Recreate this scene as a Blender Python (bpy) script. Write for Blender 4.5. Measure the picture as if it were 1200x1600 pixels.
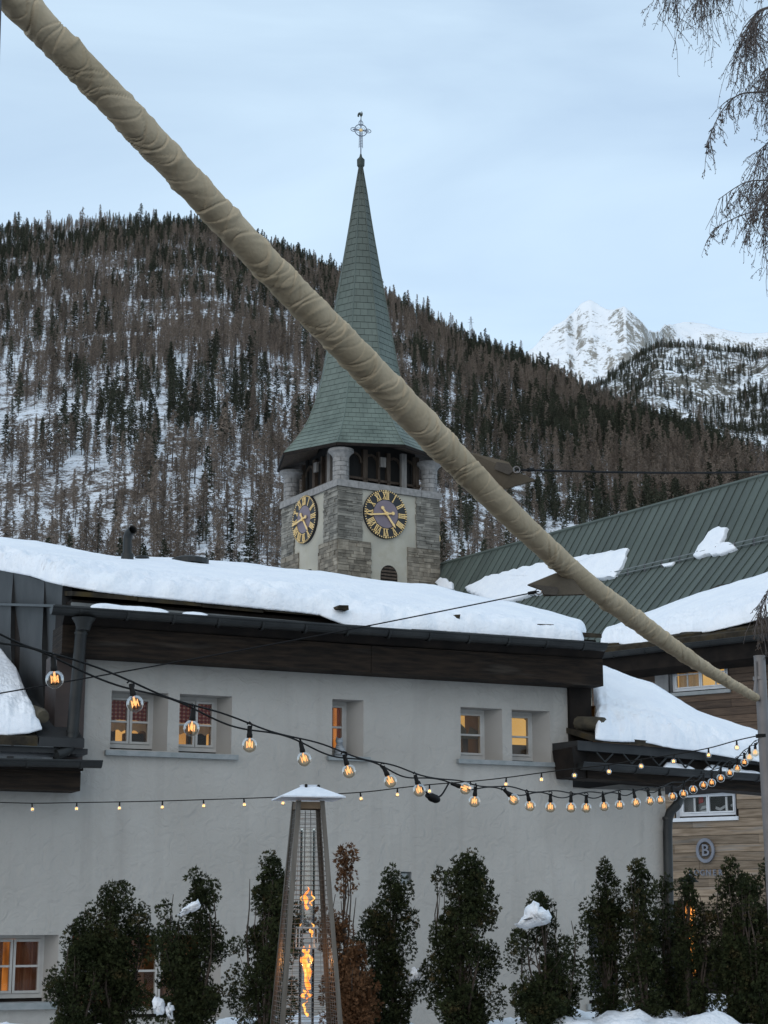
import bpy, bmesh, math, random
import numpy as np
from mathutils import Vector, Matrix
for o in list(bpy.data.objects):
    bpy.data.objects.remove(o)
random.seed(7)
rng = np.random.default_rng(7)
SC = bpy.context.scene
COL = SC.collection

# ------------------------------------------------------------------ camera
FPX, HORIZON = 2750.0, 630.0          # focal length in photo pixels, horizon below the picture centre
PITCH = math.atan(HORIZON / FPX)
CAM = Vector((0, 0, 1.5))
cam_data = bpy.data.cameras.new('camera')
cam_data.sensor_fit = 'VERTICAL'
cam_data.sensor_height = 36.0
cam_data.lens = 36.0 * FPX / 1600.0
cam_data.clip_start = 0.1
cam_data.clip_end = 30000
cam = bpy.data.objects.new('camera', cam_data)
cam.location = CAM
cam.rotation_euler = (math.pi / 2 + PITCH, 0, 0)
COL.objects.link(cam)
SC.camera = cam

# ------------------------------------------------------------------ sky and sun
SUN_EL, SUN_AZ = math.radians(32), math.radians(205)      # azimuth clockwise from +Y: behind the viewer, a little left
world = bpy.data.worlds.new('World')
SC.world = world
world.use_nodes = True
wn = world.node_tree
wn.nodes.clear()
w_out = wn.nodes.new('ShaderNodeOutputWorld')
w_bg = wn.nodes.new('ShaderNodeBackground')
w_sky = wn.nodes.new('ShaderNodeTexSky')
w_sky.sky_type = 'NISHITA'
w_sky.sun_disc = False
w_sky.sun_elevation = SUN_EL
w_sky.sun_rotation = SUN_AZ
w_sky.altitude = 1600
w_sky.air_density = 1.0
w_sky.dust_density = 1.6
w_sky.ozone_density = 1.0
w_tc = wn.nodes.new('ShaderNodeTexCoord')
w_map = wn.nodes.new('ShaderNodeMapping')
w_map.inputs['Scale'].default_value = (1.6, 1.6, 7.0)
w_map.inputs['Rotation'].default_value = (0.25, 0.1, 0)
w_noise = wn.nodes.new('ShaderNodeTexNoise')
w_noise.inputs['Scale'].default_value = 1.6
w_noise.inputs['Detail'].default_value = 6
w_noise.inputs['Distortion'].default_value = 0.5
w_ramp = wn.nodes.new('ShaderNodeMapRange')
w_ramp.inputs['From Min'].default_value = 0.32
w_ramp.inputs['From Max'].default_value = 0.72
w_ramp.inputs['To Min'].default_value = 0.48
w_ramp.inputs['To Max'].default_value = 0.86
w_mix = wn.nodes.new('ShaderNodeMix')
w_mix.data_type = 'RGBA'
w_mix.inputs['B'].default_value = (4.55, 5.75, 6.75, 1)        # thin high cloud veil, in the sky's own units
wn.links.new(w_tc.outputs['Generated'], w_map.inputs['Vector'])
wn.links.new(w_map.outputs['Vector'], w_noise.inputs['Vector'])
wn.links.new(w_noise.outputs['Fac'], w_ramp.inputs['Value'])
wn.links.new(w_ramp.outputs['Result'], w_mix.inputs['Factor'])
wn.links.new(w_sky.outputs['Color'], w_mix.inputs['A'])
wn.links.new(w_mix.outputs['Result'], w_bg.inputs['Color'])
w_bg.inputs['Strength'].default_value = 0.13
wn.links.new(w_bg.outputs['Background'], w_out.inputs['Surface'])

sun_data = bpy.data.lights.new('sun', 'SUN')
sun_data.energy = 0.66
sun_data.angle = math.radians(80)
sun_data.color = (1.0, 0.84, 0.66)
sun = bpy.data.objects.new('sun', sun_data)
sun_dir = Vector((math.sin(SUN_AZ) * math.cos(SUN_EL), math.cos(SUN_AZ) * math.cos(SUN_EL), math.sin(SUN_EL)))
sun.rotation_euler = (-sun_dir).to_track_quat('-Z', 'Y').to_euler()
COL.objects.link(sun)

SC.render.engine = 'CYCLES'
SC.cycles.use_denoising = True
try:
    SC.cycles.denoiser = 'OPENIMAGEDENOISE'
    SC.cycles.denoising_input_passes = 'RGB_ALBEDO_NORMAL'
    SC.cycles.denoising_prefilter = 'ACCURATE'
except Exception:
    pass
SC.cycles.max_bounces = 8
SC.cycles.transparent_max_bounces = 24
SC.cycles.volume_bounces = 0
SC.cycles.caustics_reflective = False
SC.cycles.caustics_refractive = False
SC.cycles.sample_clamp_indirect = 4
vs = SC.view_settings
vs.view_transform = 'Standard'
vs.look = 'None'
vs.exposure = 0.36
vs.gamma = 1.0
vs.use_curve_mapping = False

# ------------------------------------------------------------------ photogrammetry helpers
C_, S_ = math.cos(PITCH), math.sin(PITCH)
def ray(px, py):
    u, v = (px - 600.0) / FPX, (800.0 - py) / FPX
    return Vector((u, C_ - v * S_, S_ + v * C_))
def at(px, py, Y):
    r = ray(px, py)
    return CAM + r * (Y / r.y)
def on_plane(px, py, p0, nrm):
    r = ray(px, py)
    return CAM + r * ((Vector(p0) - CAM).dot(nrm) / r.dot(nrm))
def project(p):
    q = Vector(p) - CAM
    dep = q.y * C_ + q.z * S_
    return 600 + FPX * q.x / dep, 800 - FPX * (q.z * C_ - q.y * S_) / dep
class Frame:
    """A vertical wall plane: s along it, n out of it towards the viewer, z up."""
    def __init__(self, origin, ang):
        self.o = Vector((origin[0], origin[1], 0))
        self.d = Vector((math.sin(ang), math.cos(ang), 0))
        n = Vector((self.d.y, -self.d.x, 0))
        if n.y > 0: n = -n
        self.n = n
    def P(self, s, n, z):
        return self.o + self.d * s + self.n * n + Vector((0, 0, z))
    def px(self, px, py, n=0.0):
        p = on_plane(px, py, self.o + self.n * n, self.n)
        q = p - self.o
        return q.dot(self.d), p.z
    def pt(self, px, py, n=0.0):
        s, z = self.px(px, py, n)
        return self.P(s, n, z)

# ------------------------------------------------------------------ noise
def vnoise(x, y, seed=0):
    x = np.asarray(x, float); y = np.asarray(y, float)
    xi, yi = np.floor(x).astype(np.int64), np.floor(y).astype(np.int64)
    fx, fy = x - xi, y - yi
    fx, fy = fx * fx * (3 - 2 * fx), fy * fy * (3 - 2 * fy)
    def h(a, b):
        n = (a * 374761393 + b * 668265263 + seed * 1442695041) & 0x7fffffff
        n = ((n ^ (n >> 13)) * 1274126177) & 0x7fffffff
        return ((n ^ (n >> 16)) & 0xffff) / 65535.0
    a, b, c, d = h(xi, yi), h(xi + 1, yi), h(xi, yi + 1), h(xi + 1, yi + 1)
    return (a * (1 - fx) + b * fx) * (1 - fy) + (c * (1 - fx) + d * fx) * fy
def fbm(x, y, seed=0, oct=5, ridged=False):
    t, amp, tot = 0.0, 1.0, 0.0
    for i in range(oct):
        v = vnoise(np.asarray(x) * 2 ** i + 17.3 * i, np.asarray(y) * 2 ** i + 5.1 * i, seed + i)
        if ridged: v = 1 - np.abs(2 * v - 1)
        t = t + amp * v; tot += amp; amp *= 0.5
    return t / tot

# ------------------------------------------------------------------ materials
MATS = {}
def mat(name, c1, c2=None, scale=4.0, rough=0.8, bump=0.0, bscale=None, metal=0.0, detail=5, stretch=None,
        rand=0.0, island=False, lo=0.35, hi=0.65, bdist=0.02, spec=0.5, translucent=0.0, c3=None, c3scale=0.6, c3lo=.5, c3hi=.7):
    if name in MATS: return MATS[name]
    m = bpy.data.materials.new(name); m.use_nodes = True
    nt = m.node_tree; N, L = nt.nodes, nt.links
    b = N['Principled BSDF']
    b.inputs['Roughness'].default_value = rough
    b.inputs['Metallic'].default_value = metal
    b.inputs['Specular IOR Level'].default_value = spec
    tc = N.new('ShaderNodeTexCoord'); vec = tc.outputs['Object']
    if stretch:
        mp = N.new('ShaderNodeMapping'); mp.inputs['Scale'].default_value = stretch
        L.new(vec, mp.inputs['Vector']); vec = mp.outputs['Vector']
    nz = N.new('ShaderNodeTexNoise'); nz.inputs['Scale'].default_value = scale; nz.inputs['Detail'].default_value = detail
    L.new(vec, nz.inputs['Vector'])
    mr = N.new('ShaderNodeMapRange'); mr.inputs['From Min'].default_value = lo; mr.inputs['From Max'].default_value = hi
    L.new(nz.outputs['Fac'], mr.inputs['Value'])
    mx = N.new('ShaderNodeMix'); mx.data_type = 'RGBA'
    mx.inputs['A'].default_value = (*c1, 1); mx.inputs['B'].default_value = (*(c2 or c1), 1)
    L.new(mr.outputs['Result'], mx.inputs['Factor'])
    col = mx.outputs['Result']
    if c3:
        n3 = N.new('ShaderNodeTexNoise'); n3.inputs['Scale'].default_value = c3scale; n3.inputs['Detail'].default_value = 4
        L.new(vec, n3.inputs['Vector'])
        m3 = N.new('ShaderNodeMapRange'); m3.inputs['From Min'].default_value = c3lo; m3.inputs['From Max'].default_value = c3hi
        L.new(n3.outputs['Fac'], m3.inputs['Value'])
        x3 = N.new('ShaderNodeMix'); x3.data_type = 'RGBA'; x3.inputs['B'].default_value = (*c3, 1)
        L.new(m3.outputs['Result'], x3.inputs['Factor']); L.new(col, x3.inputs['A']); col = x3.outputs['Result']
    if rand:
        hs = N.new('ShaderNodeHueSaturation')
        if island:
            src = N.new('ShaderNodeNewGeometry').outputs['Random Per Island']
        else:
            src = N.new('ShaderNodeObjectInfo').outputs['Random']
        r2 = N.new('ShaderNodeMapRange'); r2.inputs['To Min'].default_value = 1 - rand; r2.inputs['To Max'].default_value = 1 + rand
        L.new(src, r2.inputs['Value']); L.new(r2.outputs['Result'], hs.inputs['Value'])
        L.new(col, hs.inputs['Color']); col = hs.outputs['Color']
    L.new(col, b.inputs['Base Color'])
    if bump:
        nb = N.new('ShaderNodeTexNoise'); nb.inputs['Scale'].default_value = bscale or scale * 3; nb.inputs['Detail'].default_value = 6
        L.new(vec, nb.inputs['Vector'])
        bp = N.new('ShaderNodeBump'); bp.inputs['Strength'].default_value = bump; bp.inputs['Distance'].default_value = bdist
        L.new(nb.outputs['Fac'], bp.inputs['Height']); L.new(bp.outputs['Normal'], b.inputs['Normal'])
    if translucent:
        out = N['Material Output']
        tr = N.new('ShaderNodeBsdfTranslucent'); L.new(col, tr.inputs['Color'])
        ms = N.new('ShaderNodeMixShader'); ms.inputs[0].default_value = translucent
        L.new(b.outputs[0], ms.inputs[1]); L.new(tr.outputs[0], ms.inputs[2]); L.new(ms.outputs[0], out.inputs['Surface'])
    MATS[name] = m
    return m
def emit(name, c1, c2=None, strength=1.0, scale=5, sampling='AUTO', stretch=None, lo=.35, hi=.65):
    if name in MATS: return MATS[name]
    m = bpy.data.materials.new(name); m.use_nodes = True
    nt = m.node_tree; N, L = nt.nodes, nt.links
    N.remove(N['Principled BSDF'])
    e = N.new('ShaderNodeEmission'); e.inputs['Strength'].default_value = strength
    tc = N.new('ShaderNodeTexCoord'); vec = tc.outputs['Object']
    if stretch:
        mp = N.new('ShaderNodeMapping'); mp.inputs['Scale'].default_value = stretch
        L.new(vec, mp.inputs['Vector']); vec = mp.outputs['Vector']
    nz = N.new('ShaderNodeTexNoise'); nz.inputs['Scale'].default_value = scale; L.new(vec, nz.inputs['Vector'])
    mr = N.new('ShaderNodeMapRange'); mr.inputs['From Min'].default_value = lo; mr.inputs['From Max'].default_value = hi
    L.new(nz.outputs['Fac'], mr.inputs['Value'])
    mx = N.new('ShaderNodeMix'); mx.data_type = 'RGBA'
    mx.inputs['A'].default_value = (*c1, 1); mx.inputs['B'].default_value = (*(c2 or c1), 1)
    L.new(mr.outputs['Result'], mx.inputs['Factor']); L.new(mx.outputs['Result'], e.inputs['Color'])
    L.new(e.outputs[0], N['Material Output'].inputs['Surface'])
    m.cycles.emission_sampling = sampling
    MATS[name] = m
    return m
def glass(name, tint=(1, 1, 1), refl=1.0, ior=1.45):
    if name in MATS: return MATS[name]
    m = bpy.data.materials.new(name); m.use_nodes = True
    nt = m.node_tree; N, L = nt.nodes, nt.links
    N.remove(N['Principled BSDF'])
    t = N.new('ShaderNodeBsdfTransparent'); t.inputs['Color'].default_value = (*tint, 1)
    g = N.new('ShaderNodeBsdfGlossy'); g.inputs['Roughness'].default_value = 0.03
    fr = N.new('ShaderNodeFresnel'); fr.inputs['IOR'].default_value = ior
    mu = N.new('ShaderNodeMath'); mu.operation = 'MULTIPLY'; mu.inputs[1].default_value = refl
    ms = N.new('ShaderNodeMixShader')
    L.new(fr.outputs[0], mu.inputs[0]); L.new(mu.outputs[0], ms.inputs[0]); L.new(t.outputs[0], ms.inputs[1]); L.new(g.outputs[0], ms.inputs[2])
    L.new(ms.outputs[0], N['Material Output'].inputs['Surface'])
    MATS[name] = m
    return m

# ------------------------------------------------------------------ mesh building
ORG = {}
class MB:
    def __init__(self): self.v = []; self.f = []; self.mi = []
    def add(self, verts, faces, mi=0):
        b = len(self.v); self.v += [tuple(p) for p in verts]
        for f in faces: self.f.append([b + i for i in f]); self.mi.append(mi)
    def hexa(self, p, mi=0):
        self.add(p, [(0, 3, 2, 1), (4, 5, 6, 7), (0, 1, 5, 4), (1, 2, 6, 5), (2, 3, 7, 6), (3, 0, 4, 7)], mi)
    def box(self, c, hx, hy, hz, mi=0):
        c, hx, hy, hz = Vector(c), Vector(hx), Vector(hy), Vector(hz)
        self.hexa([c - hx - hy - hz, c + hx - hy - hz, c + hx + hy - hz, c - hx + hy - hz,
                   c - hx - hy + hz, c + hx - hy + hz, c + hx + hy + hz, c - hx + hy + hz], mi)
    def fbox(self, fr, s0, s1, n0, n1, z0, z1, mi=0):
        P = fr.P
        self.hexa([P(s0, n0, z0), P(s1, n0, z0), P(s1, n1, z0), P(s0, n1, z0),
                   P(s0, n0, z1), P(s1, n0, z1), P(s1, n1, z1), P(s0, n1, z1)], mi)
    def prism(self, poly, vec, mi=0):
        n = len(poly); vec = Vector(vec)
        vs_ = [Vector(p) for p in poly] + [Vector(p) + vec for p in poly]
        fs = [tuple(range(n))[::-1], tuple(range(n, 2 * n))] + [(i, (i + 1) % n, n + (i + 1) % n, n + i) for i in range(n)]
        self.add(vs_, fs, mi)
    def bar(self, a, b, w, h, up=(0, 0, 1), mi=0):
        a, b = Vector(a), Vector(b); d = (b - a); L = d.length; d.normalize()
        u = Vector(up); x = d.cross(u)
        if x.length < 1e-4: x = d.cross(Vector((1, 0, 0)))
        x.normalize(); y = x.cross(d)
        self.box((a + b) / 2, d * (L / 2), x * (w / 2), y * (h / 2), mi)
    def tube(self, pts, rad, sides=8, caps=True, mi=0):
        pts = [Vector(p) for p in pts]; n = len(pts)
        if not hasattr(rad, '__len__'): rad = [rad] * n
        ref = None; vs_ = []
        for i, p in enumerate(pts):
            t = (pts[min(i + 1, n - 1)] - pts[max(i - 1, 0)])
            t = t.normalized() if t.length > 1e-9 else Vector((0, 0, 1))
            if ref is None:
                ref = t.cross(Vector((0, 0, 1)))
                if ref.length < 1e-3: ref = t.cross(Vector((1, 0, 0)))
            ref = (ref - t * ref.dot(t)).normalized(); y = t.cross(ref)
            for k in range(sides):
                a = 2 * math.pi * k / sides
                vs_.append(p + (ref * math.cos(a) + y * math.sin(a)) * rad[i])
        fs = []
        for i in range(n - 1):
            for k in range(sides):
                k2 = (k + 1) % sides
                fs.append((i * sides + k, i * sides + k2, (i + 1) * sides + k2, (i + 1) * sides + k))
        if caps:
            fs.append(tuple(range(sides))[::-1]); fs.append(tuple((n - 1) * sides + k for k in range(sides)))
        self.add(vs_, fs, mi)
    def lathe(self, prof, c=(0, 0, 0), sides=16, mi=0, ax=None, phase=0.0):
        c = Vector(c); X, Y, Z = ax or (Vector((1, 0, 0)), Vector((0, 1, 0)), Vector((0, 0, 1)))
        vs_, fs = [], []
        for r, z in prof:
            for k in range(sides):
                a = 2 * math.pi * k / sides + phase
                vs_.append(c + X * (r * math.cos(a)) + Y * (r * math.sin(a)) + Z * z)
        for i in range(len(prof) - 1):
            for k in range(sides):
                k2 = (k + 1) % sides
                fs.append((i * sides + k, i * sides + k2, (i + 1) * sides + k2, (i + 1) * sides + k))
        fs.append(tuple(range(sides))[::-1]); fs.append(tuple((len(prof) - 1) * sides + k for k in range(sides)))
        self.add(vs_, fs, mi)
    def build(self, name, mats, parent=None, smooth=False, origin=None, fix=True, loc=None):
        """origin: what to subtract from the vertices; with a parent, that thing's own base."""
        if parent is not None: o = ORG[parent.name]
        else: o = Vector(origin) if origin is not None else Vector((0, 0, 0))
        me = bpy.data.meshes.new(name)
        me.from_pydata([(p[0] - o.x, p[1] - o.y, p[2] - o.z) for p in self.v], [], self.f)
        if not isinstance(mats, (list, tuple)): mats = [mats]
        for m in mats: me.materials.append(m)
        if len(mats) > 1: me.polygons.foreach_set('material_index', self.mi)
        if fix and len(self.f) < 60000:
            bm = bmesh.new(); bm.from_mesh(me); bmesh.ops.recalc_face_normals(bm, faces=bm.faces); bm.to_mesh(me); bm.free()
        if smooth:
            me.polygons.foreach_set('use_smooth', [True] * len(me.polygons))
            if smooth != 'all':
                try: me.set_sharp_from_angle(angle=math.radians(smooth if smooth is not True else 40))
                except Exception: pass
        ob = bpy.data.objects.new(name, me); COL.objects.link(ob)
        if parent is not None: ob.parent = parent
        elif origin is not None: ob.location = o
        ORG[ob.name] = o
        return ob
def np_mesh(name, v, f, mats, mi=None, smooth=False, parent=None, origin=None):
    """Many quads/tris at once from numpy arrays (f: k x 3 or k x 4)."""
    o = ORG[parent.name] if parent is not None else (Vector(origin) if origin is not None else Vector((0, 0, 0)))
    v = np.asarray(v, np.float64) - np.array(o)
    f = np.asarray(f, np.int32)
    me = bpy.data.meshes.new(name)
    k, c = f.shape
    me.vertices.add(len(v)); me.vertices.foreach_set('co', v.astype(np.float32).ravel())
    me.loops.add(k * c); me.loops.foreach_set('vertex_index', f.ravel())
    me.polygons.add(k)
    me.polygons.foreach_set('loop_start', np.arange(0, k * c, c, dtype=np.int32))
    me.polygons.foreach_set('loop_total', np.full(k, c, np.int32))
    for m in (mats if isinstance(mats, (list, tuple)) else [mats]): me.materials.append(m)
    if mi is not None: me.polygons.foreach_set('material_index', np.asarray(mi, np.int32))
    if smooth: me.polygons.foreach_set('use_smooth', [True] * k)
    me.update(calc_edges=True); me.validate()
    ob = bpy.data.objects.new(name, me); COL.objects.link(ob)
    if parent is not None: ob.parent = parent
    elif origin is not None: ob.location = o
    ORG[ob.name] = o
    return ob
def tag(o, label=None, cat=None, group=None, kind=None):
    if label: o['label'] = label
    if cat: o['category'] = cat
    if group: o['group'] = group
    if kind: o['kind'] = kind
    return o
def thing(name, label, cat, loc=(0, 0, 0), group=None):
    o = bpy.data.objects.new(name, None); COL.objects.link(o)
    o.empty_display_size = 0.1; o.location = loc
    ORG[o.name] = Vector(loc)
    return tag(o, label, cat, group)
def copy_thing(root):
    r = root.copy(); COL.objects.link(r); ORG[r.name] = ORG[root.name]
    for ch in root.children:
        c = ch.copy(); COL.objects.link(c); c.parent = r
        for g in ch.children:
            d = g.copy(); COL.objects.link(d); d.parent = c
    return r
def lerp_list(x, xs, ys):
    return float(np.interp(x, xs, ys))
def grid_faces(nu, nv):
    i = np.arange(nu - 1)[:, None] * nv + np.arange(nv - 1)[None, :]
    return np.stack([i, i + 1, i + nv + 1, i + nv], -1).reshape(-1, 4)

# ------------------------------------------------------------------ the materials of the place
M_SNOW = mat('snow', (.80, .83, .88), (.86, .88, .91), 2.2, .75, .55, 12, bdist=.05, spec=.2)
M_SNOWICE = mat('crusted_snow', (.78, .81, .86), (.86, .88, .91), 5.0, .6, .8, 22, bdist=.04, spec=.3)
M_STUCCO = mat('white_stucco', (.355, .335, .305), (.395, .375, .345), 1.1, .9, .9, 7, bdist=.028, spec=.2, c3=(.325, .307, .28), c3scale=.35, c3lo=.45, c3hi=.75)
for n_ in M_STUCCO.node_tree.nodes:
    if n_.type == 'TEX_NOISE' and abs(n_.inputs['Scale'].default_value - 7) < .01:
        n_.inputs['Distortion'].default_value = 1.1; n_.inputs['Detail'].default_value = 3.5
def streaks(m, amount, tint):
    N, L = m.node_tree.nodes, m.node_tree.links; b = N['Principled BSDF']; src = b.inputs['Base Color'].links[0].from_socket
    tc = N.new('ShaderNodeTexCoord'); mp = N.new('ShaderNodeMapping'); mp.inputs['Scale'].default_value = (5, 5, .35); L.new(tc.outputs['Object'], mp.inputs[0])
    nz = N.new('ShaderNodeTexNoise'); nz.inputs['Scale'].default_value = 1.0; nz.inputs['Detail'].default_value = 7; L.new(mp.outputs[0], nz.inputs['Vector'])
    mr = N.new('ShaderNodeMapRange'); mr.inputs['From Min'].default_value = .52; mr.inputs['From Max'].default_value = .78; mr.inputs['To Max'].default_value = amount; L.new(nz.outputs['Fac'], mr.inputs['Value'])
    mx = N.new('ShaderNodeMix'); mx.data_type = 'RGBA'; mx.inputs['B'].default_value = (*tint, 1); L.new(mr.outputs['Result'], mx.inputs['Factor']); L.new(src, mx.inputs['A']); L.new(mx.outputs['Result'], b.inputs['Base Color'])
streaks(M_STUCCO, .3, (.22, .205, .185))
M_DARKMETAL = mat('dark_sheet_metal', (.022, .023, .024), (.040, .041, .042), 2.5, .6, .15, 6, metal=.15, spec=.35)
M_GUTTER = mat('dark_gutter_metal', (.012, .013, .013), (.024, .025, .024), 4, .5, .1, 20, metal=.3)
M_BEAM = mat('dark_weathered_beam', (.008, .0055, .004), (.026, .017, .011), 3.0, .8, .6, 6, stretch=(1, 1, 9), c3=(.060, .050, .040), c3scale=.8, c3lo=.60, c3hi=.80, spec=.2)
M_BLACKWOOD = mat('blackened_board', (.008, .006, .005), (.018, .013, .010), 4, .85, .3, 10, spec=.2)
M_SLATE = mat('roof_slab', (.025, .022, .018), (.055, .045, .032), 6, .95, .9, 14, c3=(.065, .048, .022), c3scale=4, spec=.1)
M_FRAME = mat('window_paint', (.40, .375, .345), (.46, .44, .41), 6, .6, .05, 30)
M_SILL = mat('sill_stone', (.20, .22, .22), (.27, .28, .28), 8, .7, .2, 30)
M_PANE = glass('window_glass', (.96, .96, .95), .4)
M_FLASH = mat('lead_flashing', (.10, .105, .105), (.16, .165, .16), 5, .6, .2, 20)
M_REVEAL = mat('reveal_plaster', (.34, .32, .295), (.38, .36, .335), 2, .9, .3, 12, bdist=.01, spec=.2)
M_STEEL = mat('pole_steel', (.17, .155, .15), (.22, .20, .195), 5, .5, .1, 30, metal=.3)
M_BLACK = mat('black_rubber', (.007, .007, .007), (.012, .011, .010), 20, .7, spec=.2)
M_WIRE = mat('dark_wire', (.010, .010, .011), None, 5, .7, spec=.2)
# ================================================================== TERRAIN
def crest(pts):
    az, te, rr = [], [], []
    for px, py, r in pts:
        q = ray(px, py); az.append(math.atan2(q.x, q.y)); te.append(q.z / math.hypot(q.x, q.y)); rr.append(r)
    return np.array(az), np.array(te), np.array(rr)
class Hill:
    def __init__(self, pts, foot, zfoot, seed, amp, nscale, power=1.0, ridge=0.0):
        self.az, self.te, self.rr = crest(pts); self.foot, self.zf, self.seed, self.amp, self.ns, self.pw, self.ridge = foot, zfoot, seed, amp, nscale, power, ridge
    def rc(self, a): return np.interp(a, self.az, self.rr)
    def z(self, a, r):
        rc = self.rc(a); zc = 1.5 + rc * np.interp(a, self.az, self.te)
        t = (r - self.foot) / (rc - self.foot)
        tt = np.clip(t, 0, 1)
        base = self.zf + (zc - self.zf) * tt ** self.pw
        base = np.where(t > 1, zc - (r - rc) * 0.35, base)
        base = np.where(t < 0, self.zf + t * 20, base)
        x, y = r * np.sin(a) / self.ns, r * np.cos(a) / self.ns
        n = (fbm(x, y, self.seed, 6) - .5) * 2
        if self.ridge: n = n * (1 - self.ridge) + self.ridge * (fbm(x * 1.3, y * 1.3, self.seed + 40, 6, True) - .62) * 2.4
        env = np.clip(tt * 4, 0, 1) * (0.25 + 0.75 * np.clip((1 - tt) * 5, 0, 1))
        return base + n * self.amp * env
    def mesh(self, name, m, a0, a1, na, nr, back=1.2, bunch=1.0):
        A = np.linspace(a0, a1, na)[:, None]
        T = (np.linspace(0, 1, nr) ** bunch)[None, :]
        R = self.foot * .93 + T * (self.rc(A) * back - self.foot * .93)
        A2 = A + 0 * R
        Z = self.z(A2, R)
        v = np.stack([R * np.sin(A2), R * np.cos(A2), Z], -1).reshape(-1, 3)
        o = np_mesh(name, v, grid_faces(na, nr), m, smooth=True)
        return o

def terrain_mat(name, snow1, snow2, rock1, rock2, sc, lo, hi, streak, slope_lo, slope_hi, slw=1.0):
    m = bpy.data.materials.new(name); m.use_nodes = True
    nt = m.node_tree; N, L = nt.nodes, nt.links; b = N['Principled BSDF']
    b.inputs['Roughness'].default_value = .9; b.inputs['Specular IOR Level'].default_value = .15
    tc = N.new('ShaderNodeTexCoord'); geo = N.new('ShaderNodeNewGeometry')
    def noise(scale, det=8, st=None):
        v = tc.outputs['Object']
        if st:
            mp = N.new('ShaderNodeMapping'); mp.inputs['Scale'].default_value = st; L.new(v, mp.inputs['Vector']); v = mp.outputs['Vector']
        n = N.new('ShaderNodeTexNoise'); n.inputs['Scale'].default_value = scale; n.inputs['Detail'].default_value = det; n.inputs['Roughness'].default_value = .72
        L.new(v, n.inputs['Vector']); return n.outputs['Fac']
    def math_(op, a, bb):
        n = N.new('ShaderNodeMath'); n.operation = op
        for i, q in enumerate((a, bb)):
            if hasattr(q, 'links'): L.new(q, n.inputs[i])
            else: n.inputs[i].default_value = q
        return n.outputs[0]
    big = noise(sc, 9); fine = noise(sc * 7, 6); st = noise(sc * 2.2, 8, streak)
    sep = N.new('ShaderNodeSeparateXYZ'); L.new(geo.outputs['Normal'], sep.inputs[0])
    sl = N.new('ShaderNodeMapRange'); sl.inputs['From Min'].default_value = slope_lo; sl.inputs['From Max'].default_value = slope_hi
    sl.inputs['To Min'].default_value = .09 * slw; sl.inputs['To Max'].default_value = -.05 * slw
    L.new(sep.outputs['Z'], sl.inputs['Value'])
    f = math_('ADD', math_('MULTIPLY', big, .34), math_('MULTIPLY', st, .33))
    f = math_('ADD', f, math_('MULTIPLY', fine, .33))
    f = math_('ADD', f, sl.outputs['Result'])
    mr = N.new('ShaderNodeMapRange'); mr.inputs['From Min'].default_value = lo; mr.inputs['From Max'].default_value = hi; L.new(f, mr.inputs['Value'])
    sn = N.new('ShaderNodeMix'); sn.data_type = 'RGBA'; sn.inputs['A'].default_value = (*snow1, 1); sn.inputs['B'].default_value = (*snow2, 1); L.new(fine, sn.inputs['Factor'])
    rk = N.new('ShaderNodeMix'); rk.data_type = 'RGBA'; rk.inputs['A'].default_value = (*rock1, 1); rk.inputs['B'].default_value = (*rock2, 1)
    L.new(noise(sc * 12, 4), rk.inputs['Factor'])
    mx = N.new('ShaderNodeMix'); mx.data_type = 'RGBA'
    L.new(mr.outputs['Result'], mx.inputs['Factor']); L.new(sn.outputs['Result'], mx.inputs['A']); L.new(rk.outputs['Result'], mx.inputs['B'])
    L.new(mx.outputs['Result'], b.inputs['Base Color'])
    return m

# far snowy peak, the nearer wooded cliff and the long forested slope
PEAK = Hill([(700, 640, 4300), (780, 590, 4500), (832, 541, 4800), (850, 521, 4850), (866, 507, 4900), (884, 497, 4900), (898, 487, 5000), (908, 477, 5000), (922, 471, 5000), (934, 478, 5000),
             (948, 486, 4950), (962, 486, 4900), (976, 484, 4850), (990, 496, 4850), (1005, 508, 4850), (1022, 517, 5100), (1036, 513, 5400), (1056, 507, 5600),
             (1080, 504, 5700), (1105, 502, 5700), (1140, 507, 5700), (1170, 512, 5700), (1200, 514, 5700), (1350, 540, 5700), (1500, 560, 5600)], 3300, 300, 3, 130, 520, 1.0, .65)
CLIFF = Hill([(880, 650, 2500), (930, 612, 2600), (960, 588, 2700), (985, 572, 2750), (1005, 556, 2800), (1030, 545, 2800), (1080, 542, 2800), (1130, 548, 2800), (1165, 553, 2800),
              (1200, 554, 2750), (1350, 565, 2700), (1500, 580, 2600)], 1650, 320, 11, 60, 300, .95, .7)
SLOPE = Hill([(-500, 400, 2100), (-200, 385, 2150), (0, 364, 2200), (60, 358, 2200), (150, 352, 2200), (250, 348, 2150), (320, 354, 2100), (420, 385, 2050), (480, 408, 2000), (530, 432, 1950), (590, 458, 1900),
              (640, 486, 1850), (690, 514, 1800), (735, 540, 1750), (800, 560, 1700), (850, 586, 1640), (900, 612, 1560), (960, 642, 1470), (1020, 662, 1380), (1080, 684, 1300), (1140, 706, 1220),
              (1200, 738, 1150), (1350, 800, 1050), (1500, 850, 1000)], 420, -2, 21, 17, 120, 1.0, .35)
M_PEAK = terrain_mat('alpine_snow_rock', (.86, .88, .90), (.80, .83, .87), (.20, .19, .17), (.32, .30, .26), .018, .518, .565, (1, 1, .35), .55, .80, .7)
M_CLIFF = terrain_mat('cliff_snow_rock', (.84, .87, .90), (.78, .82, .86), (.075, .072, .06), (.17, .16, .135), .034, .474, .512, (1, 1, .4), .60, .88, .3)
M_SLOPE = terrain_mat('forest_floor_snow', (.76, .80, .84), (.68, .72, .78), (.055, .045, .038), (.15, .12, .10), .080, .450, .518, (1, 1, .6), .68, .90)
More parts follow.
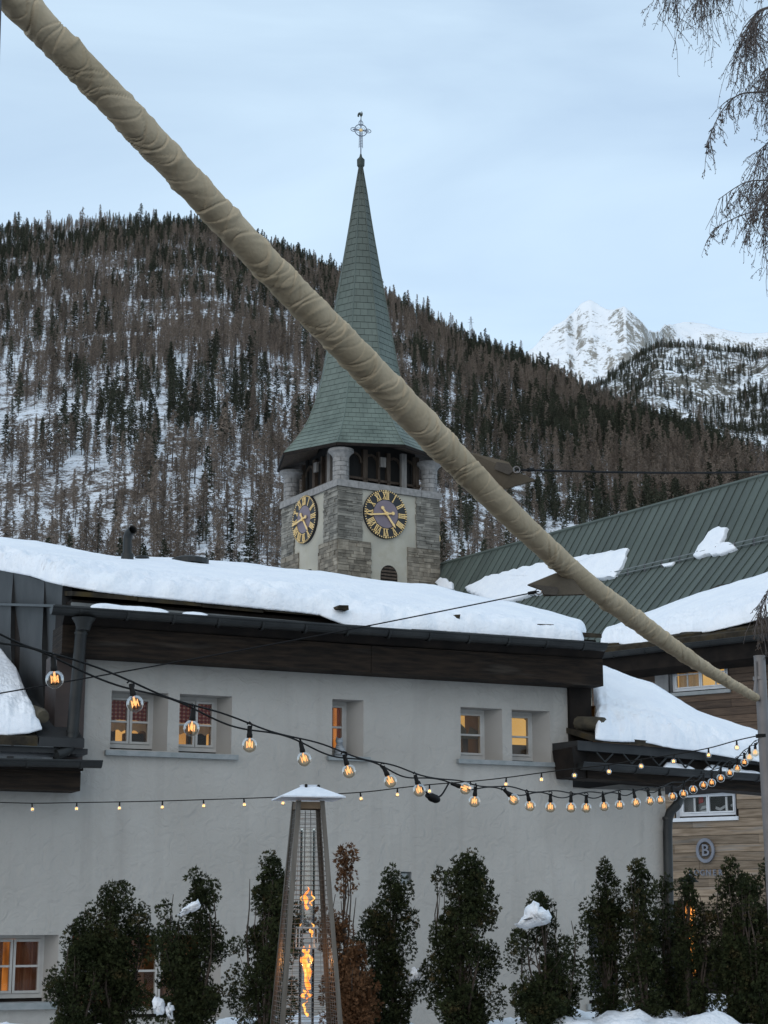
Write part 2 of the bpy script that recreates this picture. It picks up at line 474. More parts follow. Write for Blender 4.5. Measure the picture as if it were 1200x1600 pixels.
tag(PEAK.mesh('snowy_mountain', M_PEAK, -.02, .33, 330, 200, 1.12), kind='structure')
tag(CLIFF.mesh('rocky_mountain', M_CLIFF, .02, .33, 260, 180, 1.15), kind='structure')
tag(SLOPE.mesh('forested_hillside', M_SLOPE, -.34, .34, 420, 300, 1.15), kind='structure')
mb = MB()
S = 14000
mb.add([(-12000, -3000, 0), (12000, -3000, 0), (12000, 14000, 0), (-12000, 14000, 0)], [(0, 1, 2, 3)])
tag(mb.build('ground', mat('trodden_snow', (.62, .64, .68), (.75, .77, .80), .4, .9, .4, 3), fix=False), kind='structure')

# ------------------------------------------------------------------ trees of the slope
M_BARK = mat('larch_bark', (.055, .045, .04), (.085, .07, .06), 2, .9)
M_LARCH = mat('larch_twigs', (.150, .121, .099), (.225, .183, .150), 1.5, .9, rand=.32, spec=.1)
M_PINE = mat('pine_needles', (.038, .043, .030), (.072, .076, .054), 1.2, .9, rand=.35, spec=.1)
def tree_mesh(name, kind, seed, h=20.0):
    r = np.random.default_rng(seed)
    V, F, MI = [], [], []
    def tri(a, b, c, m):
        k = len(V); V.extend([a, b, c]); F.append((k, k + 1, k + 2)); MI.append(m)
    lean = r.normal(0, .25, 2)
    def axis(z): return np.array([lean[0] * z / h, lean[1] * z / h, z])
    for k in range(5):
        a0, a1 = 2 * math.pi * k / 5, 2 * math.pi * (k + 1) / 5
        d0, d1 = np.array([math.cos(a0), math.sin(a0), 0]), np.array([math.cos(a1), math.sin(a1), 0])
        tri(d0 * .27 - [0, 0, 2], d1 * .27 - [0, 0, 2], axis(h * .98), 0)
    if kind == 'larch':
        nb, base, wid, pw = 84, r.uniform(.10, .28), r.uniform(2.7, 3.7), .72
    else:
        nb, base, wid, pw = 100, r.uniform(.06, .2), r.uniform(2.3, 3.3), .60
    gap = r.uniform(0, 6.28)
    for i in range(nb):
        t = base + (1 - base) * ((i + r.random()) / nb) ** .9
        z = t * h; az = r.uniform(0, 6.283)
        full = (1 - t) / (1 - base)
        Lb = wid * (full ** pw * (.9 if kind == 'larch' else 1.05) + .10) * r.uniform(.55, 1.15) * (1 + .25 * math.cos(az - gap))
        if full > .85: Lb *= .75
        d = np.array([math.cos(az), math.sin(az), 0]); side = np.array([-d[1], d[0], 0])
        p0 = axis(z); dip = r.uniform(-.35, .12) if kind == 'larch' else r.uniform(-.3, .25)
        p1 = p0 + d * Lb + np.array([0, 0, dip * Lb])
        tri(p0 + [0, 0, .07], p0 - [0, 0, .07], p1, 1)
        nt = 12 if kind == 'larch' else 9
        for j in range(nt):
            f = (j + r.random()) / nt
            q = p0 + (p1 - p0) * (0.15 + .85 * f)
            if kind == 'larch':
                l2 = r.uniform(.5, 1.15) * (.5 + .5 * Lb / 2.4); w2 = r.uniform(.07, .15)
                dr = side * r.normal(0, .8) + d * r.uniform(-.1, .6) + np.array([0, 0, r.uniform(-1.0, .7)])
            else:
                l2 = r.uniform(.5, 1.0) * (.55 + .45 * Lb / 2.4); w2 = r.uniform(.16, .34)
                dr = side * r.normal(0, .7) + d * r.uniform(.1, .8) + np.array([0, 0, r.uniform(-.5, .8)])
            dr = dr / np.linalg.norm(dr)
            wv = np.cross(dr, r.normal(0, 1, 3)); wv = wv / (np.linalg.norm(wv) + 1e-6) * w2
            tri(q + wv, q - wv, q + dr * l2, 1)
    me = bpy.data.meshes.new(name)
    me.from_pydata([tuple(p) for p in V], [], F)
    me.materials.append(M_BARK); me.materials.append(M_LARCH if kind == 'larch' else M_PINE)
    me.polygons.foreach_set('material_index', MI)
    return me
LARCH = [tree_mesh('larch_tree', 'larch', 100 + i) for i in range(5)]
PINE = [tree_mesh('pine_tree', 'pine', 200 + i) for i in range(4)]
PROTO_COL = bpy.data.collections.new('tree kinds')
for me in LARCH + PINE:
    PROTO_COL.objects.link(bpy.data.objects.new(me.name, me))
PROTO_ORDER = sorted([o.name for o in PROTO_COL.objects])

def scatter(hill, n, a0, a1, r0, rmax_f, seed, pine_share, dens):
    r = np.random.default_rng(seed)
    a = r.uniform(a0, a1, n * 6)
    rc = hill.rc(a)
    rr = np.sqrt(r.uniform(0, 1, n * 6) * ((rc * rmax_f) ** 2 - r0 ** 2) + r0 ** 2)
    x, y = rr * np.sin(a), rr * np.cos(a)
    p = dens(a, rr, rr / rc, x, y)
    keep = (r.random(n * 6) < p) & (rr < rc * rmax_f)
    a, rr, x, y, rc = a[keep][:n], rr[keep][:n], x[keep][:n], y[keep][:n], rc[keep][:n]
    z = hill.z(a, rr)
    pn = fbm(x / 130, y / 130, seed + 5, 3)
    top = rr / rc
    pine = r.random(len(x)) < np.clip(pine_share - .7 * np.clip(a - .02, 0, .25) + (pn - .5) * 2.4 + .35 * np.clip((top - .88) * 8, 0, 1), .04, .96)
    s = r.lognormal(-.17, .30, len(x)) * np.where(pine, .92, 1.0) * (1 - .22 * np.clip((top - .86) * 8, 0, 1))
    s = np.clip(s, .45, 1.5)
    return np.stack([x, y, z], -1), pine, s
def slope_density(a, rr, top, x, y):
    n = fbm(x / 95, y / 95, 77, 4)
    n2 = fbm(x / 28, y / 28, 79, 3)
    d = .56 + (n - .43) * 2.2 + (n2 - .5) * 1.5
    d = d + 1.1 * np.clip((top - .76) * 5, 0, 1)
    d = d + .08 * np.clip((a - .06) * 10, 0, 1)
    return np.clip(d, .06, 1)
def cliff_density(a, rr, top, x, y):
    n = fbm(x / 120, y / 120, 177, 4)
    d = .24 + (n - .47) * 3 + .7 * np.clip((top - .93) * 20, 0, 1)
    return np.clip(d, .02, 1)
P1, pine1, s1 = scatter(SLOPE, 20500, -.30, .30, 560, 1.03, 31, .40, slope_density)
P2, pine2, s2 = scatter(CLIFF, 6500, .06, .31, 1700, 1.01, 41, .88, cliff_density)
# which trees show largest in the picture become objects of their own
dep = P1[:, 1] * C_ + (P1[:, 2] - 1.5) * S_
ppx = 600 + FPX * P1[:, 0] / dep
ppy = 800 - FPX * ((P1[:, 2] - 1.5) * C_ - P1[:, 1] * S_) / dep
hpx = 20 * s1 * FPX / dep
roofline = np.interp(ppx, [0, 180, 430, 440, 680, 690, 860, 1000, 1200], [840, 868, 880, 700, 700, 880, 834, 797, 747])
roll_y = np.interp(ppx, [0, 400, 740, 950, 1180], [-20, 390, 735, 925, 1080])
seen = (ppx > 4) & (ppx < 1196) & (ppy - hpx * .5 < roofline) & (np.abs(ppy - hpx * .5 - roll_y) > 55)
single = np.zeros(len(P1), bool)
for flag in (False, True):
    idx = np.where(seen & (pine1 == flag))[0]
    idx = idx[np.argsort(-hpx[idx])][:290]
    single[idx] = True
rt = np.random.default_rng(5)
for i in np.where(single)[0]:
    if pine1[i]:
        o = bpy.data.objects.new('pine_tree', PINE[rt.integers(len(PINE))])
        tag(o, 'dark green pine among the trees on the lower snowy hillside', 'tree', 'dark pines on the lower hillside')
    else:
        o = bpy.data.objects.new('larch_tree', LARCH[rt.integers(len(LARCH))])
        tag(o, 'bare brown larch among the trees on the lower snowy hillside', 'tree', 'bare larches on the lower hillside')
    o.location = P1[i]; o.rotation_euler = (0, 0, rt.uniform(0, 6.28))
    k = s1[i]; o.scale = (k * rt.uniform(.9, 1.15), k * rt.uniform(.9, 1.15), k)
    COL.objects.link(o)
def forest(name, P, pine, s, seed):
    r = np.random.default_rng(seed)
    me = bpy.data.meshes.new(name)
    me.vertices.add(len(P)); me.vertices.foreach_set('co', P.astype(np.float32).ravel())
    larch_ids = [i for i, nme in enumerate(PROTO_ORDER) if nme.startswith('larch')]
    pine_ids = [i for i, nme in enumerate(PROTO_ORDER) if nme.startswith('pine')]
    ids = np.where(pine, r.choice(pine_ids, len(P)), r.choice(larch_ids, len(P))).astype(np.int32)
    at_ = me.attributes.new('kind_id', 'INT', 'POINT'); at_.data.foreach_set('value', ids)
    sc = np.stack([s * r.uniform(.88, 1.15, len(P)), s * r.uniform(.88, 1.15, len(P)), s], -1).astype(np.float32)
    at_ = me.attributes.new('size', 'FLOAT_VECTOR', 'POINT'); at_.data.foreach_set('vector', sc.ravel())
    rot = np.stack([r.normal(0, .02, len(P)), r.normal(0, .02, len(P)), r.uniform(0, 6.28, len(P))], -1).astype(np.float32)
    at_ = me.attributes.new('turn', 'FLOAT_VECTOR', 'POINT'); at_.data.foreach_set('vector', rot.ravel())
    o = bpy.data.objects.new(name, me); COL.objects.link(o)
    ng = bpy.data.node_groups.new(name, 'GeometryNodeTree')
    ng.interface.new_socket('Geometry', in_out='INPUT', socket_type='NodeSocketGeometry')
    ng.interface.new_socket('Geometry', in_out='OUTPUT', socket_type='NodeSocketGeometry')
    N, L = ng.nodes, ng.links
    gi, go = N.new('NodeGroupInput'), N.new('NodeGroupOutput')
    ci = N.new('GeometryNodeCollectionInfo'); ci.inputs['Collection'].default_value = PROTO_COL
    ci.inputs['Separate Children'].default_value = True; ci.inputs['Reset Children'].default_value = True
    ip = N.new('GeometryNodeInstanceOnPoints'); ip.inputs['Pick Instance'].default_value = True
    def attr(nm, ty):
        n = N.new('GeometryNodeInputNamedAttribute'); n.data_type = ty; n.inputs['Name'].default_value = nm
        return [q for q in n.outputs if q.enabled and q.name == 'Attribute'][0]
    L.new(gi.outputs[0], ip.inputs['Points']); L.new(ci.outputs[0], ip.inputs['Instance'])
    L.new(attr('kind_id', 'INT'), ip.inputs['Instance Index'])
    L.new(attr('size', 'FLOAT_VECTOR'), ip.inputs['Scale'])
    L.new(attr('turn', 'FLOAT_VECTOR'), ip.inputs['Rotation'])
    L.new(ip.outputs[0], go.inputs[0])
    md = o.modifiers.new('forest', 'NODES'); md.node_group = ng
    return o
tag(forest('hillside_forest', P1[~single], pine1[~single], s1[~single], 61), 'mixed brown and dark green forest covering the upper hillside', 'forest', kind='stuff')
tag(forest('distant_forest', P2, pine2, s2 * .78, 62), 'dark evergreen forest scattered on the rocky mountain at right', 'forest', kind='stuff')

# lattice pylon on the ridge
py_base = at(736, 528, 1790 * math.cos(.05))
t = thing('power_pylon', 'tiny lattice power pylon standing on the wooded ridge', 'pylon', py_base)
mb = MB(); H = 24.0
for sx, sy in ((-1, -1), (1, -1), (1, 1), (-1, 1)):
    mb.tube([py_base + Vector((sx * 2.2, sy * 2.2, -3)), py_base + Vector((sx * .5, sy * .5, H))], .16, 4)
for k in range(7):
    z0, z1 = k * 3.4, k * 3.4 + 3.4
    w0, w1 = 2.2 - 1.7 * z0 / H, 2.2 - 1.7 * z1 / H
    for sy in (-1, 1):
        mb.tube([py_base + Vector((-w0, sy * w0, z0)), py_base + Vector((w1, sy * w1, z1))], .09, 3)
        mb.tube([py_base + Vector((w0, sy * w0, z0)), py_base + Vector((-w1, sy * w1, z1))], .09, 3)
M_PYLON = mat('pylon_steel', (.10, .10, .11), None, 1, .6, metal=.4)
mb.build('lattice_mast', M_PYLON, t)
mb = MB()
for z, w in ((H * .72, 3.2), (H * .86, 2.6)):
    mb.tube([py_base + Vector((-w, 0, z)), py_base + Vector((w, 0, z))], .16, 4)
mb.build('cross_arm', M_PYLON, t)
# ================================================================== CHURCH TOWER
M_STONE = mat('slate_masonry', (.125, .115, .096), (.235, .218, .186), 2.0, .9, .6, 12, rand=.35, island=True, c3=(.30, .27, .22), c3scale=.35, c3lo=.55, c3hi=.72)
M_STONEWARM = mat('brown_masonry', (.145, .122, .092), (.26, .226, .178), 2.5, .9, .6, 12, rand=.38, island=True)
M_MORTAR = mat('mortar', (.14, .13, .12), (.20, .19, .175), 6, .95, .4, 30)
M_RENDER = mat('cream_render', (.40, .37, .30), (.46, .43, .36), 2.0, .95, .45, 9, c3=(.34, .32, .27), c3scale=.5, spec=.1)
M_GRANITE = mat('grey_granite', (.20, .19, .18), (.29, .275, .26), 5, .85, .3, 25, rand=.15, island=True)
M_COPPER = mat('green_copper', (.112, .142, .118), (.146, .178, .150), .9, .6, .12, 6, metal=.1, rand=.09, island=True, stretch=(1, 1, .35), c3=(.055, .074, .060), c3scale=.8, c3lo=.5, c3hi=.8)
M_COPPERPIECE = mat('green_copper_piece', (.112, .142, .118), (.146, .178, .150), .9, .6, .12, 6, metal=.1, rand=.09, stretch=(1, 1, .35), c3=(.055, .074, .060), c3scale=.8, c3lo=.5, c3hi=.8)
M_COPPERDARK = mat('dark_copper', (.020, .030, .024), (.035, .045, .036), 2, .6, metal=.2)
M_TIMBER = mat('belfry_timber', (.045, .030, .020), (.085, .060, .042), 3, .85, .4, 8, stretch=(3, 3, .5))
M_GREYTIMBER = mat('grey_post_timber', (.16, .145, .13), (.24, .22, .20), 3, .85, .4, 8, stretch=(3, 3, .5))
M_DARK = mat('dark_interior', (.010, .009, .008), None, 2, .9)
M_CLOCKBLACK = mat('clock_black', (.010, .010, .012), None, 2, .5)
M_CLOCKMAUVE = mat('clock_mauve', (.175, .14, .165), (.20, .16, .185), 2, .6)
M_GOLD = mat('gilding', (.78, .52, .20), (.88, .62, .28), 3, .45, metal=.08)
M_IRON = mat('cross_iron', (.12, .14, .18), (.16, .18, .22), 3, .5, metal=.5)

def reflection_shade(m):
    # reflection painted into the copper: darkened towards the tip, lighter on the broad foot
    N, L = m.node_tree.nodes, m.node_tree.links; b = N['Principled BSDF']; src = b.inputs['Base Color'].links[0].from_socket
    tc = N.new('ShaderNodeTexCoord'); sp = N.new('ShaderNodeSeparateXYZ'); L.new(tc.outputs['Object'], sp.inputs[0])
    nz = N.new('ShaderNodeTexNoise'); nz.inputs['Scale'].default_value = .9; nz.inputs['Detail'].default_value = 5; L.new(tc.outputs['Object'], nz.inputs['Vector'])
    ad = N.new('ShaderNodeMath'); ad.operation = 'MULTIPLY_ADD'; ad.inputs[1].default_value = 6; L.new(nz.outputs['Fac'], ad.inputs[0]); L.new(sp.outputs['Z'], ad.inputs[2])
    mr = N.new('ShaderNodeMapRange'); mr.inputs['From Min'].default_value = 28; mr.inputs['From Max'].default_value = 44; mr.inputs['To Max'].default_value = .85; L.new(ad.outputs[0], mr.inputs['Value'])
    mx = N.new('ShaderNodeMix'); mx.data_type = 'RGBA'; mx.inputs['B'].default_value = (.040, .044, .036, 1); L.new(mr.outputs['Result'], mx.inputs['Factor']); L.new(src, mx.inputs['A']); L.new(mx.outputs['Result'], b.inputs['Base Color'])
reflection_shade(M_COPPER); reflection_shade(M_COPPERPIECE)
TX, TY = at(562, 803, 88).x, 88.0
TB = Vector((TX, TY, 0))
tower = thing('church_tower', 'square stone church clock tower with tall green copper spire and gilded cross', 'church tower', TB)
YAW = math.radians(31)              # right face's normal, clockwise seen from above, off the line to the viewer
def tdir(a):                        # a: angle to the right of the direction towards the camera
    return Vector((math.sin(a), -math.cos(a), 0))
NR, NL = tdir(YAW), tdir(YAW - math.pi / 2)
HALF = 2.95
class FaceFrame(Frame):
    def __init__(self, nrm, d):
        self.n, self.d = nrm, d
        self.o = TB + nrm * HALF
FR_R = FaceFrame(NR, -NL)           # s grows to the right as seen from in front
FR_L = FaceFrame(NL, NR)
FR_B = FaceFrame(-NR, NL)
FR_RB = FaceFrame(-NL, -NR)
def z_at(py, Y): return at(600, py, Y).z
Z_PAR = z_at(750, 84.2)             # top of the masonry at the near corner
Z_CAP = z_at(701, 84.2)
Z_EAVE = z_at(697, 84.0)
Z_STEP = FR_R.px(601, 850)[1]
mb = MB()
e = HALF - .10
c4 = [TB + (NR * a + NL * b) * e for a, b in ((1, 1), (1, -1), (-1, -1), (-1, 1))]
bt = .10
mb.hexa([p + (p - TB) * .012 for p in c4] + [p + Vector((0, 0, Z_PAR - .35)) for p in c4])
mb.build('shaft', M_MORTAR, tower)
# render panels between the stone corners, cut to leave an arched opening
def face_px(fr, pts): return [fr.px(x, y) for x, y in pts]
ARCH = {}
for fr, cx, key in ((FR_R, 0.0, 'r'), (FR_L, 0.0, 'l'), (FR_B, 0, 'b'), (FR_RB, 0, 'x')):
    zb, zs, zt = 8.0, Z_STEP, Z_PAR - .36
    w1, w0 = 1.58, 1.06
    aw, az = .50, FR_R.px(600, 882)[1]            # arched louvre: half width, crown
    mb = MB()
    mb.fbox(fr, -w1, w1, -.12, -.035, zs, zt)
    arch = [(-aw, zb)] + [(-aw, az - aw)] + [(-aw * math.cos(t), az - aw + aw * math.sin(t)) for t in np.linspace(0, math.pi, 12)[1:-1]] + [(aw, az - aw), (aw, zb)]
    # left and right of the opening, and the band above it as a fan of quads
    for i in range(len(arch) - 1):
        (sa, za), (sb, zb_) = arch[i], arch[i + 1]
        if abs(sa - sb) < 1e-6: continue
        mb.hexa([fr.P(sa, -.12, za), fr.P(sb, -.12, zb_), fr.P(sb, -.035, zb_), fr.P(sa, -.035, za),
                 fr.P(sa, -.12, zs), fr.P(sb, -.12, zs), fr.P(sb, -.035, zs), fr.P(sa, -.035, zs)])
    mb.fbox(fr, -w0, -aw, -.12, -.035, zb, zs); mb.fbox(fr, aw, w0, -.12, -.035, zb, zs)
    mb.build('render_panel', M_RENDER, tower)
    lv = MB()
    lv.fbox(fr, -aw * 1.02, aw * 1.02, -.098, -.088, zb + 4, az + .02)
    pt = lv.build('louvre_window', M_DARK, tower)
    for k in range(10):
        z = az - .12 - k * .17
        hw = aw * .95 if z < az - aw else aw * .95 * math.sqrt(max(0.02, 1 - ((z - az + aw) / aw) ** 2))
        sm = MB()
        P = fr.P
        sm.hexa([P(-hw, -.05, z - .08), P(hw, -.05, z - .08), P(hw, -.035, z - .06), P(-hw, -.035, z - .06),
                 P(-hw, -.087, z + .02), P(hw, -.087, z + .02), P(hw, -.075, z + .04), P(-hw, -.075, z + .04)])
        sl = sm.build('slat', M_TIMBER, tower)
        sl.parent = pt; ORG[sl.name] = ORG[tower.name]
# masonry corners: coursed slate, every stone its own block, joined
def masonry(fr, sgn_list, z0, z1, inner, mbx, hmin, hmax, lmin, lmax):
    for sg in sgn_list:
        z = z0
        while z < z1 - .02:
            h = min(random.uniform(hmin, hmax), z1 - z)
            s = HALF + .0
            first = True
            while s > inner + .02:
                L = random.uniform(lmin, lmax)
                s2 = max(inner + (random.uniform(-.10, .04) if s - L < inner + .05 else 0), s - L)
                if s2 < inner + .12: s2 = inner + random.uniform(-.05, .03)
                pr = random.uniform(.0, .055) + (.008 if sg > 0 else 0)
                a, b = sorted((sg * s, sg * s2))
                j = .008
                mbx.fbox(fr, a + j, b - j, -.11, pr, z + j * .6, z + h - j)
                s = s2
            z += h
for nm, mtl, za, zb, inner, hm in (('slate_masonry', M_STONE, Z_STEP, Z_PAR - .36, 1.57, (.07, .17, .25, .9)), ('brown_masonry', M_STONEWARM, 14.0, Z_STEP, 1.07, (.10, .24, .2, .7))):
    mb = MB()
    for fr in (FR_R, FR_L, FR_RB, FR_B):
        masonry(fr, (-1, 1), za, zb, inner, mb, *hm)
    tag(mb.build(nm, mtl, tower, fix=False), kind='stuff')
# parapet course
for fr in (FR_R, FR_L, FR_B, FR_RB):
    n = 5
    for k in range(n):
        s0, s1 = -HALF - .10 + (2 * HALF + .2) * k / n, -HALF - .10 + (2 * HALF + .2) * (k + 1) / n
        mb = MB(); mb.fbox(fr, s0 + .01, s1 - .01, -.5 if 0 < k < n - 1 else -.02, .10, Z_PAR - .35, Z_PAR)
        mb.build('parapet_stone', M_GRANITE, tower)
# corner columns with capitals
for a, b in ((1, 1), (1, -1), (-1, 1), (-1, -1)):
    c = TB + (NR * a + NL * b) * (HALF - .36)
    H = Z_CAP - Z_PAR
    mb = MB()
    r0 = .41
    nz_ = 5
    for k in range(nz_):
        z0 = Z_PAR + (H - .42) * k / nz_; z1 = Z_PAR + (H - .42) * (k + 1) / nz_
        for q in range(4):
            aa0 = q * math.pi / 2 + (k % 2) * .7; pts = []
            for t in np.linspace(aa0 + .02, aa0 + math.pi / 2 - .02, 6):
                pts.append(c + Vector((math.cos(t) * r0, math.sin(t) * r0, z0 + .01)))
            pts = [c + Vector((0, 0, z0 + .01))] + pts
            mb.prism(pts, (0, 0, z1 - z0 - .02))
    col = mb.build('column', M_GRANITE, tower)
    mb = MB()
    z = Z_CAP - .42
    mb.lathe([(.40, z), (.43, z + .05), (.46, z + .12), (.57, z + .24), (.64, z + .28), (.64, z + .42)], c, 20)
    cp = mb.build('capital', M_GRANITE, tower, smooth=True); cp.parent = col
# belfry: floor, timber posts, arches and a dark core behind them
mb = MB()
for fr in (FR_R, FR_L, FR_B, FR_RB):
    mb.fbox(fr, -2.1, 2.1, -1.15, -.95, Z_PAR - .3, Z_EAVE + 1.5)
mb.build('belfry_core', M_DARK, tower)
for fr in (FR_R, FR_L, FR_B, FR_RB):
    for s, w, m_ in ((-2.15, .18, M_TIMBER), (-.95, .26, M_TIMBER), (-.15, .12, M_TIMBER), (1.15, .30, M_GREYTIMBER), (1.95, .14, M_TIMBER), (.42, .20, M_TIMBER)):
        mb = MB(); nn = -.55 if m_ is M_GREYTIMBER else -.85
        mb.fbox(fr, s - w / 2, s + w / 2, nn - .1, nn + .1, Z_PAR - .02, Z_EAVE + .25)
        mb.build('post', m_, tower)
    for s in (-1.55, -.55, .8, 1.6):
        mb = MB()
        for q in range(6):
            t0, t1 = math.pi * q / 6, math.pi * (q + 1) / 6
            a0, a1 = fr.P(s - .42 * math.cos(t0), -.9, Z_EAVE - .45 + .5 * math.sin(t0)), fr.P(s - .42 * math.cos(t1), -.9, Z_EAVE - .45 + .5 * math.sin(t1))
            mb.bar(a0, a1, .12, .12, up=fr.n)
        mb.build('arch_brace', M_TIMBER, tower)
    mb = MB(); mb.fbox(fr, -2.3, 2.3, -.95, -.75, Z_PAR + .35, Z_PAR + .47); mb.build('rail', M_TIMBER, tower)
    mb = MB(); mb.fbox(fr, -.28, .04, -.5, -.38, Z_EAVE - .62, Z_EAVE - .12); mb.build('shutter_box', M_GREYTIMBER, tower)
# spire: octagon with a bell-cast foot, measured as (photo row, half width in photo px) at the axis
prof_px = [(262, 2.5), (300, 9), (345, 16), (383, 22.5), (430, 31), (483, 40.5), (530, 49), (583, 59), (620, 68), (650, 79), (675, 89), (693, 100), (708, 111), (722, 122), (729, 129)]
PROF = []
for py, hw in prof_px:
    q = ray(562, py); Y = TY; z = CAM.z + Y * q.z / q.y
    dpt = Y * C_ + (z - 1.5) * S_
    PROF.append((z, hw * dpt / FPX / .966))
PROF.sort()
zshift = Z_EAVE + .12 - PROF[0][0]
zz = np.array([p[0] for p in PROF]); rr_ = np.array([p[1] for p in PROF])
zz = zz + zshift * np.clip(1 - (zz - zz[0]) / 6, 0, 1)
def rad_at(z): return float(np.interp(z, zz, rr_))
def overt(k, z, off=0.0):
    a = YAW - math.pi / 4 + k * math.pi / 4
    return TB + tdir(a) * (rad_at(z) + off) + Vector((0, 0, z))
Z0s, Z1s = float(zz[0]), float(zz[-1])
mb = MB()
prof_r = []
n_r = 40
vs_, fs_ = [], []
zs_list = np.linspace(Z0s, Z1s, n_r)
for z in zs_list:
    for k in range(8): vs_.append(overt(k, z, -.035))
for i in range(n_r - 1):
    for k in range(8): fs_.append((i * 8 + k, i * 8 + (k + 1) % 8, (i + 1) * 8 + (k + 1) % 8, (i + 1) * 8 + k))
mb.add(vs_, fs_)
spire = mb.build('spire', mat('spire_joint', (.030, .038, .032), (.045, .054, .046), 2, .7), tower)
# soffit and eave boards
mb = MB()
for k in range(8):
    a0, a1 = overt(k, Z0s), overt(k + 1, Z0s)
    dn = Vector((0, 0, -.13))
    i0, i1 = TB + (a0 - TB - Vector((0, 0, Z0s))) * .55 + Vector((0, 0, Z0s + .45)), TB + (a1 - TB - Vector((0, 0, Z0s))) * .55 + Vector((0, 0, Z0s + .45))
    mb.add([a0 + dn, a1 + dn, i1, i0], [(0, 1, 2, 3)])
mb.build('soffit', M_TIMBER, tower)
for k in range(8):
    a0, a1 = overt(k, Z0s, .02), overt(k + 1, Z0s, .02)
    mb = MB(); mb.bar(a0 + Vector((0, 0, -.08)), a1 + Vector((0, 0, -.08)), .08, .14); mb.build('eave_board', M_BLACKWOOD, tower)
# copper sheets
rest = MB(); count = 0
z = Z0s; row = 0
while z < Z1s - .6:
    slope_h = .27 + .10 * min(1, (z - Z0s) / 8)
    # keep the sheets' length along the slope alike
    dr = abs(rad_at(z + .1) - rad_at(z)) / .1
    dz = slope_h / math.sqrt(1 + dr * dr * .85) * 1.05
    z1 = min(z + dz, Z1s)
    for k in range(8):
        am = YAW - math.pi / 4 + (k + .5) * math.pi / 4
        toward = tdir(am).y < .25
        A0, A1, B0, B1 = overt(k, z), overt(k + 1, z), overt(k, z1), overt(k + 1, z1)
        nrm = (A1 - A0).cross(B0 - A0).normalized()
        if nrm.dot(tdir(am)) < 0: nrm = -nrm
        w = (A1 - A0).length
        step = .40
        cuts = [0.0]; x = (step * (.5 if row % 2 else 1.0)) / w
        # seams run up the face from a shared centre line
        cs = sorted(set([.5 + (i + (.5 if row % 2 else 0)) * step / w for i in range(-9, 10)]))
        cuts = [0.0] + [c for c in cs if .06 < c < .94] + [1.0]
        for i in range(len(cuts) - 1):
            u0, u1 = cuts[i], cuts[i + 1]
            g = .007 / w
            def pt(u, P0, P1, v, Q0, Q1): return (P0.lerp(P1, u)).lerp(Q0.lerp(Q1, u), v)
            t_ = random.uniform(.016, .022)
            q = [pt(u0 + g, A0, A1, .02, B0, B1), pt(u1 - g, A0, A1, .02, B0, B1), pt(u1 - g, A0, A1, .965, B0, B1), pt(u0 + g, A0, A1, .965, B0, B1)]
            lift = random.uniform(.0, .004)
            top = [q[0] + nrm * (t_ + .006), q[1] + nrm * (t_ + .006 + lift * .3), q[2] + nrm * (t_ - .008), q[3] + nrm * (t_ - .008)]
            if toward and count < 296:
                m1 = MB(); m1.hexa([p - nrm * .03 for p in q] + top)
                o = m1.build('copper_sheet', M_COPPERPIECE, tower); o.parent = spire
                count += 1
            else:
                rest.hexa([p - nrm * .03 for p in q] + top)
    z = z1; row += 1
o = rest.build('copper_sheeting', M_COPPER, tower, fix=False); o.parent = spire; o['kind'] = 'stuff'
for k in range(8):
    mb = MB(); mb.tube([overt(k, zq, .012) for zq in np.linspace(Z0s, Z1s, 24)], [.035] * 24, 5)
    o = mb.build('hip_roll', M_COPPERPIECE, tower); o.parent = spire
# finial: knob, cross, cockerel
zk = z_at(255, TY); ax = lambda z, dx=0: TB + Vector((dx, 0, z))
mb = MB()
zt = Z1s - .3
k0 = z_at(262, TY); k1 = z_at(246, TY)
mb.lathe([(.09, zt), (.10, k0 - .05), (.20, k0 + .10), (.21, k1 - .12), (.08, k1 + .02), (.04, k1 + .2)], TB, 8)
mb.build('knob', M_COPPERDARK, tower)
zx = z_at(203.5, TY); ztop = z_at(188, TY); zroo = z_at(180, TY)
cd = Vector((math.cos(.25), math.sin(.25), 0))       # the cross is turned a little
mb = MB()
mb.tube([ax(k1), ax(ztop + .05)], .035, 6)
mb.tube([ax(zx) - cd * .45, ax(zx) + cd * .45], .03, 6)
for rr2, hh in ((.34, 1),):
    pts = [ax(zx) + cd * (rr2 * math.cos(t)) + Vector((0, 0, rr2 * math.sin(t))) for t in np.linspace(0, 2 * math.pi, 33)]
    mb.tube(pts, .026, 5, caps=False)
for ang in (0, math.pi / 2, math.pi):               # looped ends of the arms
    u = cd * math.cos(ang) + Vector((0, 0, math.sin(ang))); w_ = cd * -math.sin(ang) + Vector((0, 0, math.cos(ang)))
    c = ax(zx) + u * .40
    pts = [c + u * (.16 * math.cos(t)) + w_ * (.11 * math.sin(t)) for t in np.linspace(0, 2 * math.pi, 17)]
    mb.tube(pts, .02, 4, caps=False)
for sx in (-1, 1):                                   # filigree beside the stem and in the quarters
    mb.tube([ax(zx - .1) + cd * sx * .075, ax(k1 + .55) + cd * sx * .10], .016, 4)
    for k in range(9):
        z = k1 + .6 + k * (zx - k1 - .75) / 9
        mb.tube([ax(z), ax(z + .06) + cd * sx * .10], .013, 3)
    for sz in (-1, 1):
        c = ax(zx) + cd * sx * .15 + Vector((0, 0, sz * .10))
        pts = [c + cd * (.08 * math.cos(t)) + Vector((0, 0, .06 * math.sin(t))) for t in np.linspace(0, 2 * math.pi, 11)]
        mb.tube(pts, .012, 3, caps=False)
mb.build('cross', M_IRON, tower)
mb = MB(); mb.lathe([(.02, -.05), (.09, -.03), (.09, .03), (.02, .05)], ax(zx), 10, ax=(cd, Vector((0, 0, 1)), Vector((-cd.y, cd.x, 0))))
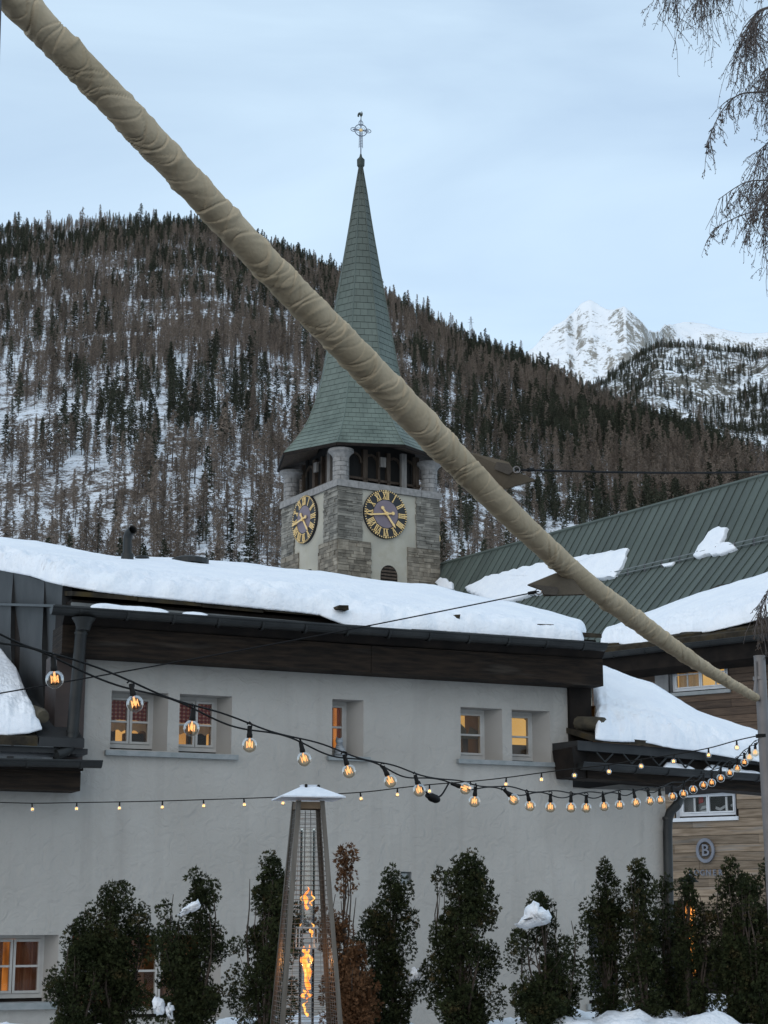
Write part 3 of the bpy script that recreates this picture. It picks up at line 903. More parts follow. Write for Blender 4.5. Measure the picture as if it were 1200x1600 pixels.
for sx in (-1, 1): mb.tube([ax(zx), ax(zx) + cd * sx * .17], .03, 5)
mb.build('gilded_boss', M_GOLD, tower)
mb = MB()
k_ = .0285                                           # metres per photo px at the cross
def rp(x, y): return ax(zroo) + Vector((k_ * (x), 0, k_ * y))
body = [(0, -3.0), (-1.5, -1.5), (-2.6, .8), (-2.4, 3.6), (-1.2, 5.6), (-.3, 5.2), (-.2, 3.2), (.6, 2.8), (.9, 4.4), (.8, 6.4), (1.4, 7.2), (1.9, 6.4), (2.6, 6.0), (2.4, 5.0), (3.4, 3.0), (3.2, .6), (1.8, -1.6)]
mb.prism([rp(*p) - Vector((0, .05, 0)) for p in body], (0, .10, 0))
for tail in ([(-1.8, 4.6), (-4.2, 3.6), (-5.6, .6), (-5.6, -2.4), (-4.6, -3.4)], [(-1.6, 3.6), (-3.4, 2.4), (-4.4, .2), (-4.4, -2.2), (-3.4, -3.0)]):
    mb.tube([rp(*p) for p in tail], [.05, .045, .035, .03, .015], 5)
mb.tube([ax(ztop), rp(.4, -1.5)], .02, 4)
mb.build('weathercock', M_COPPERDARK, tower)

# clock faces
def stroke(mbx, fr, cs, cz, ang, x0, y0, x1, y1, w, n0, n1):
    """a bar in the dial's own (x right, y outwards) frame turned to the hour's angle"""
    ca, sa = math.cos(ang), math.sin(ang)
    def pos(x, y, n): return fr.P(cs + x * ca + y * sa, n, cz - x * sa + y * ca)
    dx, dy = x1 - x0, y1 - y0; L = math.hypot(dx, dy); px_, py_ = -dy / L * w / 2, dx / L * w / 2
    q = [(x0 + px_, y0 + py_), (x1 + px_, y1 + py_), (x1 - px_, y1 - py_), (x0 - px_, y0 - py_)]
    mbx.hexa([pos(x, y, n0) for x, y in q] + [pos(x, y, n1) for x, y in q])
ROMAN = {1: 'I', 2: 'II', 3: 'III', 4: 'IIII', 5: 'V', 6: 'VI', 7: 'VII', 8: 'VIII', 9: 'IX', 10: 'X', 11: 'XI', 12: 'XII'}
for fr, (cx, cy) in ((FR_R, (601, 804)), (FR_L, (478, 812))):
    cs, cz = fr.px(cx, cy)
    R = 1.24
    axf = (fr.d, Vector((0, 0, 1)), fr.n)
    mb = MB(); mb.lathe([(R, -.03), (R, .10), (R - .02, .115)], fr.P(cs, 0, cz), 48, ax=axf)
    dial = mb.build('clock_face', M_CLOCKBLACK, tower)
    mb = MB(); mb.lathe([(.70, .10), (.70, .128), (.69, .13)], fr.P(cs, 0, cz), 40, ax=axf)
    o = mb.build('dial_centre', M_CLOCKMAUVE, tower); o.parent = dial
    mb = MB()
    for q in range(60):
        a = 2 * math.pi * q / 60
        if q % 5: stroke(mb, fr, cs, cz, a, 0, R - .085, 0, R - .02, .045, .11, .135)
        else: stroke(mb, fr, cs, cz, a, 0, R - .11, 0, R - .015, .07, .11, .137)
    o = mb.build('minute_marks', M_GOLD, tower, fix=False); o.parent = dial; o['kind'] = 'stuff'
    for h in range(1, 13):
        t = ROMAN[h]; a = 2 * math.pi * h / 12
        wd = {'I': .088, 'V': .205, 'X': .205}
        tot = sum(wd[ch] for ch in t); x = -tot / 2 * (.82 if len(t) > 3 else 1)
        sq = .82 if len(t) > 3 else 1
        mb = MB(); y0, y1 = .755, 1.105
        for ci, ch in enumerate(t):
            w = wd[ch] * sq; xm = x + w / 2; lay = .002 * ci
            if ch == 'I': stroke(mb, fr, cs, cz, a, xm, y0, xm, y1, .046, .11, .14 + lay)
            elif ch == 'V':
                stroke(mb, fr, cs, cz, a, xm - .072, y1, xm, y0, .046, .11, .141 + lay); stroke(mb, fr, cs, cz, a, xm + .072, y1, xm, y0, .028, .11, .144 + lay)
            else:
                stroke(mb, fr, cs, cz, a, xm - .072, y1, xm + .072, y0, .046, .11, .141 + lay); stroke(mb, fr, cs, cz, a, xm + .072, y1, xm - .072, y0, .028, .11, .145 + lay)
            x += w
        stroke(mb, fr, cs, cz, a, -tot * sq / 2, y0, tot * sq / 2, y0, .026, .11, .1375); stroke(mb, fr, cs, cz, a, -tot * sq / 2, y1, tot * sq / 2, y1, .026, .11, .1385)
        o = mb.build('numeral', M_GOLD, tower, fix=False); o.parent = dial
    for nm, ang, L, w, n0 in (('hour_hand', 2 * math.pi * (4 + 43.5 / 60) / 12, .86, .095, .17), ('minute_hand', 2 * math.pi * 43.6 / 60, 1.12, .080, .21)):
        mb = MB()
        stroke(mb, fr, cs, cz, ang, 0, -.36, 0, L - .2, w, n0, n0 + .03)
        ca, sa = math.cos(ang), math.sin(ang)
        tip = [(-w * .75, L - .22), (w * .75, L - .22), (0, L)]
        mb.prism([fr.P(cs + x * ca + y * sa, n0 + .002, cz - x * sa + y * ca) for x, y in tip], fr.n * .03)
        mb.lathe([(.09, n0 - .004), (.09, n0 + .033)], fr.P(cs - .36 * sa, 0, cz - .36 * ca), 12, ax=axf)
        mb.lathe([(.10, .12), (.10, n0 + .04), (.06, n0 + .06)], fr.P(cs, 0, cz), 12, ax=axf)
        o = mb.build(nm, M_GOLD, tower, fix=False); o.parent = dial

# ================================================================== CHURCH NAVE
M_SEAM = mat('green_standing_seam', (.056, .071, .060), (.078, .095, .081), .8, .6, .1, 4, metal=.1, rand=.16, stretch=(1, 1, .4), c3=(.085, .105, .085), c3scale=.5, c3lo=.6, c3hi=.85)
AN = math.radians(-34)
dN = Vector((math.sin(AN), math.cos(AN), 0))          # ridge, receding to the left
pN = Vector((-dN.y, dN.x, 0))                          # towards the viewer's side
R0 = at(980, 802, 76)                                  # a point of the ridge
Z_RIDGE = R0.z
def ridge_pt(px):
    # the ridge's point seen at this photo column
    best = None
    for t in np.linspace(-40, 40, 4001):
        p = R0 + dN * t
        if p.y < 20: continue
        d = abs(project(p)[0] - px)
        if best is None or d < best[0]: best = (d, t)
    return best[1]
def slope_pt(t, w, drop): return R0 + dN * t + pN * w - Vector((0, 0, drop))
# pitch: find the run w and drop so that the snow-guard line falls on its photo row and the seams lean as they do
best = None
tr = ridge_pt(1010)
for w in np.linspace(1, 9, 81):
    for dp in np.linspace(1, 9, 81):
        a, b = R0 + dN * tr, slope_pt(tr, w, dp)
        qa, qb = project(a), project(b)
        lean = (qb[0] - qa[0]) / (qb[1] - qa[1])
        row = np.interp(qb[0], [823, 933, 1063, 1200], [935, 911, 883, 854])
        e_ = abs(qb[1] - row) * .5 + abs(lean + .50) * 30
        if best is None or e_ < best[0]: best = (e_, w, dp)
_, W1_, D1_ = best
print('nave', W1_, D1_)
W2_, D2_ = W1_ + 5.5, D1_ + 5.5 * D1_ / W1_ * .66
NB = Vector((R0.x, R0.y, 0))
nave = thing('church_nave', 'long church nave under a green standing seam metal roof', 'church', NB)
T0, T1 = ridge_pt(690) , ridge_pt(1200) - 14
T0, T1 = max(T0, T1), min(T0, T1)
mb = MB()
def slab(m, w0, d0, w1, d1, t0, t1, th, mi=0):
    up = Vector((0, 0, th))
    a, b, c, d = slope_pt(t0, w0, d0), slope_pt(t1, w0, d0), slope_pt(t1, w1, d1), slope_pt(t0, w1, d1)
    m.hexa([a, b, c, d, a + up, b + up, c + up, d + up], mi)
slab(mb, 0, .08, W1_, D1_ + .08, T0, T1, -.2); slab(mb, W1_, D1_ + .08, W2_, D2_ + .08, T0, T1, -.2)
slab(mb, 0, .08, -W2_, D2_ + 2, T0, T1, -.2)
mb.build('roof_deck', M_COPPERDARK, nave)
mb = MB()
for t in (T0 - .3, T1 + .3):
    mb.prism([slope_pt(t, -W2_ + .6, D2_), slope_pt(t, 0, .3), slope_pt(t, W1_ - .1, D1_ + .3), slope_pt(t, W2_ - .6, D2_ + .2), NB + dN * t + pN * (W2_ - .6), NB + dN * t + pN * (-W2_ + .6)], dN * (.3 if t > 0 else -.3))
a = NB + dN * T0 + pN * (W2_ - .6); b = NB + dN * T1 + pN * (W2_ - .6)
hz = Vector((0, 0, Z_RIDGE - D2_ - .2))
mb.hexa([a, b, b - pN * .4, a - pN * .4, a + hz, b + hz, b - pN * .4 + hz, a - pN * .4 + hz])
mb.build('wall', M_RENDER, nave)
n_pan = int((T0 - T1) / .52)
nu_ = {}
for part, (wa, da, wb, db) in enumerate(((0, 0, W1_, D1_), (W1_, D1_, W2_, D2_))):
    sl = Vector((0, 0, -(db - da))) + pN * (wb - wa); L = sl.length; sl.normalize(); nv = dN.cross(sl)
    if nv.z < 0: nv = -nv
    m1 = MB(); pw = .52
    o0 = Vector((0, 0, 0))
    m1.box(o0 + sl * L / 2, sl * (L / 2 - .01), dN * (pw / 2 - .01), nv * .012)
    m1.box(o0 + sl * L / 2 + dN * (pw / 2) + nv * .03, sl * (L / 2 - .005), dN * .011, nv * .026)
    me0 = None
    for k in range(n_pan):
        t = T1 + (k + .5) * pw
        if me0 is None:
            o = m1.build('roof_panel', M_SEAM, None, fix=False); o.parent = nave; me0 = o.data
        else:
            o = bpy.data.objects.new('roof_panel', me0); COL.objects.link(o); o.parent = nave
        o.location = slope_pt(t, wa, da) - NB + nv * random.uniform(-.004, .004)
        ORG[o.name] = Vector(NB)
mb = MB(); mb.tube([R0 + dN * T0, R0 + dN * T1], .10, 6); mb.build('ridge_cap', M_SEAM, nave)
# snow guard: two rails on brackets along the change of pitch
mb = MB(); g0 = slope_pt(T0, W1_, D1_) + Vector((0, 0, .12))
for hgt in (.10, .26):
    mb.tube([slope_pt(T0, W1_ + .05, D1_) + Vector((0, 0, hgt)), slope_pt(T1, W1_ + .05, D1_) + Vector((0, 0, hgt))], .024, 5)
sg = mb.build('snow_guard', mat('galvanised_rail', (.16, .18, .18), (.23, .25, .25), 4, .6, metal=.2), nave)
bm_ = None
for k in range(int((T0 - T1) / 1.04)):
    t = T1 + .3 + k * 1.04
    m1 = MB(); p = slope_pt(t, W1_ + .05, D1_)
    m1.bar(p - Vector((0, 0, .02)), p + Vector((0, 0, .32)), .03, .05)
    o = m1.build('bracket', M_PYLON, nave); o.parent = sg
# snow left on the metal
def roof_snow(name, poly_px, th, label):
    """a patch of snow lying on the upper roof plane, outlined in photo px, puffed in the middle"""
    sl = Vector((0, 0, -D1_)) + pN * W1_; sl.normalize(); nv = dN.cross(sl).normalized()
    if nv.z < 0: nv = -nv
    P3 = [on_plane(x, y, R0 + nv * .02, nv) for x, y in poly_px]
    # refine and roughen the outline
    out = []
    for i in range(len(P3)):
        a, b = P3[i], P3[(i + 1) % len(P3)]
        k = max(1, int((b - a).length / .22))
        for j in range(k):
            q = a.lerp(b, j / k); out.append(q + dN * random.uniform(-.05, .05) + sl * random.uniform(-.07, .07))
    c = sum(out, Vector()) / len(out)
    v, f = [], []
    n = len(out)
    for lev, (k, h) in enumerate(((1.0, -.03), (1.0, th * .55), (.97, th * .9), (.90, th), (.6, th * 1.05), (.25, th * 1.05))):
        for q in out: v.append(c + (q - c) * k + nv * (h + (random.uniform(-.012, .012) if lev > 1 else 0)))
    for l in range(5):
        for i in range(n): f.append((l * n + i, l * n + (i + 1) % n, (l + 1) * n + (i + 1) % n, (l + 1) * n + i))
    f.append(tuple(5 * n + i for i in range(n))); f.append(tuple(range(n))[::-1])
    m = MB(); m.add(v, f)
    o = m.build(name, M_SNOW, None, smooth=60, origin=c)
    return tag(o, label, 'snow', 'snow left on the nave roof')
roof_snow('snow_patch', [(728, 922), (760, 905), (840, 885), (905, 873), (983, 861), (975, 885), (964, 903), (933, 908), (850, 928), (800, 942), (770, 946)], .22, 'large slab of snow low on the green nave roof, against the snow guard')
roof_snow('snow_patch', [(1086, 873), (1096, 855), (1110, 834), (1125, 827), (1140, 825), (1134, 842), (1128, 853), (1150, 851), (1152, 860), (1130, 868)], .18, 'small pointed patch of snow higher up the green nave roof')
roof_snow('snow_patch', [(683, 912), (690, 906), (700, 907), (708, 913), (712, 922), (690, 925)], .15, 'ragged bit of snow on the nave roof beside the tower')
roof_snow('snow_patch', [(1036, 884), (1046, 881), (1056, 880), (1052, 884), (1040, 888)], .10, 'tiny crumb of snow behind the snow guard of the nave roof')
# gilded ring on a rod at the gable end by the tower
g = at(681, 842, 89.2)
t = thing('gable_finial', 'gilded ring finial on a thin rod beside the tower corner', 'finial', Vector((g.x, g.y, Z_RIDGE - .4)))
mb = MB(); mb.tube([Vector((g.x, g.y, Z_RIDGE - .6)), Vector((g.x, g.y, g.z - .28))], .035, 6); mb.build('rod', M_COPPERDARK, t)
mb = MB(); pts = [g + Vector((.20 * math.cos(q), 0, .33 * math.sin(q))) for q in np.linspace(0, 2 * math.pi, 25)]
mb.tube(pts, .045, 6, caps=False)
mb.tube([g - Vector((0, 0, .3)), g + Vector((0, 0, .3))], .03, 5); mb.tube([g + Vector((-.18, 0, .08)), g + Vector((.18, 0, .08))], .03, 5)
mb.build('ring', M_GOLD, t)
# ================================================================== MAIN HOUSE
ANG_MAIN = math.atan(6300 / 2821.0)
HW0 = at(600, 1185, 22)
FM = Frame((HW0.x, HW0.y), ANG_MAIN)                   # the white wall
def blanket(name, front, back, thick, label, NU=140, NV=26, m=None, lip=.22, rough=.03, side=.25, wob=.05, seed=0, prof=None, taper=1.0):
    """a snow layer on a roof: front and back are lower edges in space; rounded over the front and the ends"""
    def resample(pts, n):
        P = np.array([tuple(p) for p in pts]); d = np.r_[0, np.cumsum(np.linalg.norm(np.diff(P, axis=0), axis=1))]
        t = np.linspace(0, d[-1], n); return np.stack([np.interp(t, d, P[:, k]) for k in range(3)], -1)
    F, B = resample(front, NU), resample(back, NU)
    u = np.linspace(0, 1, NU)
    L = np.linalg.norm(F[-1] - F[0])
    fw = (fbm(u * L * 1.1, u * 0 + seed, 300 + seed, 5) - .5) * 2
    dirv = F - B; dirv /= (np.linalg.norm(dirv, axis=1)[:, None] + 1e-9)
    F = F + dirv * (fw * wob)[:, None]
    v = np.concatenate([np.linspace(0, 1 - lip, NV - 12, endpoint=False), 1 - lip * (np.cos(np.linspace(0, np.pi / 2, 12)))])
    top = []
    th = np.array([np.interp(q, [p[0] for p in thick], [p[1] for p in thick]) for q in u]) if isinstance(thick, (list, tuple)) else np.full(NU, thick)
    su = np.clip(np.minimum(u, 1 - u) * L / side, 0, 1); su = np.sqrt(1 - (1 - su) ** 2) if side > 0 else su * 0 + 1
    for vv in v:
        P = B * (1 - vv) + F * vv
        e_ = np.clip((vv - (1 - lip)) / lip, 0, 1)
        pr = math.sqrt(max(0, 1 - e_ ** 2))
        n1 = fbm(P[:, 0] * 1.3 + 3, P[:, 1] * 1.3 + P[:, 2], 400 + seed, 4) - .5
        n2 = fbm(P[:, 0] * 6 + 3, P[:, 1] * 6 + P[:, 2] * 6, 450 + seed, 4) - .5
        n3 = fbm(u * L * 2.4, P[:, 2] * 3 + vv * 7, 480 + seed, 4, True) - .55
        n2 = n2 + .8 * n3
        h = th * su * (pr * .93 + .07 * (1 - e_)) + (n1 * .16 * th + n2 * rough * (.15 + np.clip((vv - (1 - lip * 2.6)) / (lip * 2.6), 0, 1) * 2.2) * (1 if pr > .2 else pr * 4)) * su
        Q = P.copy(); Q[:, 2] += np.maximum(h, .004)
        Q += dirv * (.05 * math.sin(math.pi * min(1, e_)) * th / .3 * su)[:, None]
        top.append(Q)
    top = np.stack(top, 1)                             # NU x NV x 3
    V = top.reshape(-1, 3); fcs = [tuple(f) for f in grid_faces(NU, NV)]
    bot = np.stack([B, F], 1); bot[:, :, 2] -= .02
    o0 = len(V); V = np.concatenate([V, bot.reshape(-1, 3)])
    for i in range(NU - 1):
        fcs.append((o0 + 2 * i, o0 + 2 * i + 1, o0 + 2 * i + 3, o0 + 2 * i + 2))
        fcs.append((i * NV + NV - 1, (i + 1) * NV + NV - 1, o0 + 2 * i + 3, o0 + 2 * i + 1))
        fcs.append((i * NV, o0 + 2 * i, o0 + 2 * i + 2, (i + 1) * NV))
    mb = MB(); mb.add([tuple(p) for p in V], fcs)
    c = Vector(tuple(F.mean(0)))
    o = mb.build(name, m or M_SNOW, None, smooth='all', origin=c)
    return tag(o, label, 'snow') if label else o
def gutter(mbx, p0, p1, r, out, sides=9):
    """half-round trough from p0 to p1 (centre of the rim line), with closed ends and a rolled lip"""
    p0, p1, out = Vector(p0), Vector(p1), Vector(out); up = Vector((0, 0, 1))
    a = [math.pi * k / (sides - 1) for k in range(sides)]
    vs_, fs_ = [], []
    for p in (p0, p1):
        for rr2 in (r, r - .012):
            for t in a: vs_.append(p + out * (rr2 * math.cos(t)) - up * (rr2 * math.sin(t)))
    S = sides
    for k in range(S - 1):
        fs_ += [(k, k + 1, 2 * S + k + 1, 2 * S + k), (S + k, 3 * S + k, 3 * S + k + 1, S + k + 1), (k, S + k, S + k + 1, k + 1), (2 * S + k, 2 * S + k + 1, 3 * S + k + 1, 3 * S + k)]
    fs_ += [(0, 2 * S, 3 * S, S), (S - 1, 2 * S - 1, 4 * S - 1, 3 * S - 1)]
    mbx.add(vs_, fs_)
    for p, q in ((p0, -1), (p1, 1)):
        mbx.add([p + out * (r * math.cos(t)) - up * (r * math.sin(t)) for t in a], [tuple(range(S))])
    mbx.tube([p0 + out * r, p1 + out * r], .013, 6)
def hook(mbx, p, r, out):
    out = Vector(out); up = Vector((0, 0, 1))
    pts = [p - out * (r + .004) + up * .03] + [p + out * ((r + .006) * -math.cos(t)) - up * ((r + .006) * math.sin(t)) for t in np.linspace(0, math.pi, 9)]
    for i in range(len(pts) - 1): mbx.bar(pts[i], pts[i + 1], .03, .006, up=(pts[i + 1] - pts[i]).cross(Vector((out.y, -out.x, 0))))

hb = FM.P(-1, -2, 0)
house = thing('white_house', 'white stuccoed house with deep small windows and dark timber eaves', 'house', hb)
def wp(px, py, n=0.0): return FM.px(px, py, n)
# openings (s0, s1, z0, z1) read off the wall plane
def opening(x0, x1, y0, y1):
    xm, ym = (x0 + x1) / 2, (y0 + y1) / 2
    return (wp(x0, ym)[0], wp(x1, ym)[0], wp(xm, y1)[1], wp(xm, y0)[1])
OPEN = {'upper_a': opening(173, 262, 1081, 1172), 'upper_b': opening(280, 362, 1086, 1177), 'upper_c': opening(519, 568, 1093, 1183),
        'upper_d': opening(720, 785, 1106, 1189), 'upper_e': opening(800, 860, 1110, 1191),
        'lower_a': opening(-24, 90, 1461, 1567), 'lower_b': opening(109, 345, 1451, 1592), 'lower_c': opening(919, 985, 1425, 1568), 'vent': opening(626, 643, 1362, 1382)}
def zero_merge(vals, tol=.0015):
    out = []
    for v in sorted(vals):
        if not out or v - out[-1] > tol: out.append(v)
    return out
S_L, S_R = wp(-260, 1300)[0], wp(1041, 1290)[0]
S_UL, S_UR = wp(131, 1100)[0], wp(892, 1100)[0]
Z_LOW = wp(600, 1222)[1]                              # where the lower, wider wall stops
Z_TOPL, Z_TOPR = wp(131, 1005)[1], wp(892, 1045)[1]
Z_TOP = max(Z_TOPL, Z_TOPR)
ss = zero_merge([S_L, S_R, S_UL, S_UR] + [o[0] for o in OPEN.values()] + [o[1] for o in OPEN.values()])
zs = zero_merge([0, Z_TOP, Z_LOW] + [o[2] for o in OPEN.values()] + [o[3] for o in OPEN.values()])
def snap(v, arr): return min(arr, key=lambda q: abs(q - v))
mb = MB(); vid = {}
def wv(s, z):
    k = (round(s, 5), round(z, 5))
    if k not in vid:
        # an old hand-trowelled wall is never quite flat
        n = 0.0
        mb.v.append(tuple(FM.P(s, n, z))); vid[k] = len(mb.v) - 1
    return vid[k]
for i in range(len(ss) - 1):
    for j in range(len(zs) - 1):
        sm_, zm = (ss[i] + ss[i + 1]) / 2, (zs[j] + zs[j + 1]) / 2
        if any(o[0] - .001 < sm_ < o[1] + .001 and o[2] - .001 < zm < o[3] + .001 for o in OPEN.values()): continue
        if zm > Z_LOW and not (S_UL < sm_ < S_UR): continue
        mb.f.append([wv(ss[i], zs[j]), wv(ss[i + 1], zs[j]), wv(ss[i + 1], zs[j + 1]), wv(ss[i], zs[j + 1])]); mb.mi.append(0)
# right-hand return of the lower wall
mb.add([FM.P(S_R, 0, 0), FM.P(S_R, -3, 0), FM.P(S_R, -3, Z_LOW + .3), FM.P(S_R, 0, Z_LOW + .3)], [(0, 1, 2, 3)])
mb.build('wall', M_STUCCO, house, fix=False)

M_LIT = emit('lamp_lit_room', (.50, .27, .08), (.27, .12, .03), 1.0, 2.2, stretch=(1, 1, .6))
M_LITYELLOW = emit('lamp_lit_yellow_room', (.50, .30, .095), (.38, .215, .06), 1.0, 1.5)
M_LITORANGE = emit('lamp_lit_orange_room', (.40, .14, .028), (.10, .032, .008), 1.0, 3.5, stretch=(2, 2, .5))
M_ROOM = mat('room_wall', (.10, .06, .035), (.16, .10, .06), 3, .8)
def check_mat():
    m = bpy.data.materials.new('red_checked_cloth'); m.use_nodes = True
    N, L = m.node_tree.nodes, m.node_tree.links; b = N['Principled BSDF']; b.inputs['Roughness'].default_value = .9
    tc = N.new('ShaderNodeTexCoord'); sp = N.new('ShaderNodeSeparateXYZ'); L.new(tc.outputs['Object'], sp.inputs[0])
    def band(src, f):
        a = N.new('ShaderNodeMath'); a.operation = 'MULTIPLY'; a.inputs[1].default_value = f; L.new(src, a.inputs[0])
        c = N.new('ShaderNodeMath'); c.operation = 'FRACT'; L.new(a.outputs[0], c.inputs[0])
        d = N.new('ShaderNodeMath'); d.operation = 'GREATER_THAN'; d.inputs[1].default_value = .62; L.new(c.outputs[0], d.inputs[0]); return d.outputs[0]
    s = N.new('ShaderNodeMath'); s.operation = 'ADD'; L.new(band(sp.outputs['X'], 22), s.inputs[0]); L.new(band(sp.outputs['Z'], 22), s.inputs[1])
    r = N.new('ShaderNodeValToRGB'); r.color_ramp.interpolation = 'CONSTANT'
    r.color_ramp.elements[0].color = (.15, .012, .010, 1); r.color_ramp.elements[1].position = .3; r.color_ramp.elements[1].color = (.30, .06, .045, 1)
    e = r.color_ramp.elements.new(.75); e.color = (.50, .38, .30, 1)
    h = N.new('ShaderNodeMath'); h.operation = 'MULTIPLY'; h.inputs[1].default_value = .5; L.new(s.outputs[0], h.inputs[0]); L.new(h.outputs[0], r.inputs['Fac'])
    L.new(r.outputs['Color'], b.inputs['Base Color'])
    t = N.new('ShaderNodeBsdfTranslucent'); L.new(r.outputs['Color'], t.inputs['Color'])
    ms = N.new('ShaderNodeMixShader'); ms.inputs[0].default_value = .55; L.new(b.outputs[0], ms.inputs[1]); L.new(t.outputs[0], ms.inputs[2])
    L.new(ms.outputs[0], N['Material Output'].inputs['Surface']); return m
M_CHECK = check_mat()
M_LACE = mat('cream_lace', (.55, .48, .36), (.62, .55, .42), 30, .9, translucent=.6)
M_ORANGECLOTH = mat('orange_curtain', (.42, .16, .04), (.55, .26, .07), 4, .9, translucent=.5, stretch=(14, 14, .5))
M_BROWNCLOTH = mat('brown_curtain', (.20, .09, .045), (.30, .15, .08), 4, .9, translucent=.45, stretch=(14, 14, .5))
def cloth(name, fr, s0, s1, z0, z1, n, m, parent, win, wave=.012, freq=34, scallop=0.0):
    k = 28; v = []; f = []
    for i in range(k + 1):
        s = s0 + (s1 - s0) * i / k; nn = n + wave * math.sin(s * freq) + wave * .4 * math.sin(s * freq * 2.3 + 1)
        zb = z0 + scallop * abs(math.sin(s * 30))
        for t in range(5): v.append(fr.P(s, nn * 1.0 if t else nn, z1 + (zb - z1) * t / 4))
    f = grid_faces(k + 1, 5).tolist()
    mb = MB(); mb.add(v, f); o = mb.build(name, m, parent, smooth='all', fix=False); o.parent = win
    return o
def window(fr, parent, op, depth, splay, cols, mid, lit, reveal=M_REVEAL, fw=.036, label=None, sash_w=None, back=.5, frame_top=.045, floor_gap=.04, mat_frame=None):
    """reveal, frame with sashes and muntins, panes, and the room behind"""
    s0, s1, z0, z1 = op; P = fr.P; mf = mat_frame or M_FRAME
    b0, b1 = s0 + .01, s1 - splay
    mb = MB()
    mb.add([P(s0, 0, z0), P(s1, 0, z0), P(s1, 0, z1), P(s0, 0, z1), P(b0, -depth, z0), P(b1, -depth, z0), P(b1, -depth, z1), P(b0, -depth, z1),
            P(b0, -depth - .1, z0), P(b1, -depth - .1, z0), P(b1, -depth - .1, z1), P(b0, -depth - .1, z1)],
           [(0, 1, 5, 4), (1, 2, 6, 5), (2, 3, 7, 6), (3, 0, 4, 7), (4, 5, 9, 8), (5, 6, 10, 9), (6, 7, 11, 10), (7, 4, 8, 11)])
    mb.build('reveal', reveal, parent, fix=False)
    nf0, nf1 = -depth - .06, -depth
    zb, zt = z0 + floor_gap, z1
    mb = MB()
    mb.fbox(fr, b0, b0 + fw, nf0, nf1, zb, zt); mb.fbox(fr, b1 - fw, b1, nf0, nf1, zb, zt)
    mb.fbox(fr, b0 + fw, b1 - fw, nf0, nf1, zt - frame_top, zt); mb.fbox(fr, b0 + fw, b1 - fw, nf0, nf1, zb, zb + .05)
    w = mb.build('window', mf, parent)
    if label: w['label'] = label
    mb = MB(); mb.fbox(fr, b0, b1, nf0 - .03, nf1 - .015, z0 - .01, zb - .002); o = mb.build('dark_gap_strip', M_BLACKWOOD, parent); o.parent = w  # dark strip standing in for the shaded gap under the frame
    cw = (b1 - b0 - 2 * fw) / cols
    for c in range(cols):
        a, b = b0 + fw + c * cw, b0 + fw + (c + 1) * cw
        sa, sb = a + (.003 if c == 0 else .004), b - (.003 if c == cols - 1 else .004)
        q0, q1 = zb + .053, zt - frame_top - .003
        sw = .028; n0, n1 = nf0 + .012, nf1 + .012
        mb = MB()
        mb.fbox(fr, sa, sa + sw, n0, n1, q0, q1); mb.fbox(fr, sb - sw, sb, n0, n1, q0, q1)
        mb.fbox(fr, sa + sw, sb - sw, n0, n1, q1 - sw, q1); mb.fbox(fr, sa + sw, sb - sw, n0, n1, q0, q0 + sw)
        zm = q0 + (q1 - q0) * mid
        if mid: mb.fbox(fr, sa + sw, sb - sw, n0 + .01, n1 - .004, zm - .012, zm + .012)
        o = mb.build('sash', mf, parent); o.parent = w
        rows = [(q0 + sw, zm - .012), (zm + .012, q1 - sw)] if mid else [(q0 + sw, q1 - sw)]
        for r0, r1 in rows:
            mb = MB(); mb.fbox(fr, sa + sw, sb - sw, n0 + .025, n0 + .029, r0, r1)
            o = mb.build('pane', M_PANE, parent); o.parent = w
    # the room
    d0, d1 = -depth - .11, -depth - .1 - back
    mb = MB(); x0, x1, y0, y1 = s0 - .25, s1 + 1.0, z0 - .15, z1 + .15
    mb.add([P(x0, d0, y0), P(x1, d0, y0), P(x1, d0, y1), P(x0, d0, y1), P(x0, d1, y0), P(x1, d1, y0), P(x1, d1, y1), P(x0, d1, y1)],
           [(0, 1, 5, 4), (1, 2, 6, 5), (2, 3, 7, 6), (3, 0, 4, 7)])
    mb.build('room_lining', M_ROOM, parent, fix=False)
    mb = MB(); mb.add([P(x0, d1, y0), P(x1, d1, y0), P(x1, d1, y1), P(x0, d1, y1)], [(0, 1, 2, 3)])
    mb.build('lit_room_wall', lit, parent, fix=False)
    return w, (b0, b1, zb, zt, -depth - .09)
wA = window(FM, house, OPEN['upper_a'], .27, .10, 2, .48, M_LIT)
wB = window(FM, house, OPEN['upper_b'], .27, .10, 2, .48, M_LIT)
wC = window(FM, house, OPEN['upper_c'], .26, .12, 1, .52, M_LITORANGE)
wD = window(FM, house, OPEN['upper_d'], .25, .13, 1, .48, M_LITYELLOW)
wE = window(FM, house, OPEN['upper_e'], .25, .13, 1, .48, M_LITYELLOW)
wLA = window(FM, house, OPEN['lower_a'], .26, .10, 2, .5, M_LITORANGE)
wLB = window(FM, house, OPEN['lower_b'], .26, .12, 3, .5, emit('dim_orange_room', (.05, .020, .006), (.015, .007, .003), 1.0, 3))
wLC = window(FM, house, OPEN['lower_c'], .12, .06, 1, .5, mat('dim_room', (.05, .045, .04), None, 3, .9))
for w, (b0, b1, zb, zt, n) in (wA, wB):
    zm = zb + (zt - zb) * .53
    cloth('checked_curtain', FM, b0 + .03, b1 - .03, zm, zt - .05, n, M_CHECK, house, w)
    cloth('lace_valance', FM, b0 + .03, b1 - .03, zm - .14, zm - .02, n - .06, M_LACE, house, w, scallop=.03)
w, (b0, b1, zb, zt, n) = wA
mb = MB(); mb.fbox(FM, b0 + .14, b0 + .22, n - .35, n - .25, zb - .1, zt); mb.fbox(FM, b0 + .35, b1 + .2, n - .42, n - .3, zb, zb + .22)
o = mb.build('furniture', M_ROOM, house); o.parent = w
w, (b0, b1, zb, zt, n) = wB
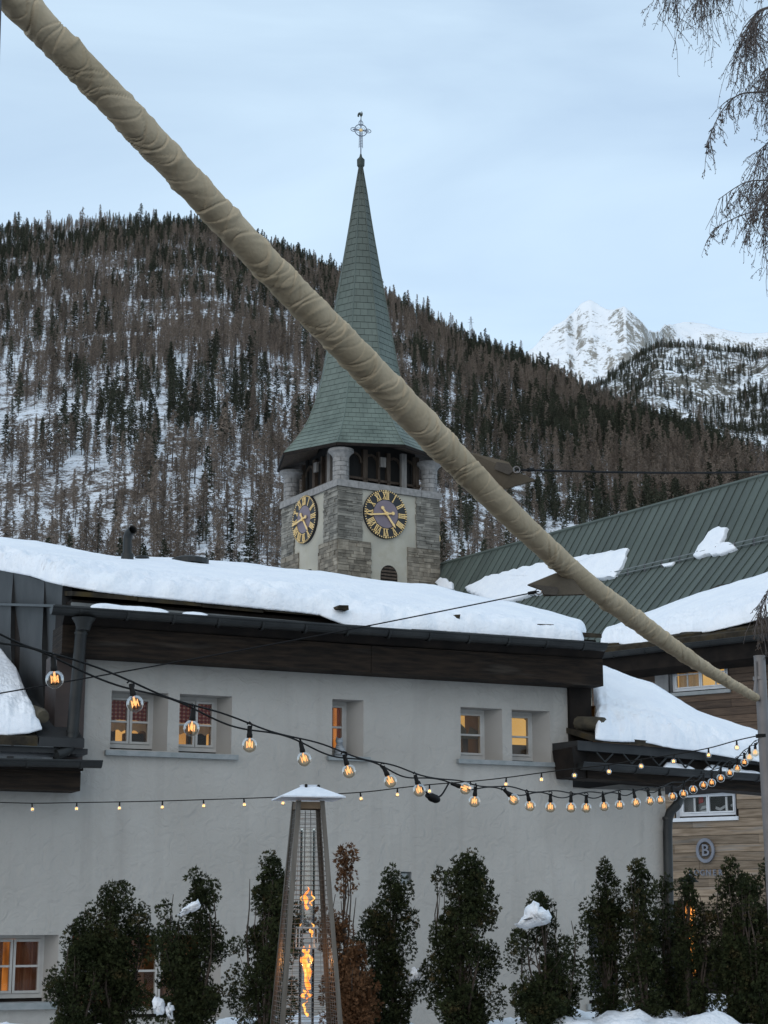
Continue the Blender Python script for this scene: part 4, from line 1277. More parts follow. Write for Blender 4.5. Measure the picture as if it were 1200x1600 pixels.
mb = MB(); mb.fbox(FM, b0 + .32, b0 + .55, n - .4, n - .3, zb - .05, zb + .26); mb.fbox(FM, b0 + .62, b1 + .4, n - .42, n - .3, zb, zb + .30)
o = mb.build('furniture', M_TIMBER, house); o.parent = w
w, (b0, b1, zb, zt, n) = wC
cloth('orange_curtain', FM, b0 + .03, b0 + .03 + (b1 - b0) * .42, zb + .05, zt - .05, n, M_ORANGECLOTH, house, w, wave=.02, freq=60)
cloth('orange_curtain', FM, b0 + .06 + (b1 - b0) * .55, b1 - .02, zb + .05, zt - .05, n - .05, M_ORANGECLOTH, house, w, wave=.02, freq=60)
w, (b0, b1, zb, zt, n) = wD            # folded paper shade hanging in points
mb = MB(); zm = zb + (zt - zb) * .5
for (a, b, h0, h1) in ((.02, .24, -.1, .10), (.36, .60, -.12, .20), (.62, 1.0, -.14, .16)):
    sa, sb = b0 + (b1 - b0) * a, b0 + (b1 - b0) * b
    mb.prism([FM.P(sa, n - .05 - a * .06, zm - .04), FM.P(sb, n - .05 - a * .06, zm - .04), FM.P(sb, n - .05 - a * .06, zm + h1 * .4), FM.P((sa * .7 + sb * .3), n - .05 - a * .06, zm + h1 * .75)], FM.n * .004)
o = mb.build('paper_shade', mat('paper_shade', (.16, .12, .07), (.20, .15, .09), 6, .9, translucent=.3), house); o.parent = w
mb = MB(); mb.fbox(FM, b0 + (b1 - b0) * .62, b0 + (b1 - b0) * .80, n - .3, n - .2, zb, zm + .02); o = mb.build('cupboard', M_ROOM, house); o.parent = w
w, (b0, b1, zb, zt, n) = wE
mb = MB(); mb.fbox(FM, b0, b1, n - .12, n - .02, zb, zb + (zt - zb) * .34); o = mb.build('headboard', mat('headboard', (.09, .06, .04), (.12, .085, .06), 4, .7), house); o.parent = w
for w, (b0, b1, zb, zt, n) in (wLA, wLB):
    nq = 2 if w is wLA[0] else 3
    for q in range(nq):
        cw = (b1 - b0) / nq
        cloth('brown_curtain', FM, b0 + q * cw + .04, b0 + q * cw + cw * .72, zb + .04, zt - .04, n, M_BROWNCLOTH, house, w, wave=.02, freq=45)
# sills
for x0, x1, y0, y1 in ((163, 370, 1176, 1184), (510, 576, 1182, 1189), (713, 869, 1189, 1196)):
    xm = (x0 + x1) / 2
    zt_, zb_ = wp(xm, y0)[1], wp(xm, y1)[1]
    mb = MB(); mb.fbox(FM, wp(x0, y0)[0], wp(x1, y0)[0], -.05, .07, zb_, zt_ - .002)
    mb.build('window_sill', M_SILL, house)
zt_, zb_ = wp(40, 1566)[1], wp(40, 1577)[1]
mb = MB(); mb.fbox(FM, S_L + .3, wp(93, 1570)[0], -.2, .08, zb_, zt_ - .002); mb.build('window_sill', M_SILL, house)
mb = MB(); s0, s1, z0, z1 = OPEN['lower_c']; mb.fbox(FM, s0 - .05, s1 + .05, -.1, .06, z0 - .07, z0 - .002); mb.build('window_sill', M_SILL, house)
# little vent
s0, s1, z0, z1 = OPEN['vent']
mb = MB(); P = FM.P
mb.add([P(s0, 0, z0), P(s1, 0, z0), P(s1, 0, z1), P(s0, 0, z1), P(s0, -.08, z0), P(s1, -.08, z0), P(s1, -.08, z1), P(s0, -.08, z1)], [(0, 1, 5, 4), (1, 2, 6, 5), (2, 3, 7, 6), (3, 0, 4, 7), (4, 5, 6, 7)])
mb.fbox(FM, s0 + .02, s1 - .05, -.07, -.03, z0 + .01, z1 - .02)
mb.build('vent_recess', M_SILL, house)

# eaves of the upper storey
def line_z(pts, n):
    q = [wp(x, y, n) for x, y in pts]; return lambda s: float(np.interp(s, [a for a, b in q], [b for a, b in q]))
NG = .58
zg = line_z([(84, 949), (450, 976), (939, 1007)], NG)
sg0, sg1 = wp(80, 950, NG)[0], wp(944, 1007, NG)[0]
# big weathered fascia beam in two lengths
NB_ = .36
zb_lo = line_z([(100, 1021), (500, 1046), (942, 1072)], NB_)
zb_hi = line_z([(100, 976), (500, 1004), (942, 1030)], NB_)
sb0, sbm, sb1 = wp(97, 1000, NB_)[0], wp(580, 1020, NB_)[0], wp(942, 1040, NB_)[0]
for a, b, lab in ((sb0, sbm - .004, 'greyed fascia board with knots'), (sbm + .004, sb1, None)):
    mb = MB(); P = FM.P
    mb.hexa([P(a, -.1 if a == sb0 else -.1, zb_lo(a)), P(b, -.1, zb_lo(b)), P(b, NB_, zb_lo(b)), P(a, NB_, zb_lo(a)),
             P(a, -.1, zb_hi(a)), P(b, -.1, zb_hi(b)), P(b, NB_, zb_hi(b)), P(a, NB_, zb_hi(a))])
    o = mb.build('fascia_board', M_BEAM, house)
    if lab: o['label'] = lab
mb = MB()      # soffit boards between fascia and gutter
mb.hexa([P(sb0, .0, zb_hi(sb0)), P(sb1, .0, zb_hi(sb1)), P(sb1, NB_ - .02, zb_hi(sb1)), P(sb0, NB_ - .02, zb_hi(sb0)),
         P(sb0, .0, zg(sb0) + .02), P(sb1, .0, zg(sb1) + .02), P(sb1, NG - .10, zg(sb1) + .0), P(sb0, NG - .10, zg(sb0) + .0)])
mb.build('soffit', M_BLACKWOOD, house)
mb = MB(); gutter(mb, P(sg0, NG, zg(sg0)), P(sg1, NG, zg(sg1)), .088, FM.n); gt = mb.build('gutter', M_GUTTER, house)
for k in range(13):
    s = sg0 + (sg1 - sg0) * (k + .6) / 13.2
    mb = MB(); hook(mb, P(s, NG, zg(s)), .088, FM.n); o = mb.build('gutter_bracket', M_GUTTER, house); o.parent = gt
# roof layers: lower drip edge and the stone slabs above it, set back
def roof_layer(name, m, f0, f1, th, back_n=-5.2, rise=.165):
    mb = MB(); (sa, na, za), (sb, nb, zb2) = f0, f1
    pts = []
    for s, n, z in (f0, f1): pts.append((P(s, n, z), P(s, back_n, z + (n - back_n) * rise)))
    up = Vector((0, 0, th))
    (a, c), (b, d) = pts
    mb.hexa([a, b, d, c, a + up, b + up, d + up, c + up]); return mb.build(name, m, house)
roof_layer('drip_edge', M_GUTTER, (sg0 + .05, NG - .03, zg(sg0) + .01), (sg1 - .15, NG - .03, zg(sg1) + .01), .03)
zu = line_z([(100, 925), (300, 940), (512, 960), (700, 972), (915, 990)], .30)
su0, su1 = wp(112, 925, .30)[0], wp(940, 985, .30)[0]
for k in range(9):
    a, b = su0 + (su1 - su0) * k / 9, su0 + (su1 - su0) * (k + 1) / 9
    j = random.uniform(-.012, .012)
    roof_layer('roof_slab', M_SLATE, (a + .006, .31 + j, zu(a) - .045 + j), (b - .006, .31 + j, zu(b) - .045 + j), .055)
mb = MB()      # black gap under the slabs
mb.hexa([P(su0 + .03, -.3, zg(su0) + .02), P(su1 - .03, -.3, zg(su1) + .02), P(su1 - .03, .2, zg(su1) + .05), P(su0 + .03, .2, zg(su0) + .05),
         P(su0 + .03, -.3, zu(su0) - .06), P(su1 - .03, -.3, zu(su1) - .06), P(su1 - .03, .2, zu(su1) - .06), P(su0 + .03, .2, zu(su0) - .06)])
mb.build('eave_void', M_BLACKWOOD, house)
mb = MB()      # metal flashing board along the slab edge
mb.hexa([P(su0 + .02, .2, zu(su0) - .19), P(wp(512, 960, .3)[0], .2, zu(wp(512, 960, .3)[0]) - .19), P(wp(512, 960, .3)[0], .275, zu(wp(512, 960, .3)[0]) - .19), P(su0 + .02, .275, zu(su0) - .19),
         P(su0 + .02, .2, zu(su0) - .105), P(wp(512, 960, .3)[0], .2, zu(wp(512, 960, .3)[0]) - .105), P(wp(512, 960, .3)[0], .275, zu(wp(512, 960, .3)[0]) - .105), P(su0 + .02, .275, zu(su0) - .105)])
mb.build('flashing', M_FLASH, house)
# dark strips down both ends of the upper storey
def strip(x0, x1, y0, y1, n0, n1, m, name):
    a, b = wp(x0, (y0 + y1) / 2, n1)[0], wp(x1, (y0 + y1) / 2, n1)[0]
    mb = MB(); mb.fbox(FM, a, b, n0, n1, wp((x0 + x1) / 2, y1, n1)[1], wp((x0 + x1) / 2, y0, n1)[1]); return mb.build(name, m, house)
strip(86, 132, 1022, 1190, -.5, .03, mat('rusty_brown_sheet', (.028, .018, .015), (.05, .032, .026), 3, .6, .2, 8), 'end_sheet')
strip(891, 925, 1072, 1205, -.6, .06, M_BLACKWOOD, 'end_sheet')
# sheet-metal cheek going back from the left corner, folded sheet by sheet
def YL(px): return float(np.interp(px, [-60, 100], [24.2, wp(100, 1000)[0] * FM.d.y + FM.o.y + .02]))
edges = [-60, -22, 22, 71, 98]
tops = [868, 879, 893, 908, 913]
for i in range(len(edges) - 1):
    x0, x1 = edges[i], edges[i + 1]
    a0, a1 = at(x0 - 1, tops[i], YL(x0)), at(x1 + 3, tops[i + 1] + 1, YL(x1))
    b0, b1 = at(x0 + 1, 1215, YL(x0)), at(x1 + 5, 1215, YL(x1))
    nn = (a1 - a0).cross(Vector((0, 0, 1))).normalized()
    if nn.y > 0: nn = -nn
    mb = MB()
    # each sheet bows out towards its right-hand fold
    rows = []
    K = 8
    for t in np.linspace(0, 1, 7):
        row = []
        for q in range(K):
            u_ = q / (K - 1)
            p = a0.lerp(a1, u_).lerp(b0.lerp(b1, u_), t)
            bow = (.11 * u_ ** 3 - .05 * (1 - u_) ** 4) * .75 * max(0, 1 - abs(t - .36) * 2.6) ** .7 + .014 * math.sin(t * 9 + i) * u_
            row.append(p + nn * (bow + .01))
        rows.append(row)
    v = [p for r in rows for p in r]; mb.add(v, grid_faces(7, K).tolist())
    mb.add([r[-1] for r in rows] + [r[-1] - nn * .12 for r in rows], [(q, q + 1, 8 + q, 7 + q) for q in range(6)])
    mb.build('metal_sheet', M_DARKMETAL, house, smooth=50, fix=False)
mb = MB(); a0, a1 = at(-60, 860, YL(-60) + .2), at(98, 913, YL(98) + .2); b0, b1 = at(-60, 1220, YL(-60) + .2), at(98, 1220, YL(98) + .2)
mb.add([a0, a1, b1, b0], [(0, 1, 2, 3)]); mb.build('cheek_wall', M_BLACKWOOD, house, fix=False)

# snow on the main roof
front = [at(-45, 874, YL(-45) - .35), at(0, 889, YL(0) - .35), at(45, 898, YL(45) - .33), at(98, 912, YL(98) - .25)]
for x, y in ((150, 922), (200, 928), (260, 934), (320, 940), (400, 948), (470, 955), (500, 959)): front.append(FM.pt(x, y, .33))
for x, y in ((517, 966), (540, 975)): front.append(FM.pt(x, y, .42))
for x, y in ((590, 980), (660, 983), (740, 988), (840, 996), (912, 1001)): front.append(FM.pt(x, y, .54))
sil = [(-45, 834, -4.6), (0, 840, -4.5), (60, 847, -4.3), (115, 858, -4.1), (180, 870, -3.9), (300, 873, -3.7), (400, 880, -3.4), (480, 893, -3.1), (560, 905, -2.8), (620, 911, -2.6), (680, 915, -2.4), (715, 925, -2.2), (800, 945, -1.7), (880, 961, -1.2), (916, 976, -.8)]
TH = .22
back = [FM.pt(x, y, n) - Vector((0, 0, TH * .95 * (1 if x < 800 else .8 if x < 900 else .4))) for x, y, n in sil]
blanket('roof_snow', front, back, [(0, .21), (.1, .23), (.5, .20), (.56, .25), (.9, .20), (1, .13)], 'long blanket of snow covering the roof of the white house', NU=360, NV=60, lip=.14, rough=.085, side=.12, seed=1, wob=.09)
# the roof's far side
mb = MB(); bk = [p - Vector((0, 0, .05)) for p in back]; f2 = [p - FM.n * 4 - Vector((0, 0, 1.0)) for p in bk]
mb.add(bk + f2, [(i, i + 1, len(bk) + i + 1, len(bk) + i) for i in range(len(bk) - 1)]); mb.build('far_roof', M_SLATE, house, fix=False)
# ridges of snow caught in the gutter
for i, (xs, lab) in enumerate((([(140, 950), (165, 951), (200, 954), (235, 957), (268, 962)], 'thin ridge of snow in the gutter above the two checked-curtain windows'), ([(280, 962), (300, 963), (330, 966)], 'short ridge of snow in the eaves gutter, just right of the longer one'))):
    f = [FM.pt(x, y + 3, NG + .05) for x, y in xs]; b = [FM.pt(x, y + 2, NG - .10) + Vector((0, 0, .02)) for x, y in xs]
    blanket('gutter_snow', f, b, .055, lab, NU=50, NV=16, lip=.6, rough=.02, side=.2, seed=20 + i, wob=.03)
# bare slabs poking through the snow
for x, y, w in ((628, 963, .15), (532, 949, .08), (712, 964, .05), (850, 977, .15)):
    c = FM.pt(x, y, .40); mb = MB()
    J = lambda: Vector((random.uniform(-.03, .03), random.uniform(-.03, .03), random.uniform(-.012, .012)))
    q = [c + FM.d * w * a_ + FM.n * b_ + Vector((0, 0, e_)) + J() for e_ in (-.03, .014) for a_, b_ in ((-1, -.1), (1, -.1), (.9, .06), (-.8, .06))]
    mb.hexa(q); mb.build('roof_slab', M_SLATE, house)
# vent pipe with its bend, and two low roof vents
c = FM.pt(199, 872, -2.6)
mb = MB(); top = FM.pt(199, 842, -2.6)
pts = [c - Vector((0, 0, .4)), top]
for t in np.linspace(.3, 1.35, 5): pts.append(top + Vector((.10 * (1 - math.cos(t)), -.10 * (1 - math.cos(t)), .11 * math.sin(t))))
rp_ = .058
mb.tube(pts, rp_, 14, caps=False); mb.tube(pts, rp_ - .008, 14, caps=False)
e1 = pts[-1]; mb.tube([e1 - (e1 - pts[-2]) * .3, e1 + (e1 - pts[-2]) * .12], rp_ + .014, 14, caps=False)
mb.build('vent_pipe', M_GUTTER, house, smooth=50)
mb = MB(); mb.tube([c - Vector((0, 0, .05)), c + Vector((0, 0, .06))], .085, 14); mb.build('pipe_collar', M_GUTTER, house, smooth=50)
for x, y, w in ((222, 877, .10), (297, 880, .26)):
    c = FM.pt(x, y, -2.9); mb = MB(); mb.lathe([(w, -.02), (w, .05), (w * .8, .07)], c, 16); mb.build('roof_vent', M_GUTTER, house)

# downpipe on the left
def pipe(name, pts, r, m, parent, collars=()):
    mb = MB(); mb.tube(pts, r, 14)
    for q in collars:
        a, b = Vector(q[0]), Vector(q[1]); mb.tube([a, b], r + .009, 14)
    return mb.build(name, m, parent, smooth=50)
t0, t1 = FM.pt(131, 962, NG - .02), FM.pt(127, 985, NG - .08)
b0 = FM.pt(113, 1148, .40)
pts = [t0, t1, t1.lerp(b0, .5), b0, FM.pt(111, 1160, .40), FM.pt(106, 1170, .42), FM.pt(97, 1177, .44), FM.pt(88, 1180, .46)]
pipe('downpipe', pts, .068, M_GUTTER, house, [(b0.lerp(t1, .02), b0.lerp(t1, .045)), (t1.lerp(b0, .02), t1.lerp(b0, .04))])
mb = MB(); mb.lathe([(.075, -.12), (.10, -.04), (.14, .02)], t0 - Vector((0, 0, .05)), 14); mb.build('gutter_outlet', M_GUTTER, house, smooth=50)

# ---- left wing: a lean-to roof with its own gutter
wl = thing('left_lean_to', 'low lean-to roof with dark gutter at the left of the white house', 'lean-to', FM.P(wp(40, 1200)[0], 0, 0))
NGL = .60
zgl = line_z([(-60, 1186), (155, 1190)], NGL)
sl0, sl1 = wp(-80, 1190, NGL)[0], wp(158, 1190, NGL)[0]
mb = MB(); gutter(mb, P(sl0, NGL, zgl(sl0)), P(sl1, NGL, zgl(sl1)), .075, FM.n); gt = mb.build('gutter', M_GUTTER, wl)
for x in (-30, 42, 126):
    s = wp(x, 1190, NGL)[0]; mb = MB(); hook(mb, P(s, NGL, zgl(s)), .075, FM.n); o = mb.build('gutter_bracket', M_GUTTER, wl); o.parent = gt
sbe = wp(126, 1215, .40)[0]
zlo, zhi = wp(60, 1234, .40)[1], wp(60, 1203, .40)[1]
mb = MB(); mb.fbox(FM, sl0, sbe, -.05, .40, zlo, zhi); mb.build('fascia_board', M_BEAM, wl)
mb = MB(); mb.fbox(FM, sl0, wp(130, 1190, .45)[0], -.05, .47, zhi + .002, zgl(sl0) + .02); mb.build('soffit', M_BLACKWOOD, wl)
for k, (x0, x1) in enumerate(((-80, 58), (60, 131))):
    a, b = wp(x0, 1165, .48)[0], wp(x1, 1165, .48)[0]
    z = wp(60, 1166, .48)[1]
    mb = MB(); mb.hexa([P(a, .50, z), P(b, .50, z), P(b, -2.5, z + 1.1), P(a, -2.5, z + 1.1), P(a, .50, z + .10), P(b, .50, z + .10), P(b, -2.5, z + 1.2), P(a, -2.5, z + 1.2)])
    mb.build('roof_slab', M_DARKMETAL if k else M_SLATE, wl)
zz_ = wp(60, 1176, .45)[1]
mb = MB(); mb.fbox(FM, sl0, wp(137, 1175, .45)[0], -.1, .45, zz_, wp(60, 1167, .45)[1]); mb.build('eave_board', M_DARKMETAL, wl)
front = [FM.pt(x, y, .50) for x, y in ((-75, 1146), (-30, 1147), (10, 1148), (45, 1144), (66, 1138))]
back = [at(-75, 985, 23.6), at(-30, 1010, 23.0), at(0, 1040, 22.3), at(25, 1072, 21.6), at(40, 1096, 21.1)]
blanket('roof_snow', front, back, [(0, .22), (.8, .22), (1, .14)], 'heap of snow on the low roof at the left of the white house', NU=140, NV=44, lip=.25, rough=.08, side=.14, seed=3, wob=.12)
mb = MB(); c = FM.pt(62, 1115, .2); mb.tube([c - FM.n * .6 + Vector((-.1, 0, .12)), c + Vector((.02, 0, -.02)), c + FM.n * .10 + Vector((.02, 0, -.05))], [.09, .085, .07], 10)
mb.build('ridge_log', mat('mossy_log', (.04, .035, .025), (.085, .07, .045), 8, .9, .6, 20), wl, smooth=50)

# ---- right wing: the lean-to roof turned a little further away
wr = thing('right_lean_to', 'low snow-laden lean-to roof with dark gutter at the right of the white house', 'lean-to', FM.P(wp(960, 1200)[0], 0, 0))
RW0 = FM.pt(905, 1191, .55)
FW = Frame((RW0.x, RW0.y), math.atan(4130 / 2821.0))
def rwz(pts, n=0.0):
    q = [FW.px(x, y, n) for x, y in pts]; return lambda s: float(np.interp(s, [a for a, b in q], [b for a, b in q]))
rs = lambda x, y, n=0.0: FW.px(x, y, n)[0]
PW = FW.P
zgr = rwz([(905, 1192), (1193, 1212)])
s0, s1 = rs(905, 1192), rs(1230, 1212)
mb = MB(); gutter(mb, PW(s0, 0, zgr(s0)), PW(s1, 0, zgr(s1)), .085, FW.n); gt = mb.build('gutter', M_GUTTER, wr)
for x in (940, 990, 1040, 1090, 1140, 1180):
    s = rs(x, 1200); mb = MB(); hook(mb, PW(s, 0, zgr(s)), .085, FW.n); o = mb.build('gutter_bracket', M_GUTTER, wr); o.parent = gt
zfl, zfh = rwz([(918, 1216), (1044, 1227), (1191, 1240)], -.12), rwz([(918, 1200), (1191, 1219)], -.12)
a, b = rs(918, 1208, -.12), rs(1230, 1225, -.12)
mb = MB(); mb.hexa([PW(a, -.5, zfl(a)), PW(b, -.5, zfl(b)), PW(b, -.12, zfl(b)), PW(a, -.12, zfl(a)), PW(a, -.5, zfh(a)), PW(b, -.5, zfh(b)), PW(b, -.12, zfh(b)), PW(a, -.12, zfh(a))])
mb.build('fascia_board', M_BEAM, wr)
mb = MB(); mb.hexa([PW(a, -2.2, zfl(a) + .1), PW(b, -2.2, zfl(b) + .1), PW(b, -.3, zfl(b) + .1), PW(a, -.3, zfl(a) + .1), PW(a, -2.2, zfh(a)), PW(b, -2.2, zfh(b)), PW(b, -.3, zfh(b)), PW(a, -.3, zfh(a))])
mb.build('soffit', M_BLACKWOOD, wr)
ze = rwz([(905, 1172), (1193, 1196)], -.05); ze2 = rwz([(905, 1157), (1193, 1182)], -.05)
for nm, lo, hi, m_, nn in (('drip_board', rwz([(905, 1190), (1193, 1209)], -.16), ze, M_BLACKWOOD, -.16), ('eave_board', ze, ze2, M_DARKMETAL, -.05)):
    a, b = rs(903, 1180, nn), rs(1230, 1195, nn)
    mb = MB(); mb.hexa([PW(a, -.6, lo(a)), PW(b, -.6, lo(b)), PW(b, nn, lo(b)), PW(a, nn, lo(a)), PW(a, -.6, hi(a)), PW(b, -.6, hi(b)), PW(b, nn, hi(b)), PW(a, nn, hi(a))])
    mb.build(nm, m_, wr)
for k in range(6):            # stone slabs under the snow
    a, b = rs(926, 1160) + k * .62, rs(926, 1160) + (k + 1) * .62 - .012
    mb = MB(); up = Vector((0, 0, .07)); j = random.uniform(-.02, .02)
    q = [PW(a, .0 + j, ze2(a)), PW(b, .0 + j, ze2(b)), PW(b, -2.6, ze2(b) + .75), PW(a, -2.6, ze2(a) + .75)]
    mb.hexa(q + [p + up for p in q]); mb.build('roof_slab', M_SLATE, wr)
# end cheek against the upper storey
mb = MB(); q = [FM.pt(893, 1168, .55), FM.pt(900, 1213, .55), FM.pt(930, 1218, .2), FM.pt(926, 1155, .2)]
mb.prism(q, -FM.n * .5); mb.build('end_board', M_BLACKWOOD, wr)
for k in range(5):             # zig-zag snow guard wires behind the gutter
    x = 932 + k * 42
    p = [FW.pt(x, 1183 + k * 2.6, -.02), FW.pt(x + 13, 1191 + k * 2.8, .02), FW.pt(x + 26, 1185 + k * 2.8, -.02)]
    mb = MB(); mb.tube([p[0] + Vector((0, 0, .06)), p[1]], .012, 5); mb.tube([p[1], p[2] + Vector((0, 0, .06))], .012, 5); mb.build('gutter_stay', M_GUTTER, wr)
front = [FW.pt(x, y, .03) for x, y in ((930, 1150), (955, 1155), (985, 1158), (1020, 1161), (1060, 1167), (1100, 1173), (1140, 1180), (1180, 1186), (1225, 1192))]
back = [at(926, 1034, 25.6), at(945, 1043, 25.6), at(985, 1060, 25.4), at(1020, 1071, 25.3), at(1050, 1089, 25.2), at(1090, 1114, 25.1), at(1130, 1128, 25.3), at(1180, 1144, 25.5), at(1225, 1158, 25.9)]
back = [p - Vector((0, 0, .2)) for p in back]
blanket('roof_snow', front, back, [(0, .18), (.06, .24), (.9, .24), (1, .22)], 'deep drift of snow on the low roof at the right of the white house', NU=220, NV=50, lip=.2, rough=.09, side=.12, seed=5, wob=.14)
mb = MB(); c = FW.pt(938, 1131, -.12); mb.tube([c - FW.n * .5 + Vector((-.15, 0, .05)), c + Vector((-.05, 0, 0)), c + FW.n * .08], [.10, .095, .08], 10)
mb.build('ridge_log', MATS['mossy_log'], wr, smooth=50)
for i, (xs, lab) in enumerate((([(1034, 1201), (1042, 1195), (1060, 1198), (1088, 1203)], 'peaked ridge of snow in the right lean-to gutter, left one of two'), ([(1098, 1204), (1112, 1199), (1130, 1203), (1160, 1207), (1192, 1211)], 'long ridge of snow in the right lean-to gutter, next to the steel mast'))):
    f = [FW.pt(x, max(y, 1193 + (x - 905) * .07) + 1, .05) for x, y in xs]; b = [FW.pt(x, y + 2, -.10) for x, y in xs]
    blanket('gutter_snow', f, b, .06, lab, NU=40, NV=16, lip=.6, rough=.02, side=.2, seed=30 + i, wob=.02)
# downpipe with swan neck at the right corner
pts = [FW.pt(1064, 1236, -.10), FW.pt(1062, 1250, -.12), FM.pt(1057, 1259, .25), FM.pt(1048, 1268, .15), FM.pt(1044, 1280, .10), FM.pt(1043, 1300, .09), FM.pt(1046, 1450, .09), FM.pt(1049, 1600, .09)]
pipe('downpipe', pts, .062, M_GUTTER, wr, [(FM.pt(1043.2, 1277, .095), FM.pt(1043, 1281, .095))])
# ================================================================== TIMBER HOUSE
tc_ = at(1060, 1200, 36)
FT = Frame((tc_.x, tc_.y), -math.atan(4000 / 2821.0))
# make s grow to the right in the picture
FT.d = -FT.d
timber = thing('timber_house', 'brown plank-clad house with white windows and ring emblem, behind the lean-to', 'house', (tc_.x, tc_.y, 0))
PT = FT.P
tsx = lambda x, y, n=0.0: FT.px(x, y, n)
ts0, ts1 = tsx(925, 1100)[0], tsx(1300, 1100)[0]
tz1 = max(tsx(945, 1040)[1], tsx(1200, 1010)[1])
def top_(x0, x1, y0, y1):
    xm, ym = (x0 + x1) / 2, (y0 + y1) / 2
    return (tsx(x0, ym)[0], tsx(x1, ym)[0], tsx(xm, y1)[1], tsx(xm, y0)[1])
T_OPEN = {'up': top_(1046, 1137, 1029, 1080), 'low': top_(1056, 1149, 1238, 1277)}
M_PLANKDARK = mat('brown_plank', (.055, .034, .022), (.105, .068, .044), 2.5, .85, .4, 8, stretch=(1, 1, 10), rand=.35)
M_PLANKPALE = mat('weathered_plank', (.16, .115, .075), (.27, .205, .145), 2.5, .85, .4, 8, stretch=(1, 1, 10), rand=.30, c3=(.20, .19, .175), c3scale=.9, c3lo=.55, c3hi=.75)
mb = MB()
zlist = zero_merge([0, tz1] + [o[2] for o in T_OPEN.values()] + [o[3] for o in T_OPEN.values()])
slist = zero_merge([ts0, ts1] + [o[0] for o in T_OPEN.values()] + [o[1] for o in T_OPEN.values()])
for i in range(len(slist) - 1):
    for j in range(len(zlist) - 1):
        sm_, zm = (slist[i] + slist[i + 1]) / 2, (zlist[j] + zlist[j + 1]) / 2
        if any(o[0] < sm_ < o[1] and o[2] < zm < o[3] for o in T_OPEN.values()): continue
        mb.add([PT(slist[i], -.03, zlist[j]), PT(slist[i + 1], -.03, zlist[j]), PT(slist[i + 1], -.03, zlist[j + 1]), PT(slist[i], -.03, zlist[j + 1])], [(0, 1, 2, 3)])
mb.add([PT(ts0, -.03, 0), PT(ts0, -6, 0), PT(ts0, -6, tz1), PT(ts0, -.03, tz1)], [(0, 1, 2, 3)])
mb.build('wall', M_BLACKWOOD, timber, fix=False)
zsplit = tsx(1060, 1215)[1]
ph = .168
z = tz1 - .005; row = 0
while z > 1.0:
    zb_ = z - ph * random.uniform(.92, 1.08)
    pale = z < zsplit
    s = ts0 - random.uniform(0, 1.2)
    while s < ts1:
        L = random.uniform(.9, 2.6)
        a, b = max(s, ts0), min(s + L, ts1)
        segs = [(a, b)]
        for o in T_OPEN.values():
            if zb_ < o[3] - .02 and z > o[2] + .02:
                new = []
                for p, q in segs:
                    if q <= o[0] - .03 or p >= o[1] + .03: new.append((p, q))
                    else:
                        if p < o[0] - .05: new.append((p, o[0] - .03))
                        if q > o[1] + .05: new.append((o[1] + .03, q))
                segs = new
        for p, q in segs:
            if q - p > .05 and project(PT(p, 0, z))[0] < 1230:
                mb = MB(); pr = random.uniform(.0, .012)
                mb.fbox(FT, p + .003, q - .003, -.028, pr, zb_ + .005, z - .004)
                mb.build('plank', M_PLANKPALE if pale else M_PLANKDARK, timber, fix=False)
        s += L
    z = zb_; row += 1
M_TFRAME = mat('white_window_paint', (.60, .62, .65), (.68, .70, .72), 6, .5)
tw1 = window(FT, timber, T_OPEN['up'], .12, .03, 2, .55, M_LITYELLOW, reveal=MATS['greying_trim'] if 'greying_trim' in MATS else mat('greying_trim', (.13, .13, .13), (.2, .2, .2), 4, .8), fw=.06, mat_frame=M_TFRAME)
tw2 = window(FT, timber, T_OPEN['low'], .14, .02, 2, 0, mat('dim_shop', (.03, .03, .032), (.06, .06, .065), 3, .9), reveal=mat('white_reveal', (.45, .46, .48), (.52, .53, .55), 4, .8), fw=.06, mat_frame=M_TFRAME)
w, (b0, b1, zb, zt, n) = tw1
for q in (.25, .75):
    s = b0 + (b1 - b0) * q; mb = MB(); mb.fbox(FT, s - .014, s + .014, n + .02, n + .05, zb + .09, zt - .09); o = mb.build('muntin', M_TFRAME, timber); o.parent = w
cloth('cream_curtain', FT, b0 + .06, b0 + (b1 - b0) * .47, zb + .05, zt - .05, n - .05, M_LACE, timber, w, wave=.03, freq=30)
w, (b0, b1, zb, zt, n) = tw2
for q in (.25, .80):
    s = b0 + (b1 - b0) * q; mb = MB(); mb.fbox(FT, s - .02, s + .02, n + .02, n + .05, zb + .09, zt - .09); o = mb.build('muntin', M_TFRAME, timber); o.parent = w
# posters and skis inside the shop window
M_RED = mat('red_print', (.45, .03, .03), None, 3, .6); M_PALE = mat('pale_print', (.42, .45, .48), None, 3, .6); M_GREY = mat('grey_print', (.10, .11, .12), (.16, .16, .17), 4, .6)
def panel(pts, dn, m, nm):
    mb = MB(); mb.prism([PT(b0 + (b1 - b0) * x, n - dn, zb + (zt - zb) * y) for x, y in pts], FT.n * .006); o = mb.build(nm, m, timber); o.parent = w
panel([(.27, .1), (.47, .1), (.47, .98), (.27, .98)], .10, M_GREY, 'poster')
panel([(.28, .55), (.36, .62), (.36, 1.0), (.28, 1.0)], .08, M_RED, 'poster')
panel([(.30, .28), (.44, .36), (.47, .50), (.34, .44)], .07, M_PALE, 'poster')
panel([(.33, .12), (.47, .2), (.45, .30), (.31, .24)], .06, M_PALE, 'poster')
panel([(.56, .30), (.64, .22), (.78, .42), (.74, .48), (.64, .34), (.57, .42)], .09, M_PALE, 'poster')
panel([(.82, .45), (.92, .62), (.95, .58), (.84, .36)], .09, M_PALE, 'poster')
panel([(.03, .1), (.20, .1), (.20, .95), (.03, .95)], .09, M_GREY, 'poster')
